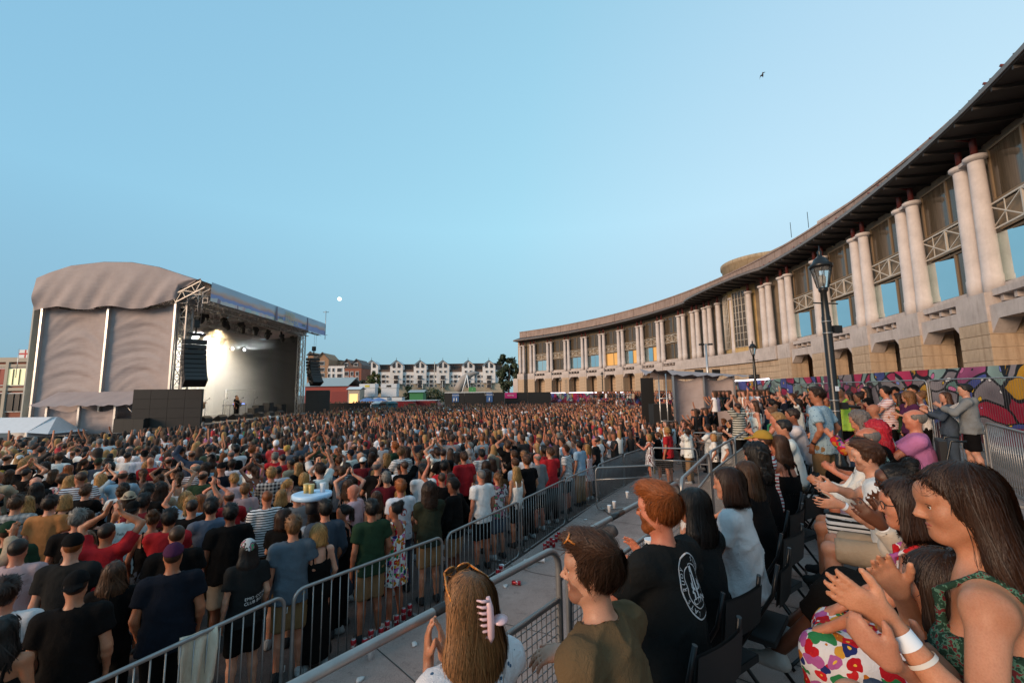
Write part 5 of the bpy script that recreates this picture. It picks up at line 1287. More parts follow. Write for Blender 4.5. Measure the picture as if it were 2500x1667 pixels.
shed(745, 848, 921, 943, 95, 9, REDW, GRNROOF, 'red timber shed with a pale sheet roof beyond the stage', simple('red_door', (.20, .022, .02), .6))
CREAM = simple('cream_wall', (.42, .36, .29), .7); WCONT = simple('white_container', (.60, .62, .66), .5); GRN = simple('green_hut', (.03, .20, .07), .6)
t, w, ze_ = shed(850, 878, 944, 950, 90, 3, CREAM, WROOF, 'small cream kiosk with a lit hatch beside the red shed'); MB().box((0, -.06, ze_ * .55), (w * .7, .06, ze_ * .45)).build('hatch', emit('kiosk_light', (1, .55, .2), 1.2), t)
for i, px in enumerate((893, 932, 968)):
    a, b = at_y(px - 12 - (8 if i < 2 else 0), 960, 92)[0], at_y(px + 14, 960, 92)[0]; t = thing('container', ['white container with a blue parasol in front, beside the cream kiosk', 'white container with a painted bird wing on its side', 'white container next to the green hut'][i], 'container', ((a + b) / 2, 92, 0)); w = b - a
    MB().box((0, 1.2, 1.3), (w - .1, 2.4, 2.6)).build('box', WCONT, t); MB().box((0, 1.2, 2.66), (w, 2.5, .12)).build('roof', BLKH, t)
for i, px in enumerate((901, 953)):
    a, b = at_y(px - 19, 940, 96)[0], at_y(px + 19, 940, 96)[0]; z0 = at_y(px, 947, 96)[2]; z1 = at_y(px, 937, 96)[2]; t = thing('site_cabin', ['white site cabin with yellow graffiti stacked on the containers', 'white site cabin with black graffiti stacked on the containers'][i], 'cabin', ((a + b) / 2, 96, z0)); MB().box((0, 0, (z1 - z0) / 2), (b - a, 2.4, z1 - z0)).build('box', WCONT, t)
    MB().box((0, -1.22, (z1 - z0) * .45), ((b - a) * .3, .04, (z1 - z0) * .5)).build('graffiti_tag', simple('tag%d' % i, ((.55, .45, .05), (.02, .02, .02))[i], .6), t)
    MB().box((0, 0, -z0 / 2), ((b - a) * .96, 2.2, z0)).build('base', WCONT, t)
for i, px in enumerate((897, 925)):
    p = at_y(px, 962, 88); t = thing('parasol', 'flat blue parasol in front of the white containers', 'parasol', (p[0], 88, 0), 0, 'blue parasols'); MB().lathe([(1.9, 1.9), (1.0, 2.3), (.03, 2.6)], n=8, smooth=False).build('canopy', simple('parasol_blue', (.12, .20, .42), .6), t); MB().tube([(0, 0, 0), (0, 0, 2.5)], .04, 6).build('pole', ALU, t)
shed(1000, 1033, 952, 957, 86, 3, GRN, GRNROOF, 'green hut with a grey roof behind the vans')
# arch sculpture / bridge arm on A-frame
AR = simple('grey_arch', (.30, .27, .25), .6); t = thing('crane_arm', 'grey tapering curved arm leaning on a white frame by the water', 'crane', (0, 0, 0)); yy = 118
pts = [(1117, 955), (1124, 940), (1134, 925), (1146, 915), (1158, 911), (1170, 911)]
P3 = [at_y(a, b, yy) for a, b in pts]; m = MB(); m.tube([tuple(p) for p in P3], [1.3, 1.25, 1.1, .9, .6, .3], 8); m.build('arm', AR, t)
for dx in (-9, 5): m = MB(); m.tube([tuple(at_y(1140, 915, yy - 1)), tuple(at_y(1140 + dx * 1.3, 958, yy - 2))], .16, 5); m.build('strut', WHT, t)
for px, yt in ((1061, 883), (1032, 928), (1080, 930)): 
    p = at_y(px, yt, 130); t = thing('mast', 'thin boat mast in front of the white apartment houses', 'mast', (p[0], 130, 0), 0, 'boat masts'); MB().tube([(0, 0, 0), (0, 0, p[2])], .12, 5).build('pole', simple('mast_pale', (.5, .45, .38)), t); MB().tube([(-.5, 0, p[2] * .8), (.5, 0, p[2] * .8)], .06, 4).build('spreader', ALU, t)
# ---- white gabled apartments across the water
APW = mk_stone('white_render', (.74, .71, .70), .15, .2); APS = mk_stone('sandy_base', (.42, .35, .26), .2, .2); APR = simple('dark_slate', (.07, .055, .055), .6); APWIN = simple('far_window', (.045, .038, .038), .25); BALC = simple('balcony_brown', (.10, .06, .045), .6)
AY = 185.0
def A(px, py): return at_y(px, py, AY)
gab = [906, 967, 1025, 1081, 1143, 1194]
winm = {}
def fwin(parent, px, py, wpx, hpx, y, mat=APWIN, name='window', frame=True):
    a = at_y(px - wpx / 2, py - hpx / 2, y); b = at_y(px + wpx / 2, py + hpx / 2, y); key = (round(b[0] - a[0], 1), round(a[2] - b[2], 1))
    if key not in winm: winm[key] = (boxm((key[0], .12, key[1])), boxm((key[0] + .3, .08, key[1] + .3)))
    o = link(name, winm[key][0], parent, mat, ((a[0] + b[0]) / 2, y - .2, (a[2] + b[2]) / 2))
    if frame: link('frame', winm[key][1], o, APW, (0, .06, 0))
    return o
apt = thing('apartment_block', 'white gabled waterside apartment terrace with many small windows', 'building', (0, 0, 0))
xa, xb = A(888, 950)[0], A(1228, 950)[0]
zs = A(1000, 937)[2]; ztop = A(1050, 905)[2]
MB().box(((xa + xb) / 2, AY + 6, zs / 2 + .2), (xb - xa, 10, zs)).build('base_wall', APS, apt); MB().box(((xa + xb) / 2, AY + 6.01, (zs + ztop) / 2), (xb - xa, 9.9, ztop - zs)).build('wall', APW, apt)
zr = A(1050, 889)[2]; MB().box(((xa + xb) / 2, AY + 7.5, (ztop + zr) / 2), (xb - xa - 1, 8, zr - ztop)).build('penthouse', BALC, apt); MB().box(((xa + xb) / 2, AY + 7.4, zr + .15), (xb - xa + .2, 9, .35)).build('roof', APR, apt)
for gx in gab:
    a, b = A(gx - 15.5, 950), A(gx + 15.5, 950); zg = A(gx, 892)[2]; zp = A(gx, 880)[2]
    g = link('gable', MB().extrude([(a[0], AY, zs), (b[0], AY, zs), (b[0], AY, zg), ((a[0] + b[0]) / 2, AY, zp), (a[0], AY, zg)], (0, 8, 0)).mesh('gable'), apt, APW)
    cx = (a[0] + b[0]) / 2
    for sg in (-1, 1):
        MB().bar((cx, AY - .4, zp + .12), (cx + sg * (b[0] - cx + .3), AY - .4, zg - .1), .35, .22).build('verge', APR, g)
        MB().extrude([(cx + sg * .5, AY - .1, zg - 1.0), (cx + sg * 1.7, AY - .1, zg - 1.0), (cx + sg * 1.7, AY - .1, zg + .4), (cx + sg * .5, AY - .1, zg + 1.2)], (0, -.08, 0)).build('gable_window', APWIN, g)
    MB().tube([(cx, AY - .3, zp), (cx, AY - .3, zp + 1.2)], .09, 5).build('finial', APR, g)
    for dx in (-6, 6): fwin(apt, gx + dx, 907, 4.5, 4.5, AY - .02)
    for py in (920, 932, 942):
        o = fwin(apt, gx, py, 10, 7, AY - .02); 
        p = at_y(gx, py + 4, AY - .6); MB().box((p[0], AY - .6, p[2]), (2.4, .9, .12)).build('balcony', BALC, apt)
for c0, c1 in zip(gab, gab[1:]):
    md = (c0 + c1) / 2
    for py in (919, 931, 941):
        for dx in (-9, 9): fwin(apt, md + dx, py, 4.5, 4.5, AY + 1.0)
        fwin(apt, md, py, 7, 7, AY + 1.0)
    for dx in (-9, -3, 3, 9): fwin(apt, md + dx, 895, 4, 4, AY + 3.45, APWIN, frame=False)
    p = A(md, 905); MB().box((p[0], AY + 1.2, p[2]), (5.2, .3, 1.0)).build('balcony', BALC, apt)
# brick blocks between stage and apartments
BRK = N('orange_brick'); _b = BRK.n('TexBrick'); _b.inputs['Scale'].default_value = 3; _b.inputs['Color1'].default_value = (.36, .19, .10, 1); _b.inputs['Color2'].default_value = (.30, .15, .08, 1); _b.inputs['Mortar'].default_value = (.32, .24, .18, 1); BRK.l(BRK.coord('Object', (1, 1, 1), (R(90), 0, 0)), _b.inputs['Vector']); BRK.base(_b.outputs[0]); BRK.set(Roughness=.8); BRK = BRK.m
BRR = simple('red_brick', (.27, .085, .05), .8)
BY = 150.0
def block(px0, px1, yt, label, wall, wins, gable=None, y=BY, roofm=APR):
    a, b = at_y(px0, 950, y), at_y(px1, 950, y); zt_ = at_y((px0 + px1) / 2, yt, y)[2]; t = thing('apartment_house', label, 'building', ((a[0] + b[0]) / 2, y, 0)); w = b[0] - a[0]
    if gable:
        zp = at_y((px0 + px1) / 2, gable, y)[2]; MB().extrude([(-w / 2, 0, 0), (w / 2, 0, 0), (w / 2, 0, zt_), (0, 0, zp), (-w / 2, 0, zt_)], (0, 10, 0)).build('wall', wall, t)
        for sg in (-1, 1): MB().bar((0, -.3, zp + .1), (sg * (w / 2 + .2), -.3, zt_ + .05), .4, .25).build('verge', roofm, t)
    else: MB().box((0, 5, zt_ / 2), (w, 10, zt_)).build('wall', wall, t); MB().box((0, 5, zt_ + .15), (w + .2, 10.2, .3)).build('roof', roofm, t)
    for (px, py, wp, hp) in wins:
        p = at_y(px, py, y); o = fwin(t, px, py, wp, hp, y); o.location = (p[0] - (a[0] + b[0]) / 2, -.15, p[2])
    return t
block(748, 762, 868, 'brick gabled house end half hidden by the stage loudspeaker', BRK, [(757, y_, 5, 6) for y_ in (882, 902)], 859)
block(770, 800, 877, 'orange brick gabled house with wide windows behind the red shed', BRK, [(786, y_, 10, 8) for y_ in (887, 902, 916)] + [(777, y_, 3, 7) for y_ in (887, 902, 916)], 861)
block(800, 840, 893, 'white rendered flats with dark balconies between two brick buildings', APW, [(x_, y_, wd, 8) for x_, wd in ((803, 4), (814, 4), (829, 10)) for y_ in (903, 917, 930)])
block(801, 829, 881, 'brown roof storey set back above the white flats', BRK, [(x_, 887, 6, 4) for x_ in (807, 820)], y=BY + 8)
t = block(839, 881, 899, 'red brick warehouse flats with tall windows', BRR, [(x_, y_, wd, 9) for x_, wd in ((846, 9), (859, 5), (872, 5)) for y_ in (912, 925, 938)])
SLATEC = simple('slate_cladding', (.13, .085, .075), .7)
block(834, 857, 890, 'dark slate gabled attic on the red brick flats, left one', SLATEC, [(845, 890, 8, 7)], 877, BY + .4); block(857, 881, 890, 'dark slate gabled attic on the red brick flats, right one', SLATEC, [(869, 890, 8, 7)], 877, BY + .4)
# building at far left edge
t = thing('market_hall', 'brick and white framed hall with lit upper windows left of the stage', 'building', (0, 0, 0)); LY = 70.0
a, b = at_y(-60, 1000, LY), at_y(80, 1000, LY); zA = at_y(30, 884, LY)[2]; zB = at_y(30, 873, LY)[2]
MB().box(((a[0] + b[0]) / 2, LY + 5, zA / 2), (b[0] - a[0], 10, zA)).build('wall', BRR, t); MB().box(((a[0] + b[0]) / 2, LY + 4.9, (zA + zB) / 2), (b[0] - a[0] + .3, 10.6, zB - zA)).build('cornice', CREAM, t)
for py in (893, 950): z = at_y(30, py, LY)[2]; MB().box(((a[0] + b[0]) / 2, LY - .1, z), (b[0] - a[0], .4, .5)).build('floor_band', CREAM, t)
for px in (-25, 18, 70): x = at_y(px, 950, LY)[0]; MB().box((x, LY - .2, zA / 2), (.5, .5, zA)).build('pilaster', CREAM, t)
LWIN = emit('lit_pane', (.85, .80, .45), .55)
for px, py, wp, hp, mt in ((45, 920, 46, 38, LWIN), (-5, 920, 34, 38, REDW), (44, 982, 44, 42, APWIN), (-5, 982, 34, 42, APWIN)):
    o = fwin(t, px, py, wp, hp, LY, mt)
    p = at_y(px, py, LY); w = wp / F_PX * LY; h = hp / F_PX * LY
    for q in (-.17, .17): MB().box((p[0] + w * q, LY - .32, p[2]), (.12, .1, h)).build('mullion', BLACKP, t)
fl = thing('flag', 'white flag with a red cross flying above the far hall', 'flag', tuple(at_y(44, 876, LY - 2))); MB().tube([(0, 0, -3.0), (0, 0, 1.6)], .05, 5).build('pole', ALU, fl)
MB().box((1.1, 0, .8), (2.0, .04, 1.3)).build('cloth', WHT, fl); REDF = simple('flag_red', (.5, .02, .03)); MB().box((1.1, 0, .8), (2.01, .05, .26)).build('cross_bar', REDF, fl); MB().box((1.1, 0, .8), (.26, .052, 1.31)).build('cross_bar', REDF, fl)
# ---- trees
def mk_leaf(name, c):
    k = N(name); at = k.n('Attribute', attribute_name='shade'); k.base(k.ramp(at.outputs['Fac'], [(0, tuple(x * .55 for x in c)), (1, tuple(x * 1.5 for x in c))])); k.set(Roughness=.6); return k.m
BARK = simple('bark', (.06, .045, .035), .9)
def tree(px, pt, pb, y, wpx, label, col, seed, n=2600, leaf=.32):
    r = np.random.default_rng(seed); top = at_y(px, pt, y); bot = at_y(px, pb, y); w = wpx / F_PX * y / 2; H_ = top[2]; zc0 = H_ * .18
    t = thing('tree', label, 'tree', (top[0], y, 0)); m = MB(); m.tube([(0, 0, 0), (.1, 0, H_ * .35), (.0, .1, H_ * .7)], [w * .09, w * .07, w * .02], 8); m.build('trunk', BARK, t)
    for k in range(5): a = 6.28 * k / 5; MB().tube([(.05, 0, H_ * .28), (w * .4 * math.cos(a), w * .4 * math.sin(a), H_ * .55), (w * .6 * math.cos(a), w * .6 * math.sin(a), H_ * .75)], [w * .04, w * .03, w * .01], 5).build('limb', BARK, t)
    cl = []; 
    for k in range(38):
        d = r.normal(size=3); d /= np.linalg.norm(d); rr = r.uniform(.45, .95); c = np.array([d[0] * w * rr, d[1] * w * rr, H_ * .57 + d[2] * H_ * .40 * rr]); cl.append((c, r.uniform(.16, .30) * w, r.uniform(0, 1)))
    V, Q, S_ = [], [], []
    for k in range(n):
        c, cr, sh = cl[r.integers(len(cl))]; d = r.normal(size=3); d /= np.linalg.norm(d); p = c + d * cr * r.uniform(.5, 1.1)
        u = r.normal(size=3); u /= np.linalg.norm(u); v = np.cross(u, d); v /= np.linalg.norm(v) + 1e-9; s_ = leaf * r.uniform(.6, 1.3); b = len(V)
        V += [p - u * s_, p + v * s_ * .6, p + u * s_, p - v * s_ * .6]; Q.append((b, b + 1, b + 2, b + 3)); S_ += [min(1, max(0, .5 * sh + .5 * r.random()))] * 4
    me = np_mesh('crown', np.array(V), np.array(Q), False); at = me.attributes.new('shade', 'FLOAT', 'POINT'); at.data.foreach_set('value', np.array(S_, f32)); link('crown', me, t, mk_leaf('leaf%d' % seed, col), kind='stuff')
tree(1240, 853, 955, 100, 58, 'large dark green tree beside the far end of the crescent building', (.025, .04, .016), 1, 4200, .34)
tree(912, 905, 950, 125, 42, 'round yellow green tree in front of the white apartments', (.085, .085, .02), 2, 1800, .4); tree(888, 922, 950, 130, 34, 'small dark bush tree beside the yellow green tree', (.02, .028, .014), 3, 1100, .4)
tree(997, 938, 960, 110, 26, 'low green bush behind the vans and the green hut', (.04, .055, .02), 4, 700, .3); tree(1062, 950, 962, 112, 90, 'long low hedge of shrubs in front of the white apartments', (.05, .06, .02), 5, 1200, .3)
tree(1125, 884, 900, 240, 30, 'distant tree top showing above the apartment roofs', (.035, .04, .02), 6, 500, .8)
# ---- gull and moon
gp = at_y(1862, 183, 38); gl = thing('gull', 'grey gull gliding in the open sky above the crowd', 'bird', tuple(gp), 0); gl.rotation_euler = (R(30), R(-48), R(20))
GB = simple('gull_grey', (.10, .085, .085), .7)
MB().lathe([(.005, -.26), (.05, -.15), (.065, 0), (.045, .14), (.012, .24)], n=10).build('body', GB, gl)
for sg in (-1, 1): m = MB(); m.grid([[(sg * .03, .0, .08), (sg * .03, .0, -.08)], [(sg * .28, .10, .10), (sg * .28, .10, -.04)], [(sg * .58, .04, -.02), (sg * .58, .04, -.07)], [(sg * .66, .02, -.09), (sg * .66, .02, -.10)]]); o = m.build('wing', GB, gl); sm = o.modifiers.new('t', 'SOLIDIFY'); sm.thickness = .012
mp = at_y(829, 730, 1400); mo = thing('moon', 'small bright moon low in the evening sky', 'moon', tuple(mp)); MB().lathe([(.01, -6.6), (3.3, -5.7), (5.7, -3.3), (6.6, 0), (5.7, 3.3), (3.3, 5.7), (.01, 6.6)], n=20).build('disc', emit('moon_glow', (.95, .97, .9), 1.6), mo)
# ---------------------------------------------------------------- barriers, chairs, cans
def rounded(w, h, r=.12, n=5, z0=.06):
    pts = []
    for cx, cz, a0 in ((-w / 2 + r, z0 + r, 180), (w / 2 - r, z0 + r, 270), (w / 2 - r, h - r, 0), (-w / 2 + r, h - r, 90)):
        pts += [(cx + r * math.cos(R(a0 + 90 * i / n)), 0, cz + r * math.sin(R(a0 + 90 * i / n))) for i in range(n + 1)]
    return pts + [pts[0]]
BW = 2.28
framem = MB().tube(rounded(BW, 1.10), .0205, 10, caps=False).mesh('frame'); barm = MB().tube([(0, 0, .07), (0, 0, 1.09)], .0075, 6).mesh('bar')
footm = MB().box((0, 0, .02), (.05, .62, .04)).box((0, 0, .05), (.04, .04, .08)).mesh('foot'); hookm = MB().tube([(0, 0, 0), (.05, 0, 0), (.05, 0, .06)], .008, 6).mesh('hook')
midm = MB().tube([(-BW / 2, 0, .80), (BW / 2, 0, .80)], .017, 8).mesh('mid_rail')
wm_ = MB(); nv = 46
for i in range(1, nv): wm_.bar((-BW / 2 + BW * i / nv, 0, .08), (-BW / 2 + BW * i / nv, 0, .80), .0042)
for j in range(1, 15): wm_.bar((-BW / 2 + .02, .004, .08 + .72 * j / 15), (BW / 2 - .02, .004, .08 + .72 * j / 15), .0042)
meshm = wm_.mesh('wire_mesh'); WIRE = simple('wire_dark', (.16, .155, .155), .45, .6)
TAPE = simple('black_tape', (.015, .015, .016), .35); tapem = MB().tube([(0, 0, 1.10), (.22, 0, 1.10)], .0225, 10).mesh('tape')
def put(t, name, me, mat, loc=(0, 0, 0), rz=0, kind=None, parent=None):
    o = link(name, me, parent or t, mat, loc, kind=kind); o.rotation_euler = (0, 0, rz); return o
def barrier(a, b, z, label, group, wire=False, bars=19, tape=None):
    a, b = Vector(a[:2]), Vector(b[:2]); d = b - a; L = d.length; sc = L / (BW + .05)
    t = thing('crowd_barrier', label, 'barrier', ((a.x + b.x) / 2, (a.y + b.y) / 2, z), math.atan2(d.y, d.x), group); t.scale = (sc, 1, 1)
    put(t, 'frame', framem, STEELG)
    for sg in (-1, 1): put(t, 'foot', footm, STEELG, (sg * .8, 0, 0))
    for q in (.3, .9): put(t, 'hook', hookm, STEELG, (BW / 2 - .01, 0, q))
    if wire: put(t, 'mid_rail', midm, STEELG); put(t, 'wire_mesh', meshm, WIRE, kind='stuff')
    else:
        for i in range(1, bars + 1): put(t, 'bar', barm, STEELG, (-BW / 2 + BW * i / (bars + 1), 0, 0))
    if tape is not None: put(t, 'tape', tapem, TAPE, (tape, 0, 0))
    return t
def walk(L, start, step, n):
    """points every step along polyline"""
    out = []; s = -start; pts = [Vector(p) for p in L]
    acc = 0; want = start
    for a, b in zip(pts, pts[1:]):
        l = (b - a).length
        while acc + l >= want and len(out) < n: out.append(a + (b - a) * ((want - acc) / l)); want += step
        acc += l
    return out
fl_pts = walk(FL, .2, 2.38, 17)
for i, (a, b) in enumerate(zip(fl_pts, fl_pts[1:])):
    u = (b - a).normalized() * .03
    barrier(a + u, b - u, 0.004, 'galvanised steel crowd barrier with upright bars holding back the standing crowd', 'barriers along the crowd edge')
Z2 = T2
mp_ = [(-1.14, 1.02), (.30, 2.80), (1.74, 4.62), (2.96, 6.62), (4.3, 8.5), (5.7, 10.4), (7.15, 12.3), (8.6, 14.2)]
for i, (a, b) in enumerate(zip(mp_, mp_[1:])):
    lb = ['mesh panel barrier in front of the seated person with the hair claw', 'mesh panel barrier in front of the seated person with ginger hair', 'mesh panel barrier beyond the seated person with the dark bob'][i] if i < 3 else 'mesh panel barrier along the upper terrace beyond the folding chairs'
    u = (Vector(b) - Vector(a)).normalized() * .03; barrier(Vector(a) + u, Vector(b) - u, Z2 + .003, lb, 'mesh barriers on the terrace', True, tape=(.1 if i == 0 else (-.5 if i == 1 else None)))
for k, ((p0, p1), z) in enumerate(((((1452, 1142), (1592, 1136)), T1), (((1592, 1093), (1702, 1096)), T1B), (((1690, 1056), (1788, 1058)), T1B), (((1785, 1000), (1885, 1002)), T3), (((1880, 1001), (1975, 1001)), T3), (((1510, 1070), (1592, 1062)), T1))):
    a = at_z(*p0, z + 1.1); b = at_z(*p1, z + 1.1); barrier(a, b, z + .003, 'mesh panel barrier standing across the steps between the two terraces', 'barriers across the steps', True)
for (p0, p1), z in ((((2405, 1032), (2520, 1062)), T3), (((2120, 1010), (2240, 1018)), T3), (((2250, 1019), (2400, 1031)), T3)):
    a = at_z(*p0, z + 1.1); b = at_z(*p1, z + 1.1); barrier(a, b, z + .006, 'steel railing with upright bars on the cobbled promenade below the graffiti', 'railings on the promenade')
# tall site fencing in front of the graffiti
tf = MB().tube(rounded(2.6, 2.0, .15), .021, 8, caps=False).mesh('frame'); tw_ = MB()
for i in range(1, 44): tw_.bar((-1.3 + 2.6 * i / 44, 0, .08), (-1.3 + 2.6 * i / 44, 0, 1.98), .004)
tw_ = tw_.mesh('wire_mesh')
hp_ = walk([(13.3, 5.0), (12.7, 11.5), (13.2, 17.0), (14, 22)], .3, 2.68, 7)
for a, b in zip(hp_, hp_[1:]):
    d = b - a; t = thing('site_fence', 'tall wire site fence panel with rounded corners in front of the graffiti', 'fence', ((a.x + b.x) / 2, (a.y + b.y) / 2, T3), math.atan2(d.y, d.x), 'site fence panels'); put(t, 'frame', tf, STEELG); put(t, 'wire_mesh', tw_, WIRE, kind='stuff')
# folding chairs
CHF = simple('chair_frame_black', (.010, .010, .011), .35, .3); CHP = simple('chair_fabric_black', (.014, .013, .013), .85)
legf = {}
for sg in (-1, 1):
    legf[sg] = (MB().tube([(sg * .215, .25, .012), (sg * .215, -.02, .42), (sg * .21, -.20, .70), (sg * .19, -.235, .86)], .0125, 8).mesh('leg'), MB().tube([(sg * .20, -.25, .012), (sg * .20, .0, .28), (sg * .20, .16, .435)], .0125, 8).mesh('leg'))
crossm = MB().tube([(-.2, 0, 0), (.2, 0, 0)], .011, 8).mesh('stretcher')
seatm = MB(); G = [[(x, y, .455 + .012 * math.cos(x * 6) * math.cos(y * 6) - (.01 if abs(x) > .2 else 0)) for y in (-.19, -.17, -.1, 0, .1, .18, .2)] for x in (-.21, -.19, -.1, 0, .1, .19, .21)]; seatm.grid(G); seatm.box((0, 0, .435), (.41, .38, .035)); seatm = seatm.mesh('seat')
backm = MB(); G = [[(x, -.20 - .035 * (z - .6) / .26 - .02 * (1 - (x / .2) ** 2), z) for z in (.63, .66, .72, .79, .82)] for x in (-.19, -.15, -.05, .05, .15, .19)]; backm.grid(G); G = [[(x, -.218 - .035 * (z - .6) / .26 - .02 * (1 - (x / .2) ** 2), z) for z in (.82, .79, .72, .66, .63)] for x in (-.19, -.15, -.05, .05, .15, .19)]; backm.grid(G); backm = backm.mesh('backrest')
def chair(x, y, z, rz, label):
    t = thing('folding_chair', label, 'chair', (x, y, z), rz, 'black folding chairs'); put(t, 'seat', seatm, CHP); put(t, 'backrest', backm, CHP)
    for sg in (-1, 1):
        for me in legf[sg]: put(t, 'leg', me, CHF)
    put(t, 'stretcher', crossm, CHF, (0, .235, .04)); put(t, 'stretcher', crossm, CHF, (0, -.235, .04)); return t
# cans and cups
def can_mesh(h=.15, r=.033): return MB().lathe([(r * .8, 0), (r, .008), (r, h - .012), (r * .82, h)], n=14).mesh('can_body'), MB().lathe([(r * .80, h - .004), (r * .80, h + .002), (r * .6, h + .001)], n=14).mesh('can_lid')
CANB, CANL = can_mesh(); CUPM = MB().lathe([(.030, 0), (.043, .14), (.044, .142), (.044, .146)], n=14).mesh('cup'); CUPR = MB().lathe([(.041, .1455), (.040, .139)], n=14).mesh('cup_mouth')
RED = N('red_can'); _v = RED.coord(); _z = RED.sep(_v)[2]; _b = RED.math('LESS_THAN', RED.math('ABSOLUTE', RED.math('SUBTRACT', _z, .085)), .016); _n = RED.math('GREATER_THAN', RED.noise(_v, 60, 1), .5); RED.base(RED.mix((.34, .012, .022), (.60, .52, .50), RED.math('MULTIPLY', _b, _n))); RED.set(Roughness=.3, Metallic=.35); RED = RED.m
GRC = N('green_can'); _v = GRC.coord(); _z = GRC.sep(_v)[2]; _b = GRC.math('GREATER_THAN', GRC.noise(GRC.coord('Object', (30, 30, 12)), 3, 1), .62); GRC.base(GRC.mix((.02, .14, .03), (.45, .5, .42), _b)); GRC.set(Roughness=.3, Metallic=.4); GRC = GRC.m
YEC = simple('yellow_can', (.5, .30, .03), .3, .3); PAPER = simple('paper_cup', (.66, .66, .68), .6)
def can(x, y, z, label, mat=None, lying=None, group=None):
    t = thing('drink_can', label, 'can', (x, y, z), rng.uniform(0, 6), group); mat = mat or RED; b = bpy.data.objects.new('can_body', CANB); COL.objects.link(b); b.parent = t
    if not CANB.materials: CANB.materials.append(mat)
    b.material_slots[0].link = 'OBJECT'; b.material_slots[0].material = mat; put(t, 'lid', CANL, ALU)
    if lying is not None: t.rotation_euler = (R(90), 0, lying); t.location.z = z + .033
def cup(x, y, z, label, lying=False, group=None):
    t = thing('paper_cup', label, 'cup', (x, y, z), 0, group); put(t, 'cup_wall', CUPM, PAPER); put(t, 'mouth', CUPR, DARK)
    if lying: t.rotation_euler = (R(90), 0, rng.uniform(0, 6)); t.location.z = z + .042
GC = 'cans left on the lower terrace'; tz1 = T1
for px, py in ((862, 1592), (890, 1590), (905, 1568), (930, 1562), (945, 1545), (968, 1530), (985, 1512), (1000, 1502), (1215, 1412), (1223, 1402), (1338, 1338), (1346, 1330), (1352, 1335), (1358, 1322), (1364, 1316), (1372, 1318), (1380, 1311), (1330, 1345)):
    p = at_z(px, py, tz1); can(p[0], p[1], tz1, 'red drink can standing on the paving at the foot of the crowd barrier', group=GC)
p = at_z(1250, 1426, tz1); can(p[0], p[1], tz1, 'red drink can lying on its side on the lower terrace paving', lying=R(75))
for px, py in ((1225, 1400), (1285, 1388), (1389, 1310), (905, 1608)):
    p = at_z(px, py, tz1); cup(p[0], p[1], tz1, 'white paper cup standing on the paving at the foot of the crowd barrier', group='cups left on the lower terrace')
for px, py in ((1532, 1215), (1488, 1250), (1500, 1240)):
    p = at_z(px, py, T1B); cup(p[0], p[1], T1B, 'white paper cup standing on the middle step beyond the mesh barrier', group='cups on the middle step')
for px, py in ((1598, 1155), (1608, 1150), (1616, 1146)): p = at_z(px, py, T1); can(p[0], p[1], T1, 'small yellow can among the litter by the barriers across the steps', YEC, group='yellow cans')
p = at_z(1957, 1222, T3); can(p[0], p[1], T3, 'red drink can standing alone on the slab beside the sandals')
for px, py in ((1768, 1520), (1752, 1512)): p = at_z(px, py, T2 + .02); can(p[0], p[1], T2, 'green drink can under the folding chairs', GRC, group='green cans under the chairs')
BAGM = simple('grey_bag', (.09, .075, .07), .9, bump=.6, bscale=14, bdist=.02)
p = at_z(1478, 1312, T1B); t = thing('rucksack', 'crumpled grey rucksack lying on the step beside the crowd', 'bag', (p[0], p[1], T1B)); F = Field((-.3, -.3, -.02), (.3, .3, .35), .02); F.ell((0, 0, .12), (.2, .15, .13), None, .03); F.ell((.1, .02, .1), (.13, .12, .1), None, .04); F.plane((0, 0, .0), (0, 0, -1)); V, Q = F.nets(); V = V + vnormals(V, Q) * (wob(V, 30, 3) * .015)[:, None]; link('bag_body', np_mesh('bag', V, Q), t, BAGM); MB().tube([(-.1, -.1, .1), (-.12, -.16, .22), (0, -.12, .26)], .012, 6).build('strap', BAGM, t)

NAP = simple('napkin_paper', (.55, .52, .50), .9)
for k in range(14):
    px, py = rng.uniform(900, 1560), 0; i = rng.randrange(2, 7); a, b = Vector(FL[i]), Vector(FL[i + 1]); q = a + (b - a) * rng.random(); d = (b - a).normalized(); q = q + Vector((d.y, -d.x)) * rng.uniform(.45, 1.5)
    F = Field((-.1, -.1, -.02), (.1, .1, .08), .012)
    for c in range(4): F.ell((rng.uniform(-.03, .03), rng.uniform(-.03, .03), .012), (rng.uniform(.02, .05), rng.uniform(.015, .035), .014), rotz(rng.uniform(0, 3)), .008)
    t = thing('crumpled_napkin', 'crumpled pale napkin dropped on the lower terrace paving', 'litter', (q.x, q.y, T1), 0, 'napkins dropped on the paving'); V, Q = F.nets(); V = V + vnormals(V, Q) * (wob(V, 120, k) * .006)[:, None]; V[:, 2] = np.maximum(V[:, 2], 0); link('paper', np_mesh('paper', V, Q), t, NAP)
for px, py in ((1130, 1470), (1310, 1372), (1440, 1330)):
    p = at_z(px, py, T1); cup(p[0], p[1], T1, 'white paper cup lying on its side on the lower terrace', True, 'cups lying on the lower terrace')
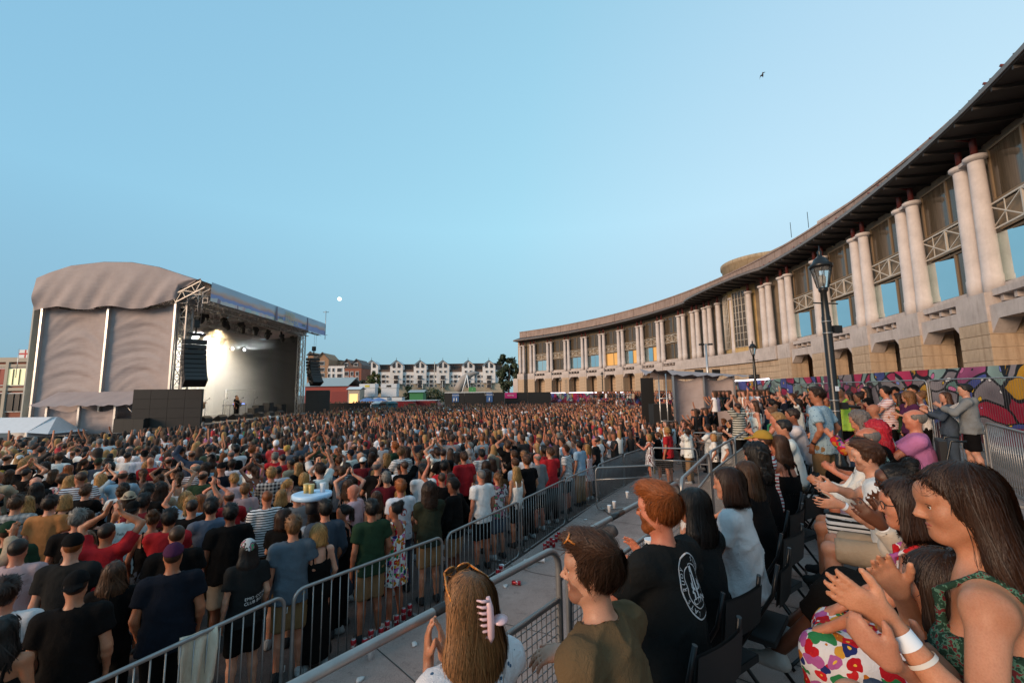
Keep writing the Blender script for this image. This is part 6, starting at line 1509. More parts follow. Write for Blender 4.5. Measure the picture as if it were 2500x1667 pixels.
# ---------------------------------------------------------------- people: assembling
TONES = {'pale': (.58, .345, .25), 'fair': (.53, .275, .18), 'tan': (.40, .185, .105), 'brown': (.18, .080, .045), 'dark': (.095, .042, .024), 'flush': (.55, .245, .165)}
HCOL = {'black': (.009, .006, .005), 'dark brown': (.024, .010, .005), 'brown': (.055, .023, .010), 'light brown': (.14, .062, .023), 'blonde': (.34, .18, .062), 'ginger': (.22, .062, .014), 'grey': (.16, .145, .135), 'red': (.16, .025, .015), 'bright red': (.45, .015, .03)}
TCOL = {'black': (.006, .005, .005), 'charcoal': (.016, .015, .015), 'white': (.74, .71, .70), 'grey': (.20, .195, .20), 'navy': (.010, .012, .020), 'blue grey': (.090, .115, .155), 'light blue': (.30, .42, .52), 'red': (.42, .020, .026), 'maroon': (.12, .012, .018), 'dark green': (.022, .045, .024), 'olive': (.135, .085, .045), 'dark olive': (.030, .032, .020), 'green': (.03, .17, .09), 'pink': (.48, .16, .32), 'dusty pink': (.50, .33, .33), 'beige': (.40, .31, .22), 'orange': (.42, .17, .06), 'mustard': (.42, .24, .04), 'lilac': (.38, .31, .44), 'tan': (.26, .155, .075), 'denim': (.055, .07, .10), 'cream': (.58, .51, .42), 'purple': (.075, .02, .06), 'mint': (.28, .42, .36)}
def head_mat(P): return Matrix(np.block([[P.HR * P.hs, P.head[:, None]], [np.zeros((1, 3)), np.ones((1, 1))]]).tolist())
HCACHE = {}
def hairs(style, h, vol=1.0, seed=0, length=.42, rough=1.0):
    k = (style, h, vol, seed, length, rough)
    if k not in HCACHE: HCACHE[k] = hair_mesh(style, h, vol, seed, length, rough)
    return HCACHE[k]
def hat_mesh(kind, h=.010):
    k = ('hat', kind, h)
    if k in HCACHE: return HCACHE[k]
    F = Field((-.22, -.24, -.06), (.22, .30, .22), h)
    if kind == 'cap':
        F.ell((0, -.014, .045), (.088, .108, .098), None, .01); F.plane((0, 0, .042), (0, .12, -1), k=.004)
        F.ell((0, .115, .050), (.075, .085, .012), rotx(R(-10)), .008)
    elif kind == 'backcap':
        F.ell((0, -.014, .045), (.088, .108, .098), None, .01); F.plane((0, 0, .040), (0, -.1, -1), k=.004); F.ell((0, -.13, .040), (.07, .07, .012), rotx(R(12)), .008)
    elif kind == 'bucket':
        F.ell((0, -.012, .055), (.092, .11, .09), None, .01); F.cone((0, -.01, .07), (0, -.01, .025), .09, .145, .01, cut=(None, 1.0)); F.plane((0, 0, .022), (0, 0, -1), k=.004)
    elif kind == 'bandana': F.ell((0, -.012, .042), (.090, .112, .103), None, .01); F.plane((0, -.02, .045), (0, .35, -.9), k=.004)
    elif kind == 'brim': F.ell((0, -.012, .065), (.088, .105, .085), None, .01); F.ell((0, -.01, .055), (.16, .18, .012), None, .01); F.plane((0, 0, .045), (0, 0, -1), k=.004)
    HCACHE[k] = np_mesh(kind, *F.nets()); return HCACHE[k]
def omat(o, mat):
    if not o.data.materials: o.data.materials.append(mat)
    o.material_slots[0].link = 'OBJECT'; o.material_slots[0].material = mat
def child(name, me, par, mat, color=None, mw=None, kind=None):
    o = bpy.data.objects.new(name, me); COL.objects.link(o); o.parent = par; omat(o, mat)
    if color is not None: o.color = (*color, 1)
    if mw is not None: o.matrix_local = mw
    if kind: o['kind'] = kind
    return o
def jit(c, a=.12): f = 1 + rng.uniform(-a, a); return tuple(max(.002, x * f * (1 + rng.uniform(-.04, .04))) for x in c)
GARM = {'tee': 't_shirt', 'shirt': 'shirt', 'long': 'long_sleeve_top', 'tank': 'strappy_top', 'dress': 'dress', 'vest': 'vest_top', 'hood': 'jacket'}
# ---- detailed person, placed by the head
def head_at(P0, rz, W):
    """root location so that the pose's head lands on W"""
    return W - rotz(rz) @ P0.head
EYEM = MB().lathe([(.0005, -.0125), (.008, -.0098), (.0125, 0), (.008, .0098), (.0005, .0125)], n=10).mesh('eye')
def face_extras(P, b, brow=None, lips=None, beard=None, glasses=None):
    M = head_mat(P)
    for sg in (-1, 1):
        child('eye', EYEM, b, EYE, mw=M @ Matrix.Translation((sg * .031, .0738, .003)))
        if brow is not None:
            m = MB(); m.tube([(sg * .012, .0945, .0245), (sg * .028, .0935, .0290), (sg * .048, .0815, .0255)], [.0030, .0036, .0014], 6); m.tube([(sg * .018, .0855, .0085), (sg * .025, .0890, .0115), (sg * .034, .0880, .0120), (sg * .046, .0800, .0075)], [.0012, .0018, .0020, .0012], 5); child('eyebrow', m.mesh('eyebrow'), b, HAIR, brow, M)
    if lips is not None:
        F = Field((-.04, .06, -.09), (.04, .11, -.04), .003); F.ell((0, .0807, -.0585), (.0225, .0095, .0057), None, .002); F.ell((0, .0797, -.0690), (.0195, .0098, .0063), None, .002); F.cone((-.024, .0850, -.0640), (.024, .0850, -.0640), .0020, .0020, .002, 'd'); child('lips', np_mesh('lips', *F.nets()), b, SKIN, lips, M)
    if beard is not None:
        thick, bc = beard; F = Field((-.1, -.06, -.15), (.1, .13, .02), .005)
        P2 = Pose(); P2.__dict__.update(head=V3(0, 0, 0), HR=np.eye(3), hs=1.0, sex='m', neck=V3(0, -.05, -.2), tz=V3(0, 0, 1), s=1)
        draw_head(F, P2, False, False); F.F -= thick
        F.plane((0, .03, -.052), (0, -.75, 1.0), k=.006); F.ell((0, .095, -.063), (.026, .03, .0095), None, .004, 'd'); F.plane((0, -.012, 0), (0, -1, .0), k=.004); F.ell((0, .09, -.03), (.035, .04, .022), None, .006, 'd')
        V, Q = F.nets(); V = V + vnormals(V, Q) * (wob(V, 260, 4) * .22 * thick)[:, None]; child('beard', np_mesh('beard', V, Q), b, HAIR if thick > .003 else SKIN, bc, M)
    if glasses is not None:
        m = MB()
        for sg in (-1, 1):
            pts = [(sg * .032 + .024 * math.cos(a), .0995 - .012 * (abs(sg * .032 + .024 * math.cos(a)) / .06) ** 2, .002 + .019 * math.sin(a)) for a in [2 * math.pi * i / 14 for i in range(15)]]
            m.tube(pts, .0022, 6, caps=False); m.tube([(sg * .056, .088, .006), (sg * .079, .02, .008), (sg * .080, -.015, .0)], .0022, 6)
        m.tube([(-.009, .101, .004), (.009, .101, .004)], .002, 6); child('glasses', m.mesh('glasses'), b, glasses, mw=M)
def person(label, px, py, y, floor=None, head=0, kind='sit', sex='m', h=1.75, tone='fair', hair=('short', 'brown'), top=('tee', 'black', 'plain'), bottom=('shorts', 'tan'), vox=.011, fine=True, arms=None, lock=0, group=None, face=None, hat=None, hv=1.0, hlen=.42, shoes=True, curl=14, amp=.008, wave=0, spread=.06, cups=None, locc=1.0, hand=1.0, hairvox=None, zref=None, **kw):
    """arms: {'L': preset or dict(w,d,n) in world space, 'R': ...}"""
    W = at_y(px, py, y) if zref is None else at_z(px, py, zref)
    arms = arms or {}
    rz = R(head) if head is not None else 0
    P = make_pose(kind, h, sex, **kw)
    if kind == 'sit' and floor is not None:
        seat = kw.get('seat', .45) + (W[2] - floor - P.head[2]); seat = min(.62, max(.34, seat)); kw['seat'] = seat; P = make_pose(kind, h, sex, **kw)
    loc = head_at(P, rz, W); Ri = rotz(-rz); spec = {}
    if kind == 'stand' and floor is not None: loc[2] = floor
    for k, nm in (('L', 'L'), ('R', 'Rr')):
        a = arms.get(k)
        if a is None: continue
        if isinstance(a, str): spec[nm] = a
        else: spec[nm] = (Ri @ (np.asarray(a['w']) - loc), Ri @ np.asarray(a.get('e', (0, 0, -1.0))), Ri @ np.asarray(a['d']), Ri @ np.asarray(a['n']), True, True)
    P = make_pose(kind, h, sex, **{**kw, **spec}); P.hand = hand
    col = jit(TONES[tone] if isinstance(tone, str) else tone, .05)
    me = body_mesh(P, vox, fine, curl=curl, spread=spread)
    b = bpy.data.objects.new('person', me); COL.objects.link(b); omat(b, SKIN); b.color = (*col, 1); b.location = loc; b.rotation_euler = (0, 0, rz)
    b['label'] = label; b['category'] = 'person'
    if group: b['group'] = group
    if top: child(GARM[top[0]], top_mesh(P, vox * 1.15, top[0], rng.randrange(99), amp=amp), b, CLOTH[top[2]], jit(TCOL[top[1]] if isinstance(top[1], str) else top[1], .05))
    if bottom: child({'shorts': 'shorts', 'jeans': 'trousers', 'skirt': 'skirt'}[bottom[0]], bottom_mesh(P, vox * 1.6, bottom[0], rng.randrange(99)), b, CLOTH[bottom[2] if len(bottom) > 2 else 'plain'], jit(TCOL[bottom[1]], .05))
    M = head_mat(P)
    if hair:
        hv_ = hairvox or max(.0065, vox * .75); hc = jit(HCOL[hair[1]], .06) if isinstance(hair[1], str) else hair[1]
        o = child('hair', hairs(hair[0], hv_, hv, rng.randrange(4), hlen, .25 if lock > 1500 else 1.0), b, HAIR, tuple(x * (.85 if lock > 1500 else 1) for x in hc), M)
        if lock:
            L = hair[0] in ('long', 'wavy', 'bob', 'curly'); child('hair_strands', strands(hair[0], hv_, lock, hv, 1, hlen, seg=11 if L else 8, step=(hlen / 8.5 if hair[0] in ('long', 'wavy') else .03) if L else .011, lift=.008 if L else .010, wave=wave, width=(.0013 if lock > 3000 else .002) if L else .0011, jit=.3 if L else .6, grow=.0006 if L else .0026), o, HAIR, tuple(min(1, x * locc * 1.1) for x in hc), kind='stuff')
    if hat: child('hat', hat_mesh(hat[0], .009), b, CLOTH[hat[2] if len(hat) > 2 else 'plain'], TCOL[hat[1]], M)
    if face: face_extras(P, b, **face)
    if shoes and P.an['L'][2] < .3:
        for k in 'LR': child('shoe', shoe_mesh(P, max(vox, .018), k), b, CLOTH['plain'], jit((.03, .03, .03) if rng.random() < .6 else (.45, .44, .43)))
    b['_w'] = 0; del b['_w']
    return b, P
def band(b, P, k, t=.94, r=None, mat=None, w=.022):
    """paper wristband"""
    a, c = P.el[k], P.wr[k]; u = unit(c - a); p = a + (c - a) * t; r = r or arm_r(P)[2] * P.s + .004
    m = MB(); m.tube([tuple(p - u * w / 2), tuple(p + u * w / 2)], r, 18, caps=False); child('wristband', m.mesh('wristband'), b, mat or WRISTB)
from mathutils.bvhtree import BVHTree
def stamp(name, me, M, n, body, mat, off=.003):
    """lay a flat print onto the person's top, along direction n"""
    top = [c for c in body.children if c.name.split('.')[0] in GARM.values()][0].data
    bv = BVHTree.FromPolygons([v.co.copy() for v in top.vertices], [tuple(p.vertices) for p in top.polygons]); nv = Vector(n).normalized()
    for v in me.vertices:
        p = M @ v.co; p = p - nv * (p.dot(nv) - (M.translation.dot(nv))); h = bv.ray_cast(p + nv * .45, -nv)
        v.co = (h[0] + nv * off) if h[0] is not None else p
    me.update(); return child(name, me, body, mat)
# ---- crowd variants share meshes
VARS = {}
VSPEC = {  # name: (sex, arms, head yaw, height, girth)
    'm_down': ('m', 'down', 'down2', 6, 1.78, 1.0), 'm_yaw': ('m', 'down2', 'pocket', 42, 1.76, 1.05), 'm_fold': ('m', 'folded', 'folded', -12, 1.80, 1.08), 'm_clap': ('m', 'clap', 'clap', 10, 1.77, 1.0), 'm_raise': ('m', 'down', 'raise', 5, 1.80, 1.0),
    'm_over': ('m', 'over', 'over', 0, 1.76, 1.0), 'm_big': ('m', 'down2', 'down2', 0, 1.79, 1.22), 'm_cup': ('m', 'cup', 'down', -30, 1.77, 1.0), 'm_phone': ('m', 'phone', 'phone', 0, 1.75, 1.0), 'm_yawr': ('m', 'cup', 'cup', -48, 1.82, 1.05),
    'f_down': ('f', 'down', 'down2', 0, 1.64, .98), 'f_yaw': ('f', 'down2', 'cup', 40, 1.66, 1.0), 'f_fold': ('f', 'folded', 'folded', -20, 1.63, 1.05), 'f_clap': ('f', 'clap', 'clap', 8, 1.65, .96), 'f_raise': ('f', 'raise2', 'down', 0, 1.66, .97), 'f_over': ('f', 'over', 'over', 5, 1.64, 1.0), 'f_cup': ('f', 'cup', 'down', -35, 1.65, 1.0)}
CVOX = .023
def variant(n):
    if n not in VARS:
        sx_, l, r_, hy, h, wt = VSPEC[n]; P = make_pose('stand', h, sx_, L=l, Rr=r_, hy=hy, wt=wt, hp=3); VARS[n] = dict(P=P, body=body_mesh(P, CVOX, False))
    return VARS[n]
def garment(n, what, seed=0):
    v = variant(n); k = (what, seed)
    if k not in v: v[k] = top_mesh(v['P'], CVOX, what, seed, amp=.013) if what in GARM else (bottom_mesh(v['P'], CVOX * 1.5, what, seed) if what != 'shoe' else [shoe_mesh(v['P'], .026, q) for q in 'LR'])
    return v[k]
NP_ = [0]
ARMTXT = {'m_raise': ' and one arm raised', 'f_raise': ' and one arm raised', 'm_over': ' clapping overhead', 'f_over': ' clapping overhead', 'm_clap': ' clapping', 'f_clap': ' clapping', 'm_fold': ' with folded arms', 'f_fold': ' with folded arms', 'm_phone': ' holding a phone'}
HTXT = {'short': 'short', 'crop': 'cropped', 'fringe': 'fringed', 'bald_ring': 'receding', 'bob': 'bobbed', 'long': 'long', 'wavy': 'long wavy', 'pony': 'ponytailed', 'bun': 'bunned', 'curly': 'curly', 'quiff': 'swept', None: 'shaven'}
def walker(n, x, y, z, rz, tone, hair, top, bottom, label=None, group=None, hat=None, scale=1.0, where='in the crowd', acc=None):
    v = variant(n); P = v['P']
    b = bpy.data.objects.new('person', v['body']); COL.objects.link(b); omat(b, SKIN); b.color = (*jit(TONES[tone], .07), 1); b.location = (x, y, z); b.rotation_euler = (0, 0, rz); b.scale = (scale * (-1 if label is None and rng.random() < .5 else 1), scale, scale)
    tw_ = {'tee': 't-shirt', 'long': 'long-sleeved top', 'tank': 'strappy top', 'dress': 'dress', 'shirt': 'shirt', 'vest': 'vest', 'hood': 'jacket'}[top[0]]
    if top: child(GARM[top[0]], garment(n, top[0], 0), b, CLOTH[top[2]], jit(TCOL[top[1]]))
    if bottom: child({'shorts': 'shorts', 'jeans': 'trousers', 'skirt': 'skirt'}[bottom[0]], garment(n, bottom[0]), b, CLOTH['plain'], jit(TCOL[bottom[1]]))
    M = head_mat(P)
    if hair and hair[0]:
        hc = jit(HCOL[hair[1]], .2); ho = child('hair', hairs(hair[0], .015, 1.0, rng.randrange(2), .40 if hair[0] != 'long' else .36), b, HAIR, hc, M)
        if hair[0] not in ('crop', 'bald_ring') and not hat:
            k = ('st', hair[0]); L = hair[0] in ('long', 'wavy', 'bob', 'curly')
            if k not in HCACHE: HCACHE[k] = strands(hair[0], .013, 520, 1.0, 2, .36, seg=9, step=.034 if L else .012, width=.0042, lift=.012, jit=.5, grow=.001 if L else .003)
            child('hair_strands', HCACHE[k], ho, HAIR, tuple(x * 1.3 for x in hc), kind='stuff')
    if hat: child('hat', hat_mesh(hat[0], .012), b, CLOTH[hat[2] if len(hat) > 2 else 'plain'], jit(TCOL[hat[1]]), M)
    for me in garment(n, 'shoe'): child('shoe', me, b, CLOTH['plain'], (.03, .03, .032) if rng.random() < .6 else (.4, .4, .4))
    if acc: acc(b, P)
    pat = {'plain': '', 'stripe': 'striped ', 'widestripe': 'wide-striped ', 'vstripe': 'fine-striped ', 'check': 'checked ', 'floral': 'floral ', 'dots': 'dotted ', 'blotch': 'mottled ', 'speck': 'speckled '}[top[2]]
    if not label:
        hd = ('a ' + hat[1] + ' ' + {'cap': 'cap', 'backcap': 'backward cap', 'bucket': 'bucket hat', 'brim': 'brimmed hat', 'bandana': 'bandana'}[hat[0]]) if hat else ((hair[1] + ' ' + HTXT[hair[0]] + ' hair') if hair and hair[0] else 'a shaven head')
        label = 'person in a %s%s %s, %s%s %s' % (pat, top[1], tw_, hd, ARMTXT.get(n, ''), where)
    b['label'] = label; b['category'] = 'person'; b['group'] = group or 'people in the standing crowd'
    NP_[0] += 1
    return b, P
def pick(d):
    r = rng.random() * sum(w for _, w in d)
    for v, w in d:
        r -= w
        if r <= 0: return v
    return d[-1][0]
MT = [(('tee', 'black', 'plain'), 34), (('tee', 'white', 'plain'), 24), (('tee', 'charcoal', 'plain'), 5), (('tee', 'grey', 'plain'), 5), (('tee', 'navy', 'plain'), 8), (('tee', 'red', 'plain'), 7), (('tee', 'maroon', 'plain'), 5), (('tee', 'dark green', 'plain'), 4), (('tee', 'light blue', 'plain'), 4), (('tee', 'beige', 'plain'), 4), (('tee', 'navy', 'stripe'), 4), (('long', 'denim', 'plain'), 4), (('long', 'navy', 'check'), 3), (('tee', 'maroon', 'stripe'), 2), (('shirt', 'blue grey', 'plain'), 2), (('tee', 'orange', 'plain'), 2), (('shirt', 'lilac', 'vstripe'), 3), (('tee', 'dusty pink', 'plain'), 3), (('tee', 'dark olive', 'widestripe'), 2), (('shirt', 'grey', 'blotch'), 2)]
FT = [(('tee', 'black', 'plain'), 16), (('tank', 'black', 'plain'), 16), (('tee', 'white', 'plain'), 18), (('dress', 'black', 'plain'), 8), (('dress', 'white', 'floral'), 5), (('dress', 'red', 'dots'), 3), (('long', 'black', 'plain'), 6), (('tank', 'white', 'plain'), 9), (('tank', 'red', 'plain'), 4), (('tank', 'green', 'plain'), 2), (('tee', 'light blue', 'plain'), 3), (('tee', 'pink', 'plain'), 3), (('long', 'beige', 'plain'), 4), (('tee', 'navy', 'stripe'), 4), (('long', 'grey', 'plain'), 3), (('dress', 'maroon', 'vstripe'), 2)]
MH = [(('short', 'dark brown'), 16), (('short', 'brown'), 14), (('crop', 'dark brown'), 10), (('crop', 'brown'), 7), (('quiff', 'brown'), 7), (('quiff', 'black'), 6), (('short', 'black'), 9), (('short', 'light brown'), 6), (('short', 'blonde'), 4), (('short', 'grey'), 5), (('bald_ring', 'brown'), 8), (('bald_ring', 'grey'), 5), ((None, None), 6), (('short', 'ginger'), 3), (('curly', 'dark brown'), 3)]
FH = [(('long', 'brown'), 13), (('long', 'dark brown'), 14), (('wavy', 'brown'), 8), (('wavy', 'blonde'), 9), (('long', 'blonde'), 10), (('bob', 'dark brown'), 8), (('bob', 'blonde'), 5), (('pony', 'brown'), 9), (('pony', 'blonde'), 6), (('bun', 'brown'), 7), (('bun', 'dark brown'), 5), (('curly', 'dark brown'), 6), (('long', 'ginger'), 3), (('bob', 'grey'), 3)]
TN = [('fair', 40), ('pale', 22), ('tan', 16), ('flush', 10), ('brown', 7), ('dark', 5)]
MB_ = [(('shorts', 'tan'), 12), (('shorts', 'black'), 12), (('jeans', 'denim'), 14), (('jeans', 'black'), 14), (('shorts', 'navy'), 6), (('jeans', 'tan'), 4)]
FB = [(('shorts', 'denim'), 8), (('jeans', 'black'), 12), (('jeans', 'denim'), 12), (('skirt', 'black'), 5), (('shorts', 'black'), 5)]
HATS = [(None, 150), (('cap', 'black'), 5), (('backcap', 'black'), 2), (('cap', 'navy'), 3), (('cap', 'white'), 3), (('cap', 'red'), 1), (('cap', 'dark olive'), 2), (('bucket', 'beige'), 1), (('brim', 'charcoal'), 1), (('cap', 'mustard'), 1)]
STG = (-21.0, 34.0)
def face_stage(x, y, j=20): return math.atan2(-(STG[0] - x), STG[1] - y) + R(rng.gauss(0, j))
def random_look(y=5):
    sx_ = 'm' if rng.random() < .56 else 'f'
    if sx_ == 'm':
        n = pick([('m_down', 26), ('m_yaw', 9), ('m_fold', 12), ('m_clap', 14), ('m_raise', 5), ('m_over', 6), ('m_big', 9), ('m_cup', 9), ('m_phone', 2), ('m_yawr', 7)]); t, hr, bt = pick(MT), pick(MH), pick(MB_); ht = pick(HATS)
    else:
        n = pick([('f_down', 28), ('f_yaw', 10), ('f_fold', 12), ('f_clap', 18), ('f_raise', 6), ('f_over', 7), ('f_cup', 12)]); t, hr, bt = pick(FT), pick(FH), pick(FB); ht = pick(HATS) if rng.random() < .35 else None
        if t[0] == 'dress': bt = None
    tn = pick(TN)
    if tn in ('dark', 'brown') and hr[1] in ('blonde', 'light brown', 'ginger', 'grey', 'brown'): hr = (hr[0], 'black')
    if ht and hr[0] in ('curly', 'bun'): ht = None
    if ht and hr[0] in ('quiff', 'short'): hr = ('crop', hr[1])
    return n, tn, hr, t, bt, ht
# ---------------------------------------------------------------- the standing crowd
PLACED = []   # (x, y)
FLV = FL
def fence_x(y):
    for (x0, y0), (x1, y1) in zip(FLV, FLV[1:]):
        if y0 <= y <= y1: return x0 + (x1 - x0) * (y - y0) / (y1 - y0)
    return FLV[-1][0] if y > FLV[-1][1] else FLV[0][0]
def special(n, px, py, tone, hair, top, bottom, label, turn=0, hat=None, acc=None, rz=None, scale=1.0, hz=None):
    P = variant(n)['P']; w = at_z(px, py, P.head[2] * scale if hz is None else hz); x, y = w[0], w[1]
    a = (face_stage(x, y, 0) + R(turn)) if rz is None else R(rz); M = rotz(a) @ P.head * scale; x -= M[0]; y -= M[1]
    for q in range(60):
        if x < fence_x(y) - .40: break
        x *= 1.008; y *= 1.008; x -= .006
    PLACED.append((x, y))
    return walker(n, x, y, .004, a, tone, hair, top, bottom, label, None, hat, scale, acc=acc)
def txt_on_back(txt, size, col, dz=0.0, dx=0.0):
    def f(b, P):
        mt = simple('print_' + col, TCOL[col], .8, noise=.05); lines = txt.split('|')
        for i, l in enumerate(lines):
            p = P.chest + P.tz * (.02 + dz - i * size * 1.05) + P.tx * dx
            stamp('print', text_mesh(l, size, .0), frame_mat(p, P.tx, P.tz, -P.ty), -P.ty, b, mt)
    return f
SPEC = [
 ('m_down', 722, 1300, 'fair', ('short', 'light brown'), ('tee', 'blue grey', 'plain'), ('shorts', 'tan'), 'person in a blue grey t-shirt and tan shorts leaning on the crowd barrier', -4),
 ('f_down', 796, 1352, 'pale', ('bob', 'blonde'), ('tank', 'black', 'plain'), ('skirt', 'black'), 'person with blonde bob and a black strappy dress at the crowd barrier', 6),
 ('m_down', 912, 1255, 'tan', ('short', 'black'), ('tee', 'dark green', 'plain'), ('shorts', 'tan'), 'person in a dark green t-shirt and tan shorts at the crowd barrier', 0),
 ('f_yaw', 982, 1292, 'tan', ('bun', 'black'), ('dress', 'white', 'floral'), None, 'person in a white dress with big red flowers beside the dark green t-shirt', 25),
 ('m_fold', 1062, 1228, 'fair', ('curly', 'dark brown'), ('shirt', 'dark olive', 'plain'), ('shorts', 'tan'), 'person in a dark olive shirt with rolled sleeves and tan shorts at the barrier', -8),
 ('m_yaw', 1117, 1212, 'brown', ('short', 'black'), ('long', 'black', 'plain'), ('shorts', 'tan'), 'person in a black jacket and pale shorts looking sideways by the barrier', 30),
 ('m_down', 1190, 1196, 'flush', ('crop', 'grey'), ('tee', 'white', 'plain'), ('shorts', 'black'), 'person with cropped grey hair, white t-shirt and black shorts at the barrier', 0),
 ('f_down', 1238, 1224, 'fair', ('pony', 'light brown'), ('tee', 'black', 'blotch'), ('shorts', 'denim'), 'person with light brown ponytail and a pink flowered top at the barrier', 0),
 ('f_down', 1282, 1204, 'fair', ('long', 'blonde'), ('tank', 'white', 'plain'), ('shorts', 'black'), 'person with long straight blonde hair and a white strappy top at the barrier', 0),
 ('m_big', 1311, 1180, 'fair', ('short', 'brown'), ('tee', 'black', 'plain'), ('jeans', 'black'), 'person in black standing just behind the long blonde hair at the barrier', 0),
 ('m_down', 1326, 1150, 'flush', ('bald_ring', 'grey'), ('long', 'grey', 'plain'), ('shorts', 'black'), 'person in a long-sleeved grey top and black shorts at the barrier', 0),
 ('m_yaw', 1400, 1140, 'flush', ('short', 'brown'), ('tee', 'navy', 'stripe'), ('shorts', 'black'), 'person in a white t-shirt with navy stripes leaning at the barrier', 20),
 ('m_down', 1424, 1110, 'fair', ('short', 'black'), ('tee', 'light blue', 'plain'), ('jeans', 'tan'), 'person in a pale blue t-shirt near the striped t-shirt at the barrier', 0),
 ('f_down', 1446, 1122, 'fair', ('long', 'blonde'), ('dress', 'red', 'vstripe'), None, 'person with long fair hair and a red striped dress at the barrier', 0),
 ('m_yaw', 1466, 1108, 'flush', ('bald_ring', 'brown'), ('tee', 'charcoal', 'plain'), ('jeans', 'denim'), 'person with receding hair and a charcoal t-shirt beside the red dress', 20),
 ('m_down', 186, 1432, 'fair', ('crop', 'dark brown'), ('tee', 'black', 'plain'), ('jeans', 'black'), 'broad person in a black t-shirt and a black cap with a white front panel', 0, ('backcap', 'black')),
 ('m_big', 436, 1392, 'tan', ('crop', 'brown'), ('tee', 'navy', 'plain'), ('jeans', 'black'), 'person in a purple cap and a navy polo shirt with a red collar', 0, ('cap', 'purple')),
 ('f_down', 612, 1362, 'pale', ('long', 'black'), ('tee', 'charcoal', 'plain'), ('shorts', 'black'), 'person with very long black hair under a green and white leaf bandana', 10, ('bandana', 'green', 'blotch')),
 ('m_down', 44, 1342, 'flush', ('crop', 'dark brown'), ('tee', 'dusty pink', 'plain'), ('jeans', 'denim'), 'person in a pale pink t-shirt with dark collar and sleeve edges', 0),
 ('m_big', 432, 1308, 'flush', ('crop', 'brown'), ('tee', 'black', 'plain'), ('jeans', 'black'), 'stocky person with a cropped head and black t-shirt behind the purple cap', 0),
 ('m_big', 563, 1254, 'brown', ('short', 'black'), ('tee', 'black', 'plain'), ('shorts', 'beige'), 'large person in a plain black t-shirt with short black hair', 6),
 ('m_down', 652, 1216, 'flush', ('crop', 'ginger'), ('tee', 'navy', 'stripe'), ('jeans', 'tan'), 'person in a white t-shirt with narrow navy stripes and thin glasses', 0),
 ('f_down', 598, 1196, 'fair', ('short', 'light brown'), ('tee', 'dusty pink', 'plain'), ('jeans', 'denim'), 'person in a loose pale t-shirt with a green lightning print', 0),
 ('m_down', 726, 1212, 'fair', ('short', 'dark brown'), ('tee', 'grey', 'plain'), ('jeans', 'black'), 'person in a grey t-shirt with a round printed emblem on the back', 0),
 ('m_down', 794, 1244, 'fair', ('short', 'black'), ('long', 'denim', 'plain'), ('jeans', 'black'), 'person in a dark denim shirt with short black hair beside the grey emblem t-shirt', 0),
 ('f_yaw', 836, 1252, 'tan', ('pony', 'black'), ('tank', 'black', 'plain'), ('jeans', 'black'), 'person with tied black hair and a black strappy top turning her head sideways', 60),
 ('f_down', 212, 1318, 'fair', ('long', 'light brown'), ('tee', 'charcoal', 'plain'), ('jeans', 'black'), 'person with long straight light brown hair and a charcoal t-shirt', 0),
 ('f_down', 280, 1398, 'fair', ('wavy', 'brown'), ('tee', 'black', 'plain'), ('jeans', 'black'), 'person with long wavy brown hair and a black t-shirt near the black and white cap', 0),
 ('m_down', 324, 1246, 'fair', ('crop', 'brown'), ('tee', 'white', 'plain'), ('shorts', 'black'), 'person in a black cap and white t-shirt printed with a motorbike drawing', 0, ('backcap', 'black')),
 ('m_down', 190, 1268, 'flush', ('short', 'grey'), ('tee', 'black', 'plain'), ('jeans', 'black'), 'person with short grey hair and a black top with a shoulder strap', 0),
 ('m_down', 40, 1190 + 40, 'fair', ('short', 'brown'), ('shirt', 'grey', 'check'), ('jeans', 'denim'), 'person with short brown hair in a grey checked shirt at the edge of the crowd', 0),
 ('m_big', 22, 1300, 'tan', ('crop', 'brown'), ('tee', 'dark green', 'plain'), ('jeans', 'black'), 'person in a dark green top and a green cap shading the eyes with a hand', 0, ('cap', 'dark green')),
 ('m_down', 12, 1450, 'fair', ('short', 'dark brown'), ('tee', 'white', 'plain'), ('jeans', 'denim'), 'person in a white t-shirt at the crowd edge behind the black and white cap', 0),
 ('f_down', 18, 1560, 'tan', ('long', 'black'), ('tank', 'black', 'plain'), ('jeans', 'black'), 'person with long black hair and bare shoulders holding a white napkin', -10),
 ('m_raise', 770, 1090, 'tan', ('bald_ring', 'brown'), ('tee', 'dark green', 'plain'), ('jeans', 'black'), 'person in a dark green t-shirt with white lettering and one raised arm', 0),
 ('m_down', 978, 1190, 'flush', ('short', 'ginger'), ('tee', 'white', 'plain'), ('jeans', 'denim'), 'person in a white t-shirt with a round red print on the back', 0),
 ('m_down', 1105, 1070, 'fair', ('short', 'brown'), ('tee', 'red', 'plain'), ('jeans', 'denim'), 'person in a bright red t-shirt beside a red cap', 0),
 ('m_down', 690, 1120, 'fair', ('crop', 'dark brown'), ('tee', 'red', 'plain'), ('jeans', 'denim'), 'person in a crimson t-shirt with dark cropped hair', 0),
 ('m_yaw', 862, 1200, 'flush', (None, None), ('shirt', 'dusty pink', 'plain'), ('jeans', 'denim'), 'shaven person with a beard and a pale pink shirt turned sideways', 50),
 ('f_down', 918, 1215, 'fair', ('long', 'brown'), ('tank', 'black', 'plain'), ('shorts', 'beige'), 'person with long brown hair, a black strappy top and pale shorts', 0),
]
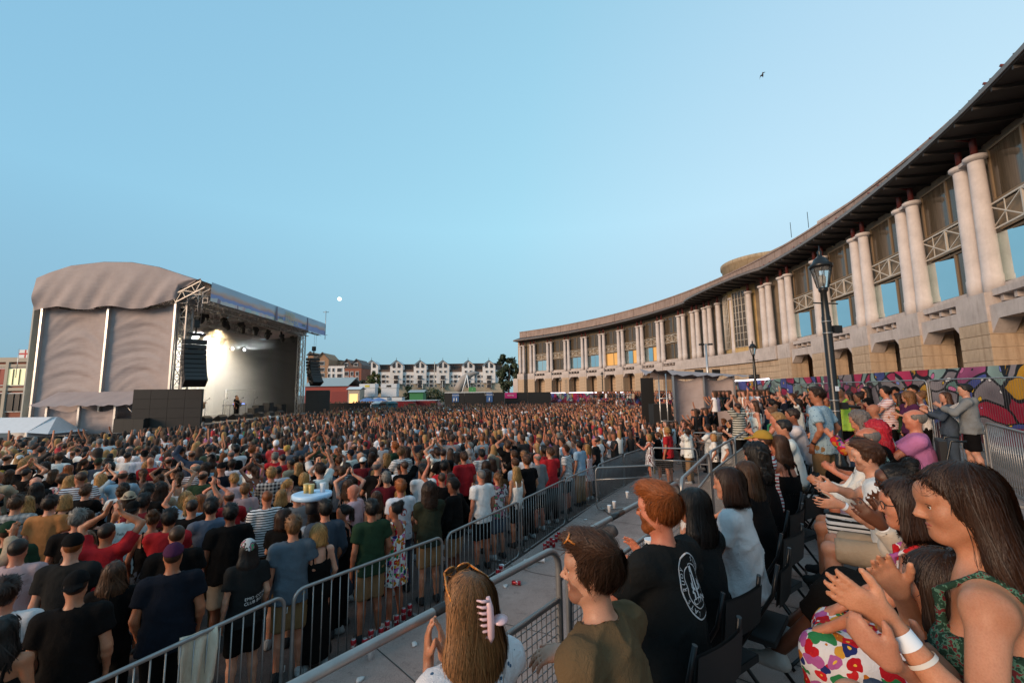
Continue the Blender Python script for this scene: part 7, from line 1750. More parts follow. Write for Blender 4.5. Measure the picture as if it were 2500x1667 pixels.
for s_ in SPEC:
    acc = None
    if 'green lightning' in s_[7]:
        def acc(b, P):
            p = P.chest - P.tz * .03 - P.ty * .15; m = MB(); m.extrude([(-.10, 0, -.07), (.02, 0, -.03), (-.03, 0, .0), (.13, 0, .07), (0, 0, .045), (.04, 0, .01)], (0, .003, 0)); stamp('print', m.mesh('print'), frame_mat(p, P.tx, -P.ty, P.tz), -P.ty, b, simple('print_green', (.02, .5, .10), .6))
            stamp('print', text_mesh('USSY', .05, .0), frame_mat(p + P.tx * .03, P.tx, P.tz, -P.ty), -P.ty, b, simple('print_black', (.01, .01, .01), .6), .006)
    elif 'round printed' in s_[7]:
        def acc(b, P):
            m = MB(); 
            for r0 in (.075, .052): m.tube([(r0 * math.cos(a), 0, r0 * math.sin(a)) for a in [6.2832 * i / 24 for i in range(25)]], .0022, 5, caps=False)
            for i in range(16): a = 6.2832 * i / 16; m.bar((.052 * math.cos(a), 0, .052 * math.sin(a)), (.072 * math.cos(a + .1), 0, .072 * math.sin(a + .1)), .006, .002)
            stamp('print', m.mesh('print'), frame_mat(P.chest + P.tz * .03, P.tx, P.ty, P.tz), -P.ty, b, simple('print_orange', (.38, .22, .13), .8))
    elif 'white lettering' in s_[7]: acc = txt_on_back('BRICK|DOWNTOWN|123', .06, 'white', .03)
    elif 'round red print' in s_[7]:
        def acc(b, P): stamp('print', MB().tube([(0, 0, 0), (0, .0002, 0)], .06, 20).mesh('print'), frame_mat(P.chest, P.tx, P.ty, P.tz), -P.ty, b, simple('print_red', (.4, .06, .05), .8))
    elif 'very long black' in s_[7]: acc = txt_on_back('EMO CORE|CLUB BOYS', .045, 'white', -.15, .08)
    elif 'motorbike' in s_[7]: acc = txt_on_back('Folk Jam Co', .05, 'charcoal', .08)
    kw = dict(turn=s_[8]); 
    if len(s_) > 9: kw['hat'] = s_[9]
    special(*s_[:8], acc=acc, **kw)
# tray of drinks carried on a head
hd = at_z(722, 1212, 1.63); tx_, ty_ = at_z(762, 1206, 1.86)[:2]
tr = thing('drinks_tray', 'pale blue rimmed tray of drinks held up above the crowd', 'tray', (tx_, ty_, 1.80)); MB().lathe([(.24, 0), (.27, .02), (.27, .075), (.24, .08)], n=28).build('rim', simple('tray_blue', (.42, .60, .80), .4), tr); MB().lathe([(.235, .07), (.02, .082)], n=24).build('tray_top', simple('tray_grey', (.25, .27, .3), .5), tr)
for k, (dx, dy) in enumerate(((-.09, 0), (.0, -.03), (.13, .05))): MB().lathe([(.034, .08), (.042, .21)], (dx, dy, 0), 12).build('cup', [simple('juice_cup', (.55, .38, .12), .3), PAPER][k // 2], tr)
MB().tube([(0, 0, 0), (0, .02, -.2)], .09, 10).build('tray_hat', simple('tray_band', (.02, .02, .025), .6), tr)
# hoody hung on the barrier at left
G = []; a = at_z(440, 1553, 1.13); b_ = at_z(535, 1520, 1.13); fd = unit(np.array([b_[0] - a[0], b_[1] - a[1], 0])); out = np.array([fd[1], -fd[0], 0])
t = thing('hung_hoody', 'cream hooded top hung over the crowd barrier near the camera side', 'clothing', tuple(a)); L = float(np.linalg.norm(b_ - a)) * .95
for i in range(15):
    u = i / 14; row = []
    for j in range(15):
        v = j / 14; q = (v - .32); w = .05 * math.sin(u * 13 + v * 3) * min(1, abs(q) * 4) + .02 * math.sin(u * 31 + 2) * abs(q)
        side = .045 if q > 0 else -.045; drop = -abs(q) * (.85 + .12 * math.sin(u * 5)) * 1.0; x = L * (u - .5) * (1 - .18 * abs(q)) + L * .5
        p = fd * x + out * (side * min(1, abs(q) * 8) + w * (1 if q > 0 else -1)) + np.array([0, 0, .012 + drop]); row.append(tuple(p))
    G.append(row)
m = MB(); m.grid(G); o = m.build('cloth', CLOTH['plain'], t, color=(.70, .58, .45)); md = o.modifiers.new('thick', 'SOLIDIFY'); md.thickness = .012
# ---- random fill of the floor
cell = {}
def free(x, y, d):
    i, j = int(math.floor(x / .7)), int(math.floor(y / .7))
    for a in range(i - 1, i + 2):
        for b in range(j - 1, j + 2):
            for (u, v) in cell.get((a, b), ()):
                if (u - x) ** 2 + (v - y) ** 2 < d * d: return False
    return True
def mark(x, y): cell.setdefault((int(math.floor(x / .7)), int(math.floor(y / .7))), []).append((x, y))
for p in PLACED: mark(*p)
cand = []
for k in range(60000):
    y = 2.2 + 58 * rng.random() ** .92; xl = max(-18.2 if y > 23.5 else -19.5 - (23.5 - y) * .35, -1.32 * y - .8); xr = fence_x(y) - .42
    if y > 52: xl = max(xl, -14)
    if xr <= xl: continue
    x = xl + (xr - xl) * rng.random()
    if rng.random() > (xr - xl) / 32: continue
    px = project((x, y, 1.6))
    if px[0] < -130 or px[1] > 2000: continue
    # breathing gap next to the lower-left planks and behind the scrim
    if y > 18.5 and x < -18.4: continue
    d = rng.choice((.47, .52, .66)) if y < 20 else (.54 if y < 34 else .58)
    if free(x, y, d): mark(x, y); cand.append((x, y))
cand.sort(key=lambda p: p[1])
N_IND = 176
for (x, y) in cand[:N_IND]:
    n, tn, hr, t, bt, ht = random_look(y)
    if y < 4.6 and n in ('m_raise', 'm_over', 'f_raise', 'f_over'): n = n[0] + '_down'
    walker(n, x, y, .004, face_stage(x, y), tn, hr, t, bt, hat=ht, scale=rng.uniform(.93, 1.06))
# ---- the rest of the crowd: one mass
def SKT(t): c = TONES[t]; return (c[0] * .76, c[1] * .58, c[2] * .50)
LOD = {}
def lod_variant(n, h):
    """one merged mesh above the knee: vertices, quads, part index (0 skin 1 top 2 hair)"""
    k = (n, h)
    if k in LOD: return LOD[k]
    P = variant(n)['P']; lo, hi = bounds(P); lo[2] = .75; out = []
    F = Field(lo, hi, h); draw_body(F, P, False, legs=False); out.append((*F.nets(), 0))
    s = P.s; off = .03; F = Field(lo, hi, h); draw_torso(F, P, off); ra = [x * s for x in arm_r(P)]
    F.cone(P.chest, P.pel - P.tz * .12, .16, .175, .04, sq=(P.ty, 1.2))
    for q in 'LR': F.cone(P.sh[q], P.sh[q] + (P.el[q] - P.sh[q]) * .6, ra[0] + .03, ra[0] + .035, .03, cut=(None, 1.0))
    F.cone(P.neck, P.head, .06, .085, .006, 'd'); out.append((*F.nets(), 1)); LOD[k] = (P, out); return LOD[k]
def hair_lod(style, h):
    k = ('h', style, h)
    if k not in LOD: LOD[k] = hair_field(style, h, 1.0, 0, .34).nets()
    return LOD[k]
VS, QS, CS = [], [], []; nv_ = 0
def push(V, Q, C):
    global nv_
    VS.append(V); QS.append(Q + nv_); CS.append(C); nv_ += len(V)
rest = cand[N_IND:]; NMID = 120
def tf_(V, a, s, x, y): c, s_ = math.cos(a), math.sin(a); return np.stack([x + s * (V[:, 0] * c - V[:, 1] * s_), y + s * (V[:, 0] * s_ + V[:, 1] * c), V[:, 2] * s], 1)
for (x, y) in rest[:NMID]:
    n, tn, hr, t, bt, ht = random_look(y); P, parts = lod_variant(n, .05); a = face_stage(x, y); s = rng.uniform(.95, 1.05); sk, tc_ = jit(SKT(tn)), jit(TCOL[t[1]] if t[2] in ('plain',) or rng.random() < .4 else (.4, .38, .38))
    for V, Q, pi in parts: push(tf_(V, a, s, x, y), Q, np.tile((sk, tc_)[pi], (len(V), 1)))
    st_ = hr[0] if hr[0] else None
    if ht: V, Q = hair_lod('crop', .04); hc = jit(TCOL[ht[1]]); V = V * 1.12 + V3(0, 0, .006)
    elif st_: V, Q = hair_lod(st_, .04); hc = jit(HCOL[hr[1]], .2)
    else: continue
    V = (V * P.hs * 1.06) @ P.HR.T + P.head; push(tf_(V, a, s, x, y), Q, np.tile(hc, (len(V), 1)))
# far figures, simple low meshes
def lowman(kind, sex):
    V, Q, I = [], [], []
    def ring(c, rx, ry, n=6): b = len(V); V.extend([(c[0] + rx * math.cos(2 * math.pi * i / n), c[1] + ry * math.sin(2 * math.pi * i / n), c[2]) for i in range(n)]); return b
    def loft(rs, part, n=6):
        bs = [ring(c, rx, ry, n) for c, rx, ry in rs]
        for a, b in zip(bs, bs[1:]):
            for i in range(n): Q.append((a + i, a + (i + 1) % n, b + (i + 1) % n, b + i))
        e = bs[-1]; Q.append((e, e + 1, e + 2, e + 3)); 
        if n == 6: Q.append((e, e + 3, e + 4, e + 5))
        I.extend([part] * (n * len(rs)))
    w = .20 if sex == 'm' else .175
    loft([((0, 0, .9), w * .85, .13), ((0, 0, 1.2), w * .9, .12), ((0, 0, 1.38), w * 1.08, .11), ((0, 0, 1.47), w * .5, .08)], 1)
    loft([((0, .01, 1.44), .06, .06), ((0, .01, 1.54), .058, .065), ((0, .02, 1.60), .072, .088), ((0, .015, 1.68), .07, .085)], 0, 6)
    loft([((0, -.045, 1.52 if sex == 'm' else 1.36), .07, .05), ((0, -.03, 1.62), .082, .075), ((0, -.012, 1.69), .080, .095), ((0, -.005, 1.745), .05, .06), ((0, 0, 1.755), .02, .02)], 2, 6)
    def limb(pts, r, part):
        bs = []
        for (x, y, z) in pts: b = len(V); V.extend([(x + r, y, z), (x - r * .5, y + r * .8, z), (x - r * .5, y - r * .8, z + .01)]); bs.append(b); I.extend([part] * 3)
        for a, b in zip(bs, bs[1:]):
            for i in range(3): Q.append((a + i, a + (i + 1) % 3, b + (i + 1) % 3, b + i))
    for sg in (-1, 1):
        if kind == 'up' or (kind == 'one' and sg > 0): limb([(sg * w, 0, 1.40), (sg * (w + .08), .06, 1.62), (sg * (w - .02), .12, 1.88), (sg * (w - .04), .13, 2.02)], .036, 0)
        elif kind == 'clap': limb([(sg * w, 0, 1.38), (sg * (w + .06), .12, 1.15), (sg * .05, .36, 1.36), (sg * .02, .42, 1.5)], .038, 0)
        else: limb([(sg * w, 0, 1.40), (sg * (w + .07), -.02, 1.12), (sg * (w + .02), .14, .92)], .04, 0)
    return np.array(V), np.array(Q), np.array(I)
LOW = {(k, s): lowman(k, s) for k in ('up', 'one', 'clap', 'down') for s in 'mf'}
for (x, y) in rest[NMID:]:
    n, tn, hr, t, bt, ht = random_look(y); k = pick([('down', 56), ('clap', 32), ('one', 7), ('up', 5)]); V, Q, I = LOW[(k, n[0])]; s = rng.uniform(.94, 1.06); a = face_stage(x, y, 22)
    hc = jit(TCOL[ht[1]]) if ht else (jit(HCOL[hr[1]], .2) if hr[0] else jit(SKT(tn))); C = np.array([jit(SKT(tn), .15), jit(TCOL[t[1]], .2), hc])[I]; push(tf_(V, a, s, x, y), Q, C)
# people beyond: a small strip far behind the hoarding and at the terrace end
for k in range(150):
    x, y = rng.uniform(-30, -14), rng.uniform(56, 76); V, Q, I = LOW[('down', 'mf'[k % 2])]; C = np.array([jit(SKT('fair'), .15), jit(TCOL[pick(MT)[1]], .2), jit(HCOL['brown'], .3)])[I]; push(tf_(V, rng.uniform(0, 6), 1, x, y) + V3(0, 0, .45), Q, C)
for k in range(520):
    i = rng.randrange(8, 14); p0, p1 = Vector(FL[i - 1]), Vector(FL[min(i, 13)]); q = p0 + (p1 - p0) * rng.random(); of = rng.uniform(.5, 4.4); x, y = q.x + of, q.y
    if 6.0 < x < 12.4 and 20.0 < y < 25: continue
    V, Q, I = LOW[(pick([('clap', 5), ('down', 4), ('one', 1)]), 'mf'[k % 2])]; C = np.array([jit(SKT('fair'), .15), jit(TCOL[pick(MT)[1]], .2), jit(HCOL['brown'], .3)])[I]; push(tf_(V, face_stage(x, y, 20), 1, x, y) + V3(0, 0, T1 if of < 1.5 else (T1B if of < 2.2 else T3)), Q, C)
me = np_mesh('crowd', np.concatenate(VS), np.concatenate(QS)); at = me.attributes.new('col', 'FLOAT_COLOR', 'POINT'); C4 = np.concatenate([np.concatenate(CS), np.ones((nv_, 1))], 1).astype(f32); at.data.foreach_set('color', C4.ravel())
CR_ = N('crowd_mass'); ca = CR_.n('Attribute', attribute_name='col'); CR_.base(ca.outputs['Color']); CR_.set(Roughness=.75); link('crowd', me, None, CR_.m, kind='stuff', label='dense mass of people further back facing the stage', cat='crowd')
# ---------------------------------------------------------------- seated people and others on the terraces
def edge_x(E_, y):
    for (x0, y0), (x1, y1) in zip(E_, E_[1:]):
        if y0 <= y <= y1: return x0 + (x1 - x0) * (y - y0) / (y1 - y0)
    return E_[-1][0] if y > E_[-1][1] else E_[0][0]
E1, E1B, E2 = offs(FL, .28), offs(BL, -.95), offs(BL, -.22)
def zone_z(x, y):
    if x > edge_x(t3e, y): return T3
    if x > edge_x(E2, y): return T2
    if x > edge_x(E1B, y): return T1B
    return T1 if x > edge_x(E1, y) else 0.004
def wp(px, py, y): return at_y(px, py, y)
def seat_chair(b, P, label, floor):
    label = ' '.join(label.split()[:16]); c = chair(b.location[0], b.location[1], floor, b.rotation_euler[2], label); sc = min(1.12, max(.9, (P.pel[2] + b.location[2] - floor - .105 * P.s - .02) / .455)); c.scale = (1, 1, sc)
    v = rotz(b.rotation_euler[2]) @ V3(0, .0, 0); return c
GS = 'people seated in the rows'
def hold_cup(b, P, k):
    d, n = P.hd[k]; p = P.wr[k] + d * .08 + n * .045; w = b.matrix_basis @ Vector(p); cup(w.x, w.y, w.z - .06, 'white paper cup held by a seated person', group='cups held by seated people')
# --- left row
b, P = person('seated person with long light brown hair held by a pink hair claw, clapping', 1142, 1478, 1.66, T2, head=38, sex='f', h=1.68, tone='fair', hair=('long', (.17, .075, .027)), top=('tee', 'white', 'dots'), bottom=('jeans', 'denim'), vox=.0095, lock=6500, lean=4, hlen=.36, locc=1.25, wave=.06,
  arms={'L': dict(w=wp(1046, 1606, 1.86), d=(-.03, .02, 1), n=(1, .25, 0), e=(0, -.2, -1)), 'R': dict(w=wp(1082, 1600, 1.97), d=(-.12, .1, 1), n=(-1, -.2, 0), e=(1, 0, -1))}, group=GS)
M = b.matrix_basis @ head_mat(P)
clip = thing('hair_claw', 'pale pink plastic hair claw gripping light brown hair', 'hair clip', tuple(M @ Vector((.012, -.118, -.01)))); clip.rotation_euler = (R(8), R(-8), R(38)); CLP = simple('claw_pink', (.62, .40, .42), .3)
m = MB(); m.tube([(0, -.012, .085), (.0, -.022, .05), (0, -.024, 0), (0, -.022, -.05), (0, -.012, -.085)], [.007, .012, .013, .012, .008], 10); m.build('spine', CLP, clip)
for i in range(8): z = .075 - i * .0215; MB().tube([(0, -.02, z), (-.024, -.012, z + .004), (-.034, .006, z + .004)], [.006, .005, .003], 6).build('tooth', CLP, clip)
MB().lathe([(.006, 0), (.026, .004), (.026, .010), (.006, .014)], (.036, -.03, -.012), 16).build('wing', CLP, clip)
ORG = N('tortoiseshell'); ORG.base(ORG.ramp(ORG.noise(ORG.coord(), 90, 2), [(.35, (.30, .07, .01)), (.6, (.62, .22, .03))])); ORG.set(Roughness=.25); ORG = ORG.m
def sunglasses(b, P, label, mat, up=.085, arms=True):
    Mx = b.matrix_basis @ head_mat(P); t = thing('sunglasses', label, 'sunglasses', tuple(Mx.translation)); t.matrix_basis = Mx
    m = MB()
    for sg in (-1, 1):
        m.tube([(sg * .034 + .027 * math.cos(a), .088 - .006 * math.cos(a) * sg - .012 * math.sin(a), up + .016 + .018 * math.sin(a)) for a in [6.2832 * i / 14 for i in range(15)]], .004, 6, caps=False); m.tube([(sg * .062, .078, up + .02), (sg * .095, .0, up - .012), (sg * .098, -.05, up - .05)] if arms else [(sg * .060, .078, up + .018), (sg * .068, .05, up + .006)], .0045, 6)
    m.tube([(-.01, .09, up + .018), (.01, .09, up + .018)], .0035, 6); m.build('frame', mat, t)
    for sg in (-1, 1): MB().lathe([(.026, 0), (.024, .002)], n=14).build('lens', DGLASS, t).matrix_local = Matrix.Translation((sg * .034, .088, up + .016)) @ Matrix.Rotation(R(-55), 4, 'X')
sunglasses(b, P, 'orange tortoiseshell sunglasses pushed up on light brown hair', ORG, .10)
b, P = person('seated person in an olive brown shirt and pale shorts looking left, stubble beard', 1442, 1392, 1.70, T2, head=50, sex='m', h=1.80, tone=(.50, .29, .20), hair=('quiff', (.045, .019, .009)), top=('shirt', 'olive', 'plain'), bottom=('shorts', 'beige'), vox=.0085, lock=5500, lean=9, hy=26, hp=4, amp=.022,
  arms={'L': dict(w=wp(1392, 1590, 1.80), d=(-1, .05, -.12), n=(0, .1, -1), e=(.3, -.6, -.6)), 'R': 'knee'}, face=dict(brow=HCOL['dark brown'], lips=(.42, .20, .15), beard=(.0009, (.27, .145, .095))), group=GS, kneeL=(-.20, .46, .50), kneeR=(.14, .44, .62), curl=24)
band(b, P, 'L', .90); seat_chair(b, P, 'black folding chair under the seated person in the olive shirt', T2); sunglasses(b, P, 'sunglasses pushed up into dark swept hair', ORG, .108, False)
b, P = person('seated person with ginger hair and beard in a charcoal t-shirt with a white round emblem', 1606, 1246, 2.32, T2, head=36, sex='m', h=1.80, tone='flush', hair=('quiff', 'ginger'), top=('tee', 'charcoal', 'plain'), bottom=('jeans', 'black'), vox=.0105, lock=5000, lean=3, hy=22, hv=1.25, amp=.018, wt=1.08,
  arms={'L': dict(w=wp(1527, 1420, 2.50), d=(-.3, .4, .8), n=(.9, .3, 0), e=(-1, -.2, -1)), 'R': dict(w=wp(1572, 1372, 2.62), d=(-.45, .1, .85), n=(-.8, -.3, 0), e=(1, 0, -1))}, face=dict(brow=HCOL['ginger'], lips=(.40, .18, .14), beard=(.0045, HCOL['ginger'])), group=GS)
band(b, P, 'L', .88); seat_chair(b, P, 'black folding chair under the seated person with ginger hair', T2)
# emblem: oval double ring with lettering
EMB = simple('emblem_white', (.62, .58, .58), .8, noise=.05)
C_ = P.chest + P.tz * .05 + P.tx * .035
def ov(a, r, k=1.42): return (r * math.sin(a), 0, r * k * math.cos(a))
m = MB()
for r0, w in ((.098, .0035), (.066, .0024)): m.tube([ov(6.2832 * i / 40, r0) for i in range(41)], w, 4, caps=False)
m.bar((-.03, 0, -.05), (-.004, 0, .085), .010, .003); m.bar((.004, 0, .085), (.0, 0, -.05), .009, .003); m.bar((-.02, 0, -.01), (.0, 0, -.01), .006, .003)
stamp('emblem', m.mesh('emblem'), frame_mat(C_, P.tx, P.ty, P.tz), -P.ty, b, EMB)
for txt, sz, dx, dz in (('ALA', .058, .012, -.005), ('CTMN', .038, .006, -.058)): stamp('lettering', text_mesh(txt, sz, 0), frame_mat(C_ + P.tx * dx + P.tz * dz, P.tx, P.tz, -P.ty), -P.ty, b, EMB, .0035)
for txt, a0, st_ in (('YOUR STAL', -48, -13.5), ('SINNING', 22, 13.5)):
    for i, c in enumerate(txt):
        a = R(a0 + st_ * i); q = ov(a, .082); rot = -a if st_ > 0 else -a
        if c != ' ': stamp('lettering', text_mesh(c, .028, 0), frame_mat(C_ + P.tx * q[0] + P.tz * q[2], P.tx * math.cos(a) - P.tz * math.sin(a), P.tx * math.sin(a) + P.tz * math.cos(a), -P.ty), -P.ty, b, EMB, .0035)
b, P = person('seated person with long black hair and a dark grey t-shirt holding a paper cup', 1692, 1236, 2.78, T2, head=34, sex='f', h=1.68, tone='tan', hair=('wavy', 'black'), top=('tee', 'charcoal', 'plain'), bottom=('jeans', 'black'), vox=.0125, lock=2000, lean=2, hlen=.34, arms={'L': 'cup', 'R': 'cup'}, group=GS); hold_cup(b, P, 'L'); seat_chair(b, P, 'black folding chair under the seated person with long black hair', T2)
b, P = person('seated person with a dark brown bob and a white t-shirt holding a cup', 1778, 1182, 3.15, T2, head=48, sex='f', h=1.66, tone='fair', hair=('bob', 'dark brown'), top=('tee', 'white', 'plain'), bottom=('jeans', 'black'), vox=.0125, lock=1800, lean=5, hy=15, arms={'L': 'cup', 'R': 'cup'}, face=dict(brow=HCOL['dark brown'], lips=(.42, .18, .15)), group=GS, amp=.018); hold_cup(b, P, 'L'); band(b, P, 'L', .9, mat=BLACKP); seat_chair(b, P, 'black folding chair under the seated person with the dark bob', T2)
for lb, px, py, y, sex, hr, tp, ht, hd, tone in (
  ('seated person with straight brown hair leaning behind the dark bob', 1822, 1158, 3.75, 'f', ('long', 'brown'), ('tee', 'black', 'plain'), None, 36, 'fair'),
  ('seated person with thick black hair in a side braid and a black top', 1842, 1112, 4.35, 'f', ('curly', 'black'), ('tee', 'black', 'plain'), None, 40, 'fair'),
  ('seated person in a yellow cap and a striped shirt', 1860, 1078, 5.0, 'm', ('crop', 'brown'), ('tee', 'red', 'stripe'), ('cap', 'mustard'), 62, 'fair'),
  ('seated person with very long brown hair in a black top', 1900, 1086, 4.95, 'f', ('long', 'brown'), ('tank', 'black', 'plain'), None, 30, 'fair'),
  ('seated person with black hair and a plain white t-shirt clapping beside the backpack', 1912, 1046, 6.0, 'm', ('short', 'black'), ('tee', 'white', 'plain'), None, 66, 'fair'),
  ('seated person with a dark beard and a white t-shirt with a red strap', 1934, 1016, 6.9, 'm', ('short', 'dark brown'), ('tee', 'white', 'plain'), None, 56, 'tan'),
  ('seated person with reddish hair tied up and glasses clapping', 1882, 1008, 7.4, 'f', ('bun', 'light brown'), ('tank', 'green', 'plain'), None, 62, 'flush'),
  ('seated person with pale pinkish short hair clapping', 1898, 1026, 6.6, 'm', ('short', 'blonde'), ('tee', 'grey', 'plain'), None, 62, 'flush')):
    b, P = person(lb, px, py, y, T2 if y < 6.3 else zone_z(at_y(px, py, y)[0], y), head=hd, sex=sex, h=1.70, tone=tone, hair=hr, top=tp, bottom=('shorts', 'beige') if sex == 'm' else ('jeans', 'black'), vox=.0185, hat=ht, lock=900 if y < 5 else 0, lean=6, arms={'L': 'clap', 'R': 'clap'} if 'clapping' in lb else {'L': 'knee', 'R': 'knee'}, group=GS, hlen=.46 if 'very long' in lb else .38)
    seat_chair(b, P, 'black folding chair under the ' + lb.split(' clapping')[0].split(' leaning')[0], zone_z(b.location[0], b.location[1]))
# --- right row
b, P = person('seated person with long dark brown hair and a dark green patterned strappy top, clapping', 2340, 1232, 1.27, T3 - .02, head=40, sex='f', h=1.72, tone=(.50, .27, .17), hair=('long', 'dark brown'), top=('tank', 'dark green', 'speck'), bottom=('shorts', 'denim'), vox=.0072, lock=6200, lean=8, hy=24, hp=-3, hlen=.40, locc=1.0, hand=.86, hairvox=.006,
  arms={'L': dict(w=wp(2166, 1508, 1.13), d=unit(wp(2010, 1405, 1.17) - wp(2150, 1490, 1.13)), n=(.35, .85, .25), e=(.2, -.5, -1)), 'R': dict(w=wp(2196, 1446, 1.36), d=unit(wp(2102, 1318, 1.34) - wp(2190, 1440, 1.36)), n=(-.45, -.85, .1), e=(.4, .6, -1))},
  face=dict(brow=HCOL['dark brown'], lips=(.40, .15, .12)), group=GS, curl={'L': 8, 'R': 7}, spread=.10, kneeL=(-.13, .44, .60), shoes=False)
band(b, P, 'L', .80, w=.034); band(b, P, 'L', .62, r=.034, w=.010, mat=simple('bead_white', (.6, .55, .5), .4)); seat_chair(b, P, 'black folding chair under the close seated person with dark green top', T3)
b, P = person('child with dark hair sitting beside the floral dress, hands together', 2296, 1432, 1.36, T3 - .3, head=38, sex='f', h=1.25, tone='fair', hair=('bob', 'dark brown'), top=('tank', 'navy', 'plain'), bottom=('shorts', 'navy'), vox=.0105, lock=1200, lean=4, arms={'L': dict(w=wp(2098, 1618, 1.02), d=(-.55, .25, .6), n=(.7, .6, .2), e=(0, -.3, -1)), 'R': dict(w=wp(2128, 1625, 1.08), d=(-.5, .2, .55), n=(-.7, -.6, .1), e=(.5, .3, -1))}, group=GS, shoes=False)
BG = simple('black_glasses', (.01, .01, .011), .25)
b, P = person('seated person with glasses and dark hair in a bright floral dress', 2212, 1234, 2.02, T3, head=44, sex='f', h=1.66, tone='fair', hair=('bob', 'dark brown'), top=('dress', 'white', 'floral'), bottom=('skirt', 'white', 'floral'), vox=.0105, lock=1800, lean=6, hy=12, arms={'L': 'knee', 'R': 'knee'}, face=dict(brow=HCOL['dark brown'], lips=(.45, .14, .13), glasses=BG), group=GS, wt=1.08); seat_chair(b, P, 'black folding chair under the person in the floral dress', T3)
b, P = person('seated person with dark skin, glasses, a cream cardigan and a black skirt clapping', 2186, 1176, 2.62, T3, head=42, sex='f', h=1.68, tone='dark', hair=('bun', 'black'), top=('long', 'cream', 'plain'), bottom=('skirt', 'black'), vox=.0108, lock=900, lean=6, hy=12, arms={'L': dict(w=wp(2152, 1282, 2.30), d=(-.62, .25, .62), n=(.55, .75, .1), e=(.2, -.4, -1)), 'R': dict(w=wp(2166, 1262, 2.45), d=(-.35, .2, .85), n=(-.6, -.7, 0), e=(.4, .4, -1))}, face=dict(brow=HCOL['black'], glasses=BG), group=GS, spread=.09, feet={'L': (-.2, .75, .10), 'R': (.12, .78, .14)}); band(b, P, 'L', .90); seat_chair(b, P, 'black folding chair under the person in the cream cardigan', T3)
b, P = person('seated person with swept brown hair and white t-shirt, both hands held out clapping', 2116, 1116, 3.62, T3, head=48, sex='m', h=1.78, tone='pale', hair=('quiff', 'brown'), top=('tee', 'white', 'plain'), bottom=('shorts', 'beige'), vox=.0108, lock=1200, lean=12, hy=10, arms={'L': dict(w=wp(2052, 1230, 3.35), d=(-1, .2, .0), n=(.2, .9, .3), e=(.3, -.3, -1)), 'R': dict(w=wp(2040, 1192, 3.55), d=(-1, .2, .1), n=(-.1, -.9, .2), e=(.3, .3, -1))}, face=dict(brow=HCOL['brown'], lips=(.42, .2, .16), beard=(.0009, (.33, .19, .13))), group=GS, spread=.09); band(b, P, 'L', .9); seat_chair(b, P, 'black folding chair under the person with both hands held out', T3)
for lb, px, py, y, sex, hr, tp, bt, tone, am in (
  ('seated person with a white cardigan and striped shorts clapping', 2094, 1096, 4.05, 'f', ('pony', 'dark brown'), ('long', 'white', 'plain'), ('shorts', 'charcoal', 'stripe'), 'fair', 'clap'),
  ('seated bald person with a mint scarf over a white top', 2118, 1070, 4.55, 'm', ('bald_ring', 'grey'), ('tee', 'mint', 'plain'), ('shorts', 'lilac'), 'flush', 'clap'),
  ('seated person with bright red curly hair', 2136, 1054, 5.1, 'f', ('curly', 'bright red'), ('tee', 'black', 'plain'), ('jeans', 'black'), 'fair', 'knee'),
  ('seated person with curly grey hair, glasses and a red top clapping', 2094, 1026, 5.8, 'f', ('curly', 'grey'), ('long', 'red', 'floral'), ('jeans', 'black'), 'fair', 'clap2'),
  ('seated bald person in a plain white t-shirt near the railing', 2132, 1002, 7.7, 'm', (None, None), ('tee', 'white', 'plain'), ('jeans', 'denim'), 'tan', 'knee')):
    b, P = person(lb, px, py, y, T3, head=52, sex=sex, h=1.70, tone=tone, hair=hr if hr[0] else None, top=tp, bottom=bt, vox=.0185, lean=8, hy=8, lock=700 if y < 6 and hr[0] in ('pony', 'curly') else 0, arms={'L': am, 'R': am}, group=GS); seat_chair(b, P, 'black folding chair under the ' + lb.split(' clapping')[0].split(' near')[0], T3)
b, P = person('seated balding person in a pink shirt in a wheelchair', 2232, 1024, 5.0, T3, head=50, sex='m', h=1.76, tone='flush', hair=('bald_ring', 'grey'), top=('shirt', 'pink', 'plain'), bottom=('jeans', 'navy'), vox=.018, lean=-6, wt=1.25, hy=6, arms={'L': 'knee', 'R': 'knee'}, group=GS); band(b, P, 'L', .9, mat=BLACKP, w=.03)
wc = thing('wheelchair', 'black wheelchair carrying the person in the pink shirt', 'wheelchair', (b.location[0], b.location[1], T3), b.rotation_euler[2]); sh = P.pel[2] + b.location[2] - T3
MB().box((0, .05, sh - .14), (.5, .5, .08)).build('seat', CHP, wc); MB().box((0, -.24, sh + .2), (.48, .06, .62)).build('backrest', CHP, wc)
for sg in (-1, 1):
    m = MB(); m.tube([(sg * .3, .0 + .3 * math.cos(a), .31 + .3 * math.sin(a)) for a in [6.2832 * i / 24 for i in range(25)]], .018, 6, caps=False); w = m.build('wheel', BLACKP, wc); m = MB()
    for i in range(10): a = 6.2832 * i / 10; m.bar((sg * .3, 0, .31), (sg * .3, .29 * math.cos(a), .31 + .29 * math.sin(a)), .005)
    m.build('spokes', STEELG, w, kind='stuff'); MB().tube([(sg * .27, .3, sh + .08), (sg * .27, -.2, sh + .08), (sg * .26, -.3, sh + .52), (sg * .26, -.42, sh + .52)], .014, 6).build('armrest', CHF, wc); MB().tube([(sg * .22, .42, .09), (sg * .22, .30, sh - .12)], .013, 6).build('footrest', CHF, wc)
    m = MB(); m.tube([(sg * .24, .42 + .08 * math.cos(a), .085 + .08 * math.sin(a)) for a in [6.2832 * i / 14 for i in range(15)]], .014, 6, caps=False); m.build('castor', BLACKP, wc)
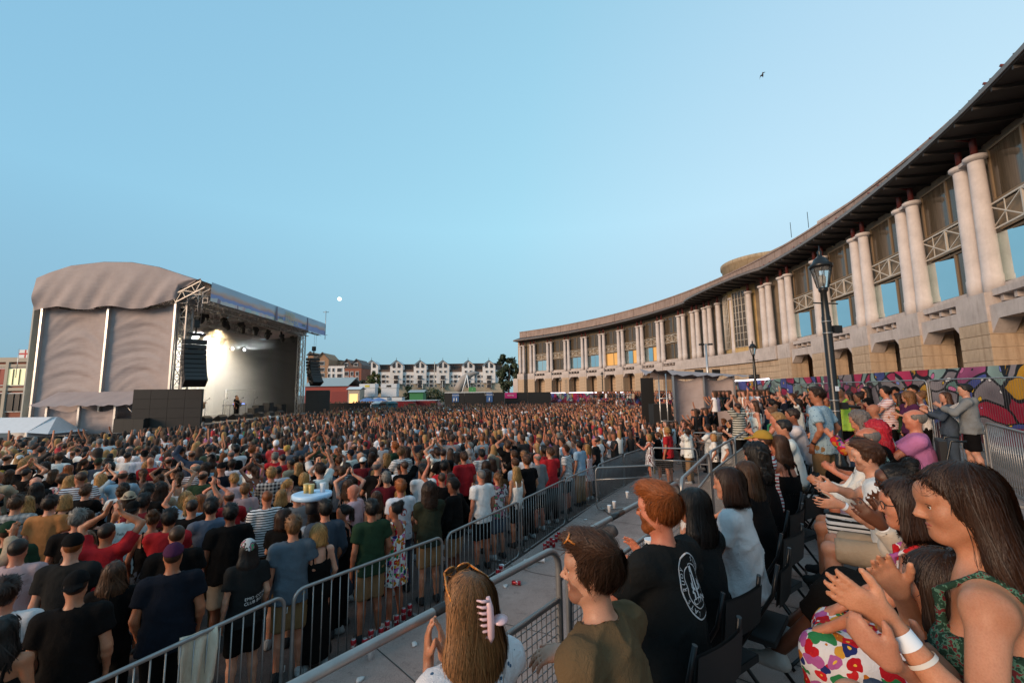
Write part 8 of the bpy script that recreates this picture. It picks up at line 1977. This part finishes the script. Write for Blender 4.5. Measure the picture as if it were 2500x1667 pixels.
# standing figures on the plateau
b, P = person('standing person in a pale blue patterned shirt and tan shorts beside the lamp post', 1994, 966, 6.45, T3 - .02, head=34, kind='stand', sex='m', h=1.79, tone='tan', hair=('short', 'dark brown'), top=('shirt', 'light blue', 'dots'), bottom=('shorts', 'tan'), vox=.0155, lock=700, hy=22, arms={'L': 'pocket', 'R': 'pocket'}, amp=.01); band(b, P, 'L', .93, mat=BLACKP, w=.03)
b, P = person('standing person in a grey zip jacket over a white t-shirt and black shorts, clapping', 2356, 962, 8.5, T3, head=44, kind='stand', sex='m', h=1.80, tone='pale', hair=('quiff', 'black'), top=('hood', 'grey', 'plain'), bottom=('shorts', 'black'), vox=.018, hy=10, arms={'L': 'clap', 'R': 'clap'}, amp=.012, step=.08)
stamp('t_shirt_front', MB().extrude([(-.05, 0, -.26), (.05, 0, -.26), (.055, 0, .0), (.05, 0, .15), (-.05, 0, .15), (-.055, 0, .0)], (0, .0004, 0)).mesh('front'), frame_mat(P.chest, P.tx, P.ty, P.tz), P.ty, b, simple('white_cotton', (.6, .6, .62), .9))
GP = 'people standing on the promenade'
VIS = simple('hi_vis', (.55, .70, .05), .6)
for (n, px, y, tone, hr, tp, bt, lb, ht, turn) in (
  ('f_clap', 2308, 8.9, 'pale', ('long', 'brown'), ('long', 'denim', 'plain'), ('jeans', 'denim'), 'standing person in a denim jacket with long brown hair clapping below the graffiti', None, 14),
  ('f_clap', 2246, 9.4, 'fair', ('bun', 'light brown'), ('tank', 'white', 'plain'), ('jeans', 'black'), 'standing person with tied fair hair and a white sleeveless top clapping at the railing', None, 14),
  ('m_fold', 2232, 10.2, 'tan', ('crop', 'black'), ('tee', 'grey', 'plain'), ('jeans', 'black'), 'standing bearded person in a black cap behind the tied fair hair', ('cap', 'black'), 16),
  ('f_cup', 2216, 9.3, 'fair', ('curly', 'light brown'), ('tee', 'purple', 'plain'), ('jeans', 'black'), 'standing person with curly hair and a purple top leaning at the railing', None, 30),
  ('f_fold', 2192, 9.7, 'fair', ('long', 'dark brown'), ('tee', 'dark green', 'plain'), ('jeans', 'black'), 'standing person with long dark hair and a dark green top at the railing', None, 10),
  ('m_yaw', 2187, 10.6, 'tan', ('crop', 'black'), ('tee', 'light blue', 'plain'), ('jeans', 'denim'), 'standing bearded person in a black cap and pale blue t-shirt', ('cap', 'black'), 0),
  ('m_clap', 2164, 9.8, 'fair', ('short', 'black'), ('tee', 'red', 'stripe'), ('shorts', 'black'), 'standing person in a red and white striped t-shirt at the railing', None, 10),
  ('m_down', 2116, 10.9, 'fair', ('long', 'black'), ('tee', 'black', 'plain'), ('jeans', 'black'), 'standing person with long black hair and a grey backpack', None, 6),
  ('f_clap', 2096, 9.9, 'tan', ('bun', 'dark brown'), ('tank', 'maroon', 'plain'), ('jeans', 'black'), 'standing person in a maroon strappy top clapping', None, 8),
  ('f_down', 2074, 11.4, 'fair', ('wavy', 'dark brown'), ('tee', 'charcoal', 'plain'), ('jeans', 'denim'), 'standing person with wavy dark hair behind the maroon top', None, 0),
  ('m_down', 2054, 9.6, 'tan', ('crop', 'black'), ('vest', 'mustard', 'plain'), ('jeans', 'black'), 'steward in a yellow high visibility vest beside the lamp post', None, 60),
  ('m_yaw', 2016, 11.8, 'tan', ('bald_ring', 'black'), ('vest', 'mustard', 'plain'), ('jeans', 'black'), 'steward with receding hair in a yellow vest behind the patterned shirt', None, 40)):
    x = at_y(px, 960, y)[0]; bb, PP = walker(n, x, y, zone_z(x, y), face_stage(x, y, 3) + R(turn), tone, hr, tp, bt, lb, GP, ht, 1.0)
    if 'steward' in lb:
        for c in bb.children:
            if c.name.startswith('vest'): omat(c, VIS)
# random people on the terraces beyond
def blocked(x, y): return 6.3 < x < 12.2 and 20.3 < y < 24.8
tp_ = []
k = 0
while len(tp_) < 86 and k < 9000:
    k += 1; px = rng.uniform(1560, 2000); y = rng.uniform(9.5, 23.5)
    if k % 2: px = rng.uniform(1600, 1830); y = rng.uniform(14.5, 20.4)
    x = at_y(px, 960, y)[0]; z = zone_z(x, y)
    if z < .1 or blocked(x, y) or any((x - u) ** 2 + (y - v) ** 2 < .55 ** 2 for u, v in tp_): continue
    if 1850 < px and y < 11 or (px < 1700 and y < 14): continue
    if y < 13 and px < 1790: continue
    tp_.append((x, y)); n, tn, hr, t, bt, ht = random_look(y); walker(n, x, y, z, face_stage(x, y), tn, hr, t, bt, None, 'people standing on the terraces', ht, rng.uniform(.95, 1.04), where='on the terrace')
# performers on stage
for k, (yy, xx, n, tone, hr, tp, lb) in enumerate(((SY0 + 3.4, SX1 - .9, 'm_cup', 'tan', ('short', 'brown'), ('long', 'beige', 'plain'), 'performer in beige playing a guitar on the stage beside the drum kit'), (SY0 + 5.6, SX1 - 2.6, 'm_cup', 'tan', ('short', 'brown'), ('long', 'tan', 'plain'), 'performer in tan further back on the stage between two others'), (SY0 + 8.0, SX1 - 1.2, 'f_cup', 'fair', ('long', 'blonde'), ('long', 'black', 'plain'), 'performer in a long black coat singing on the stage'), (SY0 + 8.9, SX1 - 1.9, 'm_cup', 'fair', ('short', 'black'), ('tee', 'black', 'plain'), 'performer in black with a white guitar on the stage'))):
    b, P = walker(n, xx, yy, DZ, R(-80), tone, hr, tp, ('jeans', 'tan' if k < 2 else 'black'), lb, 'performers on stage')
    g = thing('guitar', ['brown guitar held by the performer in beige', 'brown guitar held by the performer in tan', 'black guitar on the singer', 'white electric guitar held by the performer in black'][k], 'guitar', (xx + .24, yy - .05, DZ + 1.05), R(-80)); gm2 = [simple('guitar_brown', (.22, .09, .03), .3), simple('guitar_black', (.02, .02, .02), .3), simple('guitar_white', (.6, .57, .5), .3)][0 if k < 2 else k - 1]
    MB().extrude([(-.22, 0, -.05), (-.12, 0, -.17), (.02, 0, -.10), (.16, 0, -.14), (.20, 0, 0), (.14, 0, .13), (.02, 0, .09), (-.12, 0, .16), (-.22, 0, .08)], (0, .06, 0)).build('body', gm2, g); MB().bar((.15, .03, .02), (-.75 + 1.55, .03, .24), .05, .03).build('neck', simple('guitar_neck', (.10, .05, .025), .4), g)

for o in COL.objects:
    if o.get('label') and len(o['label'].split()) > 16: o['label'] = o['label'].replace(' in the crowd', '').replace(' on the terrace', '')
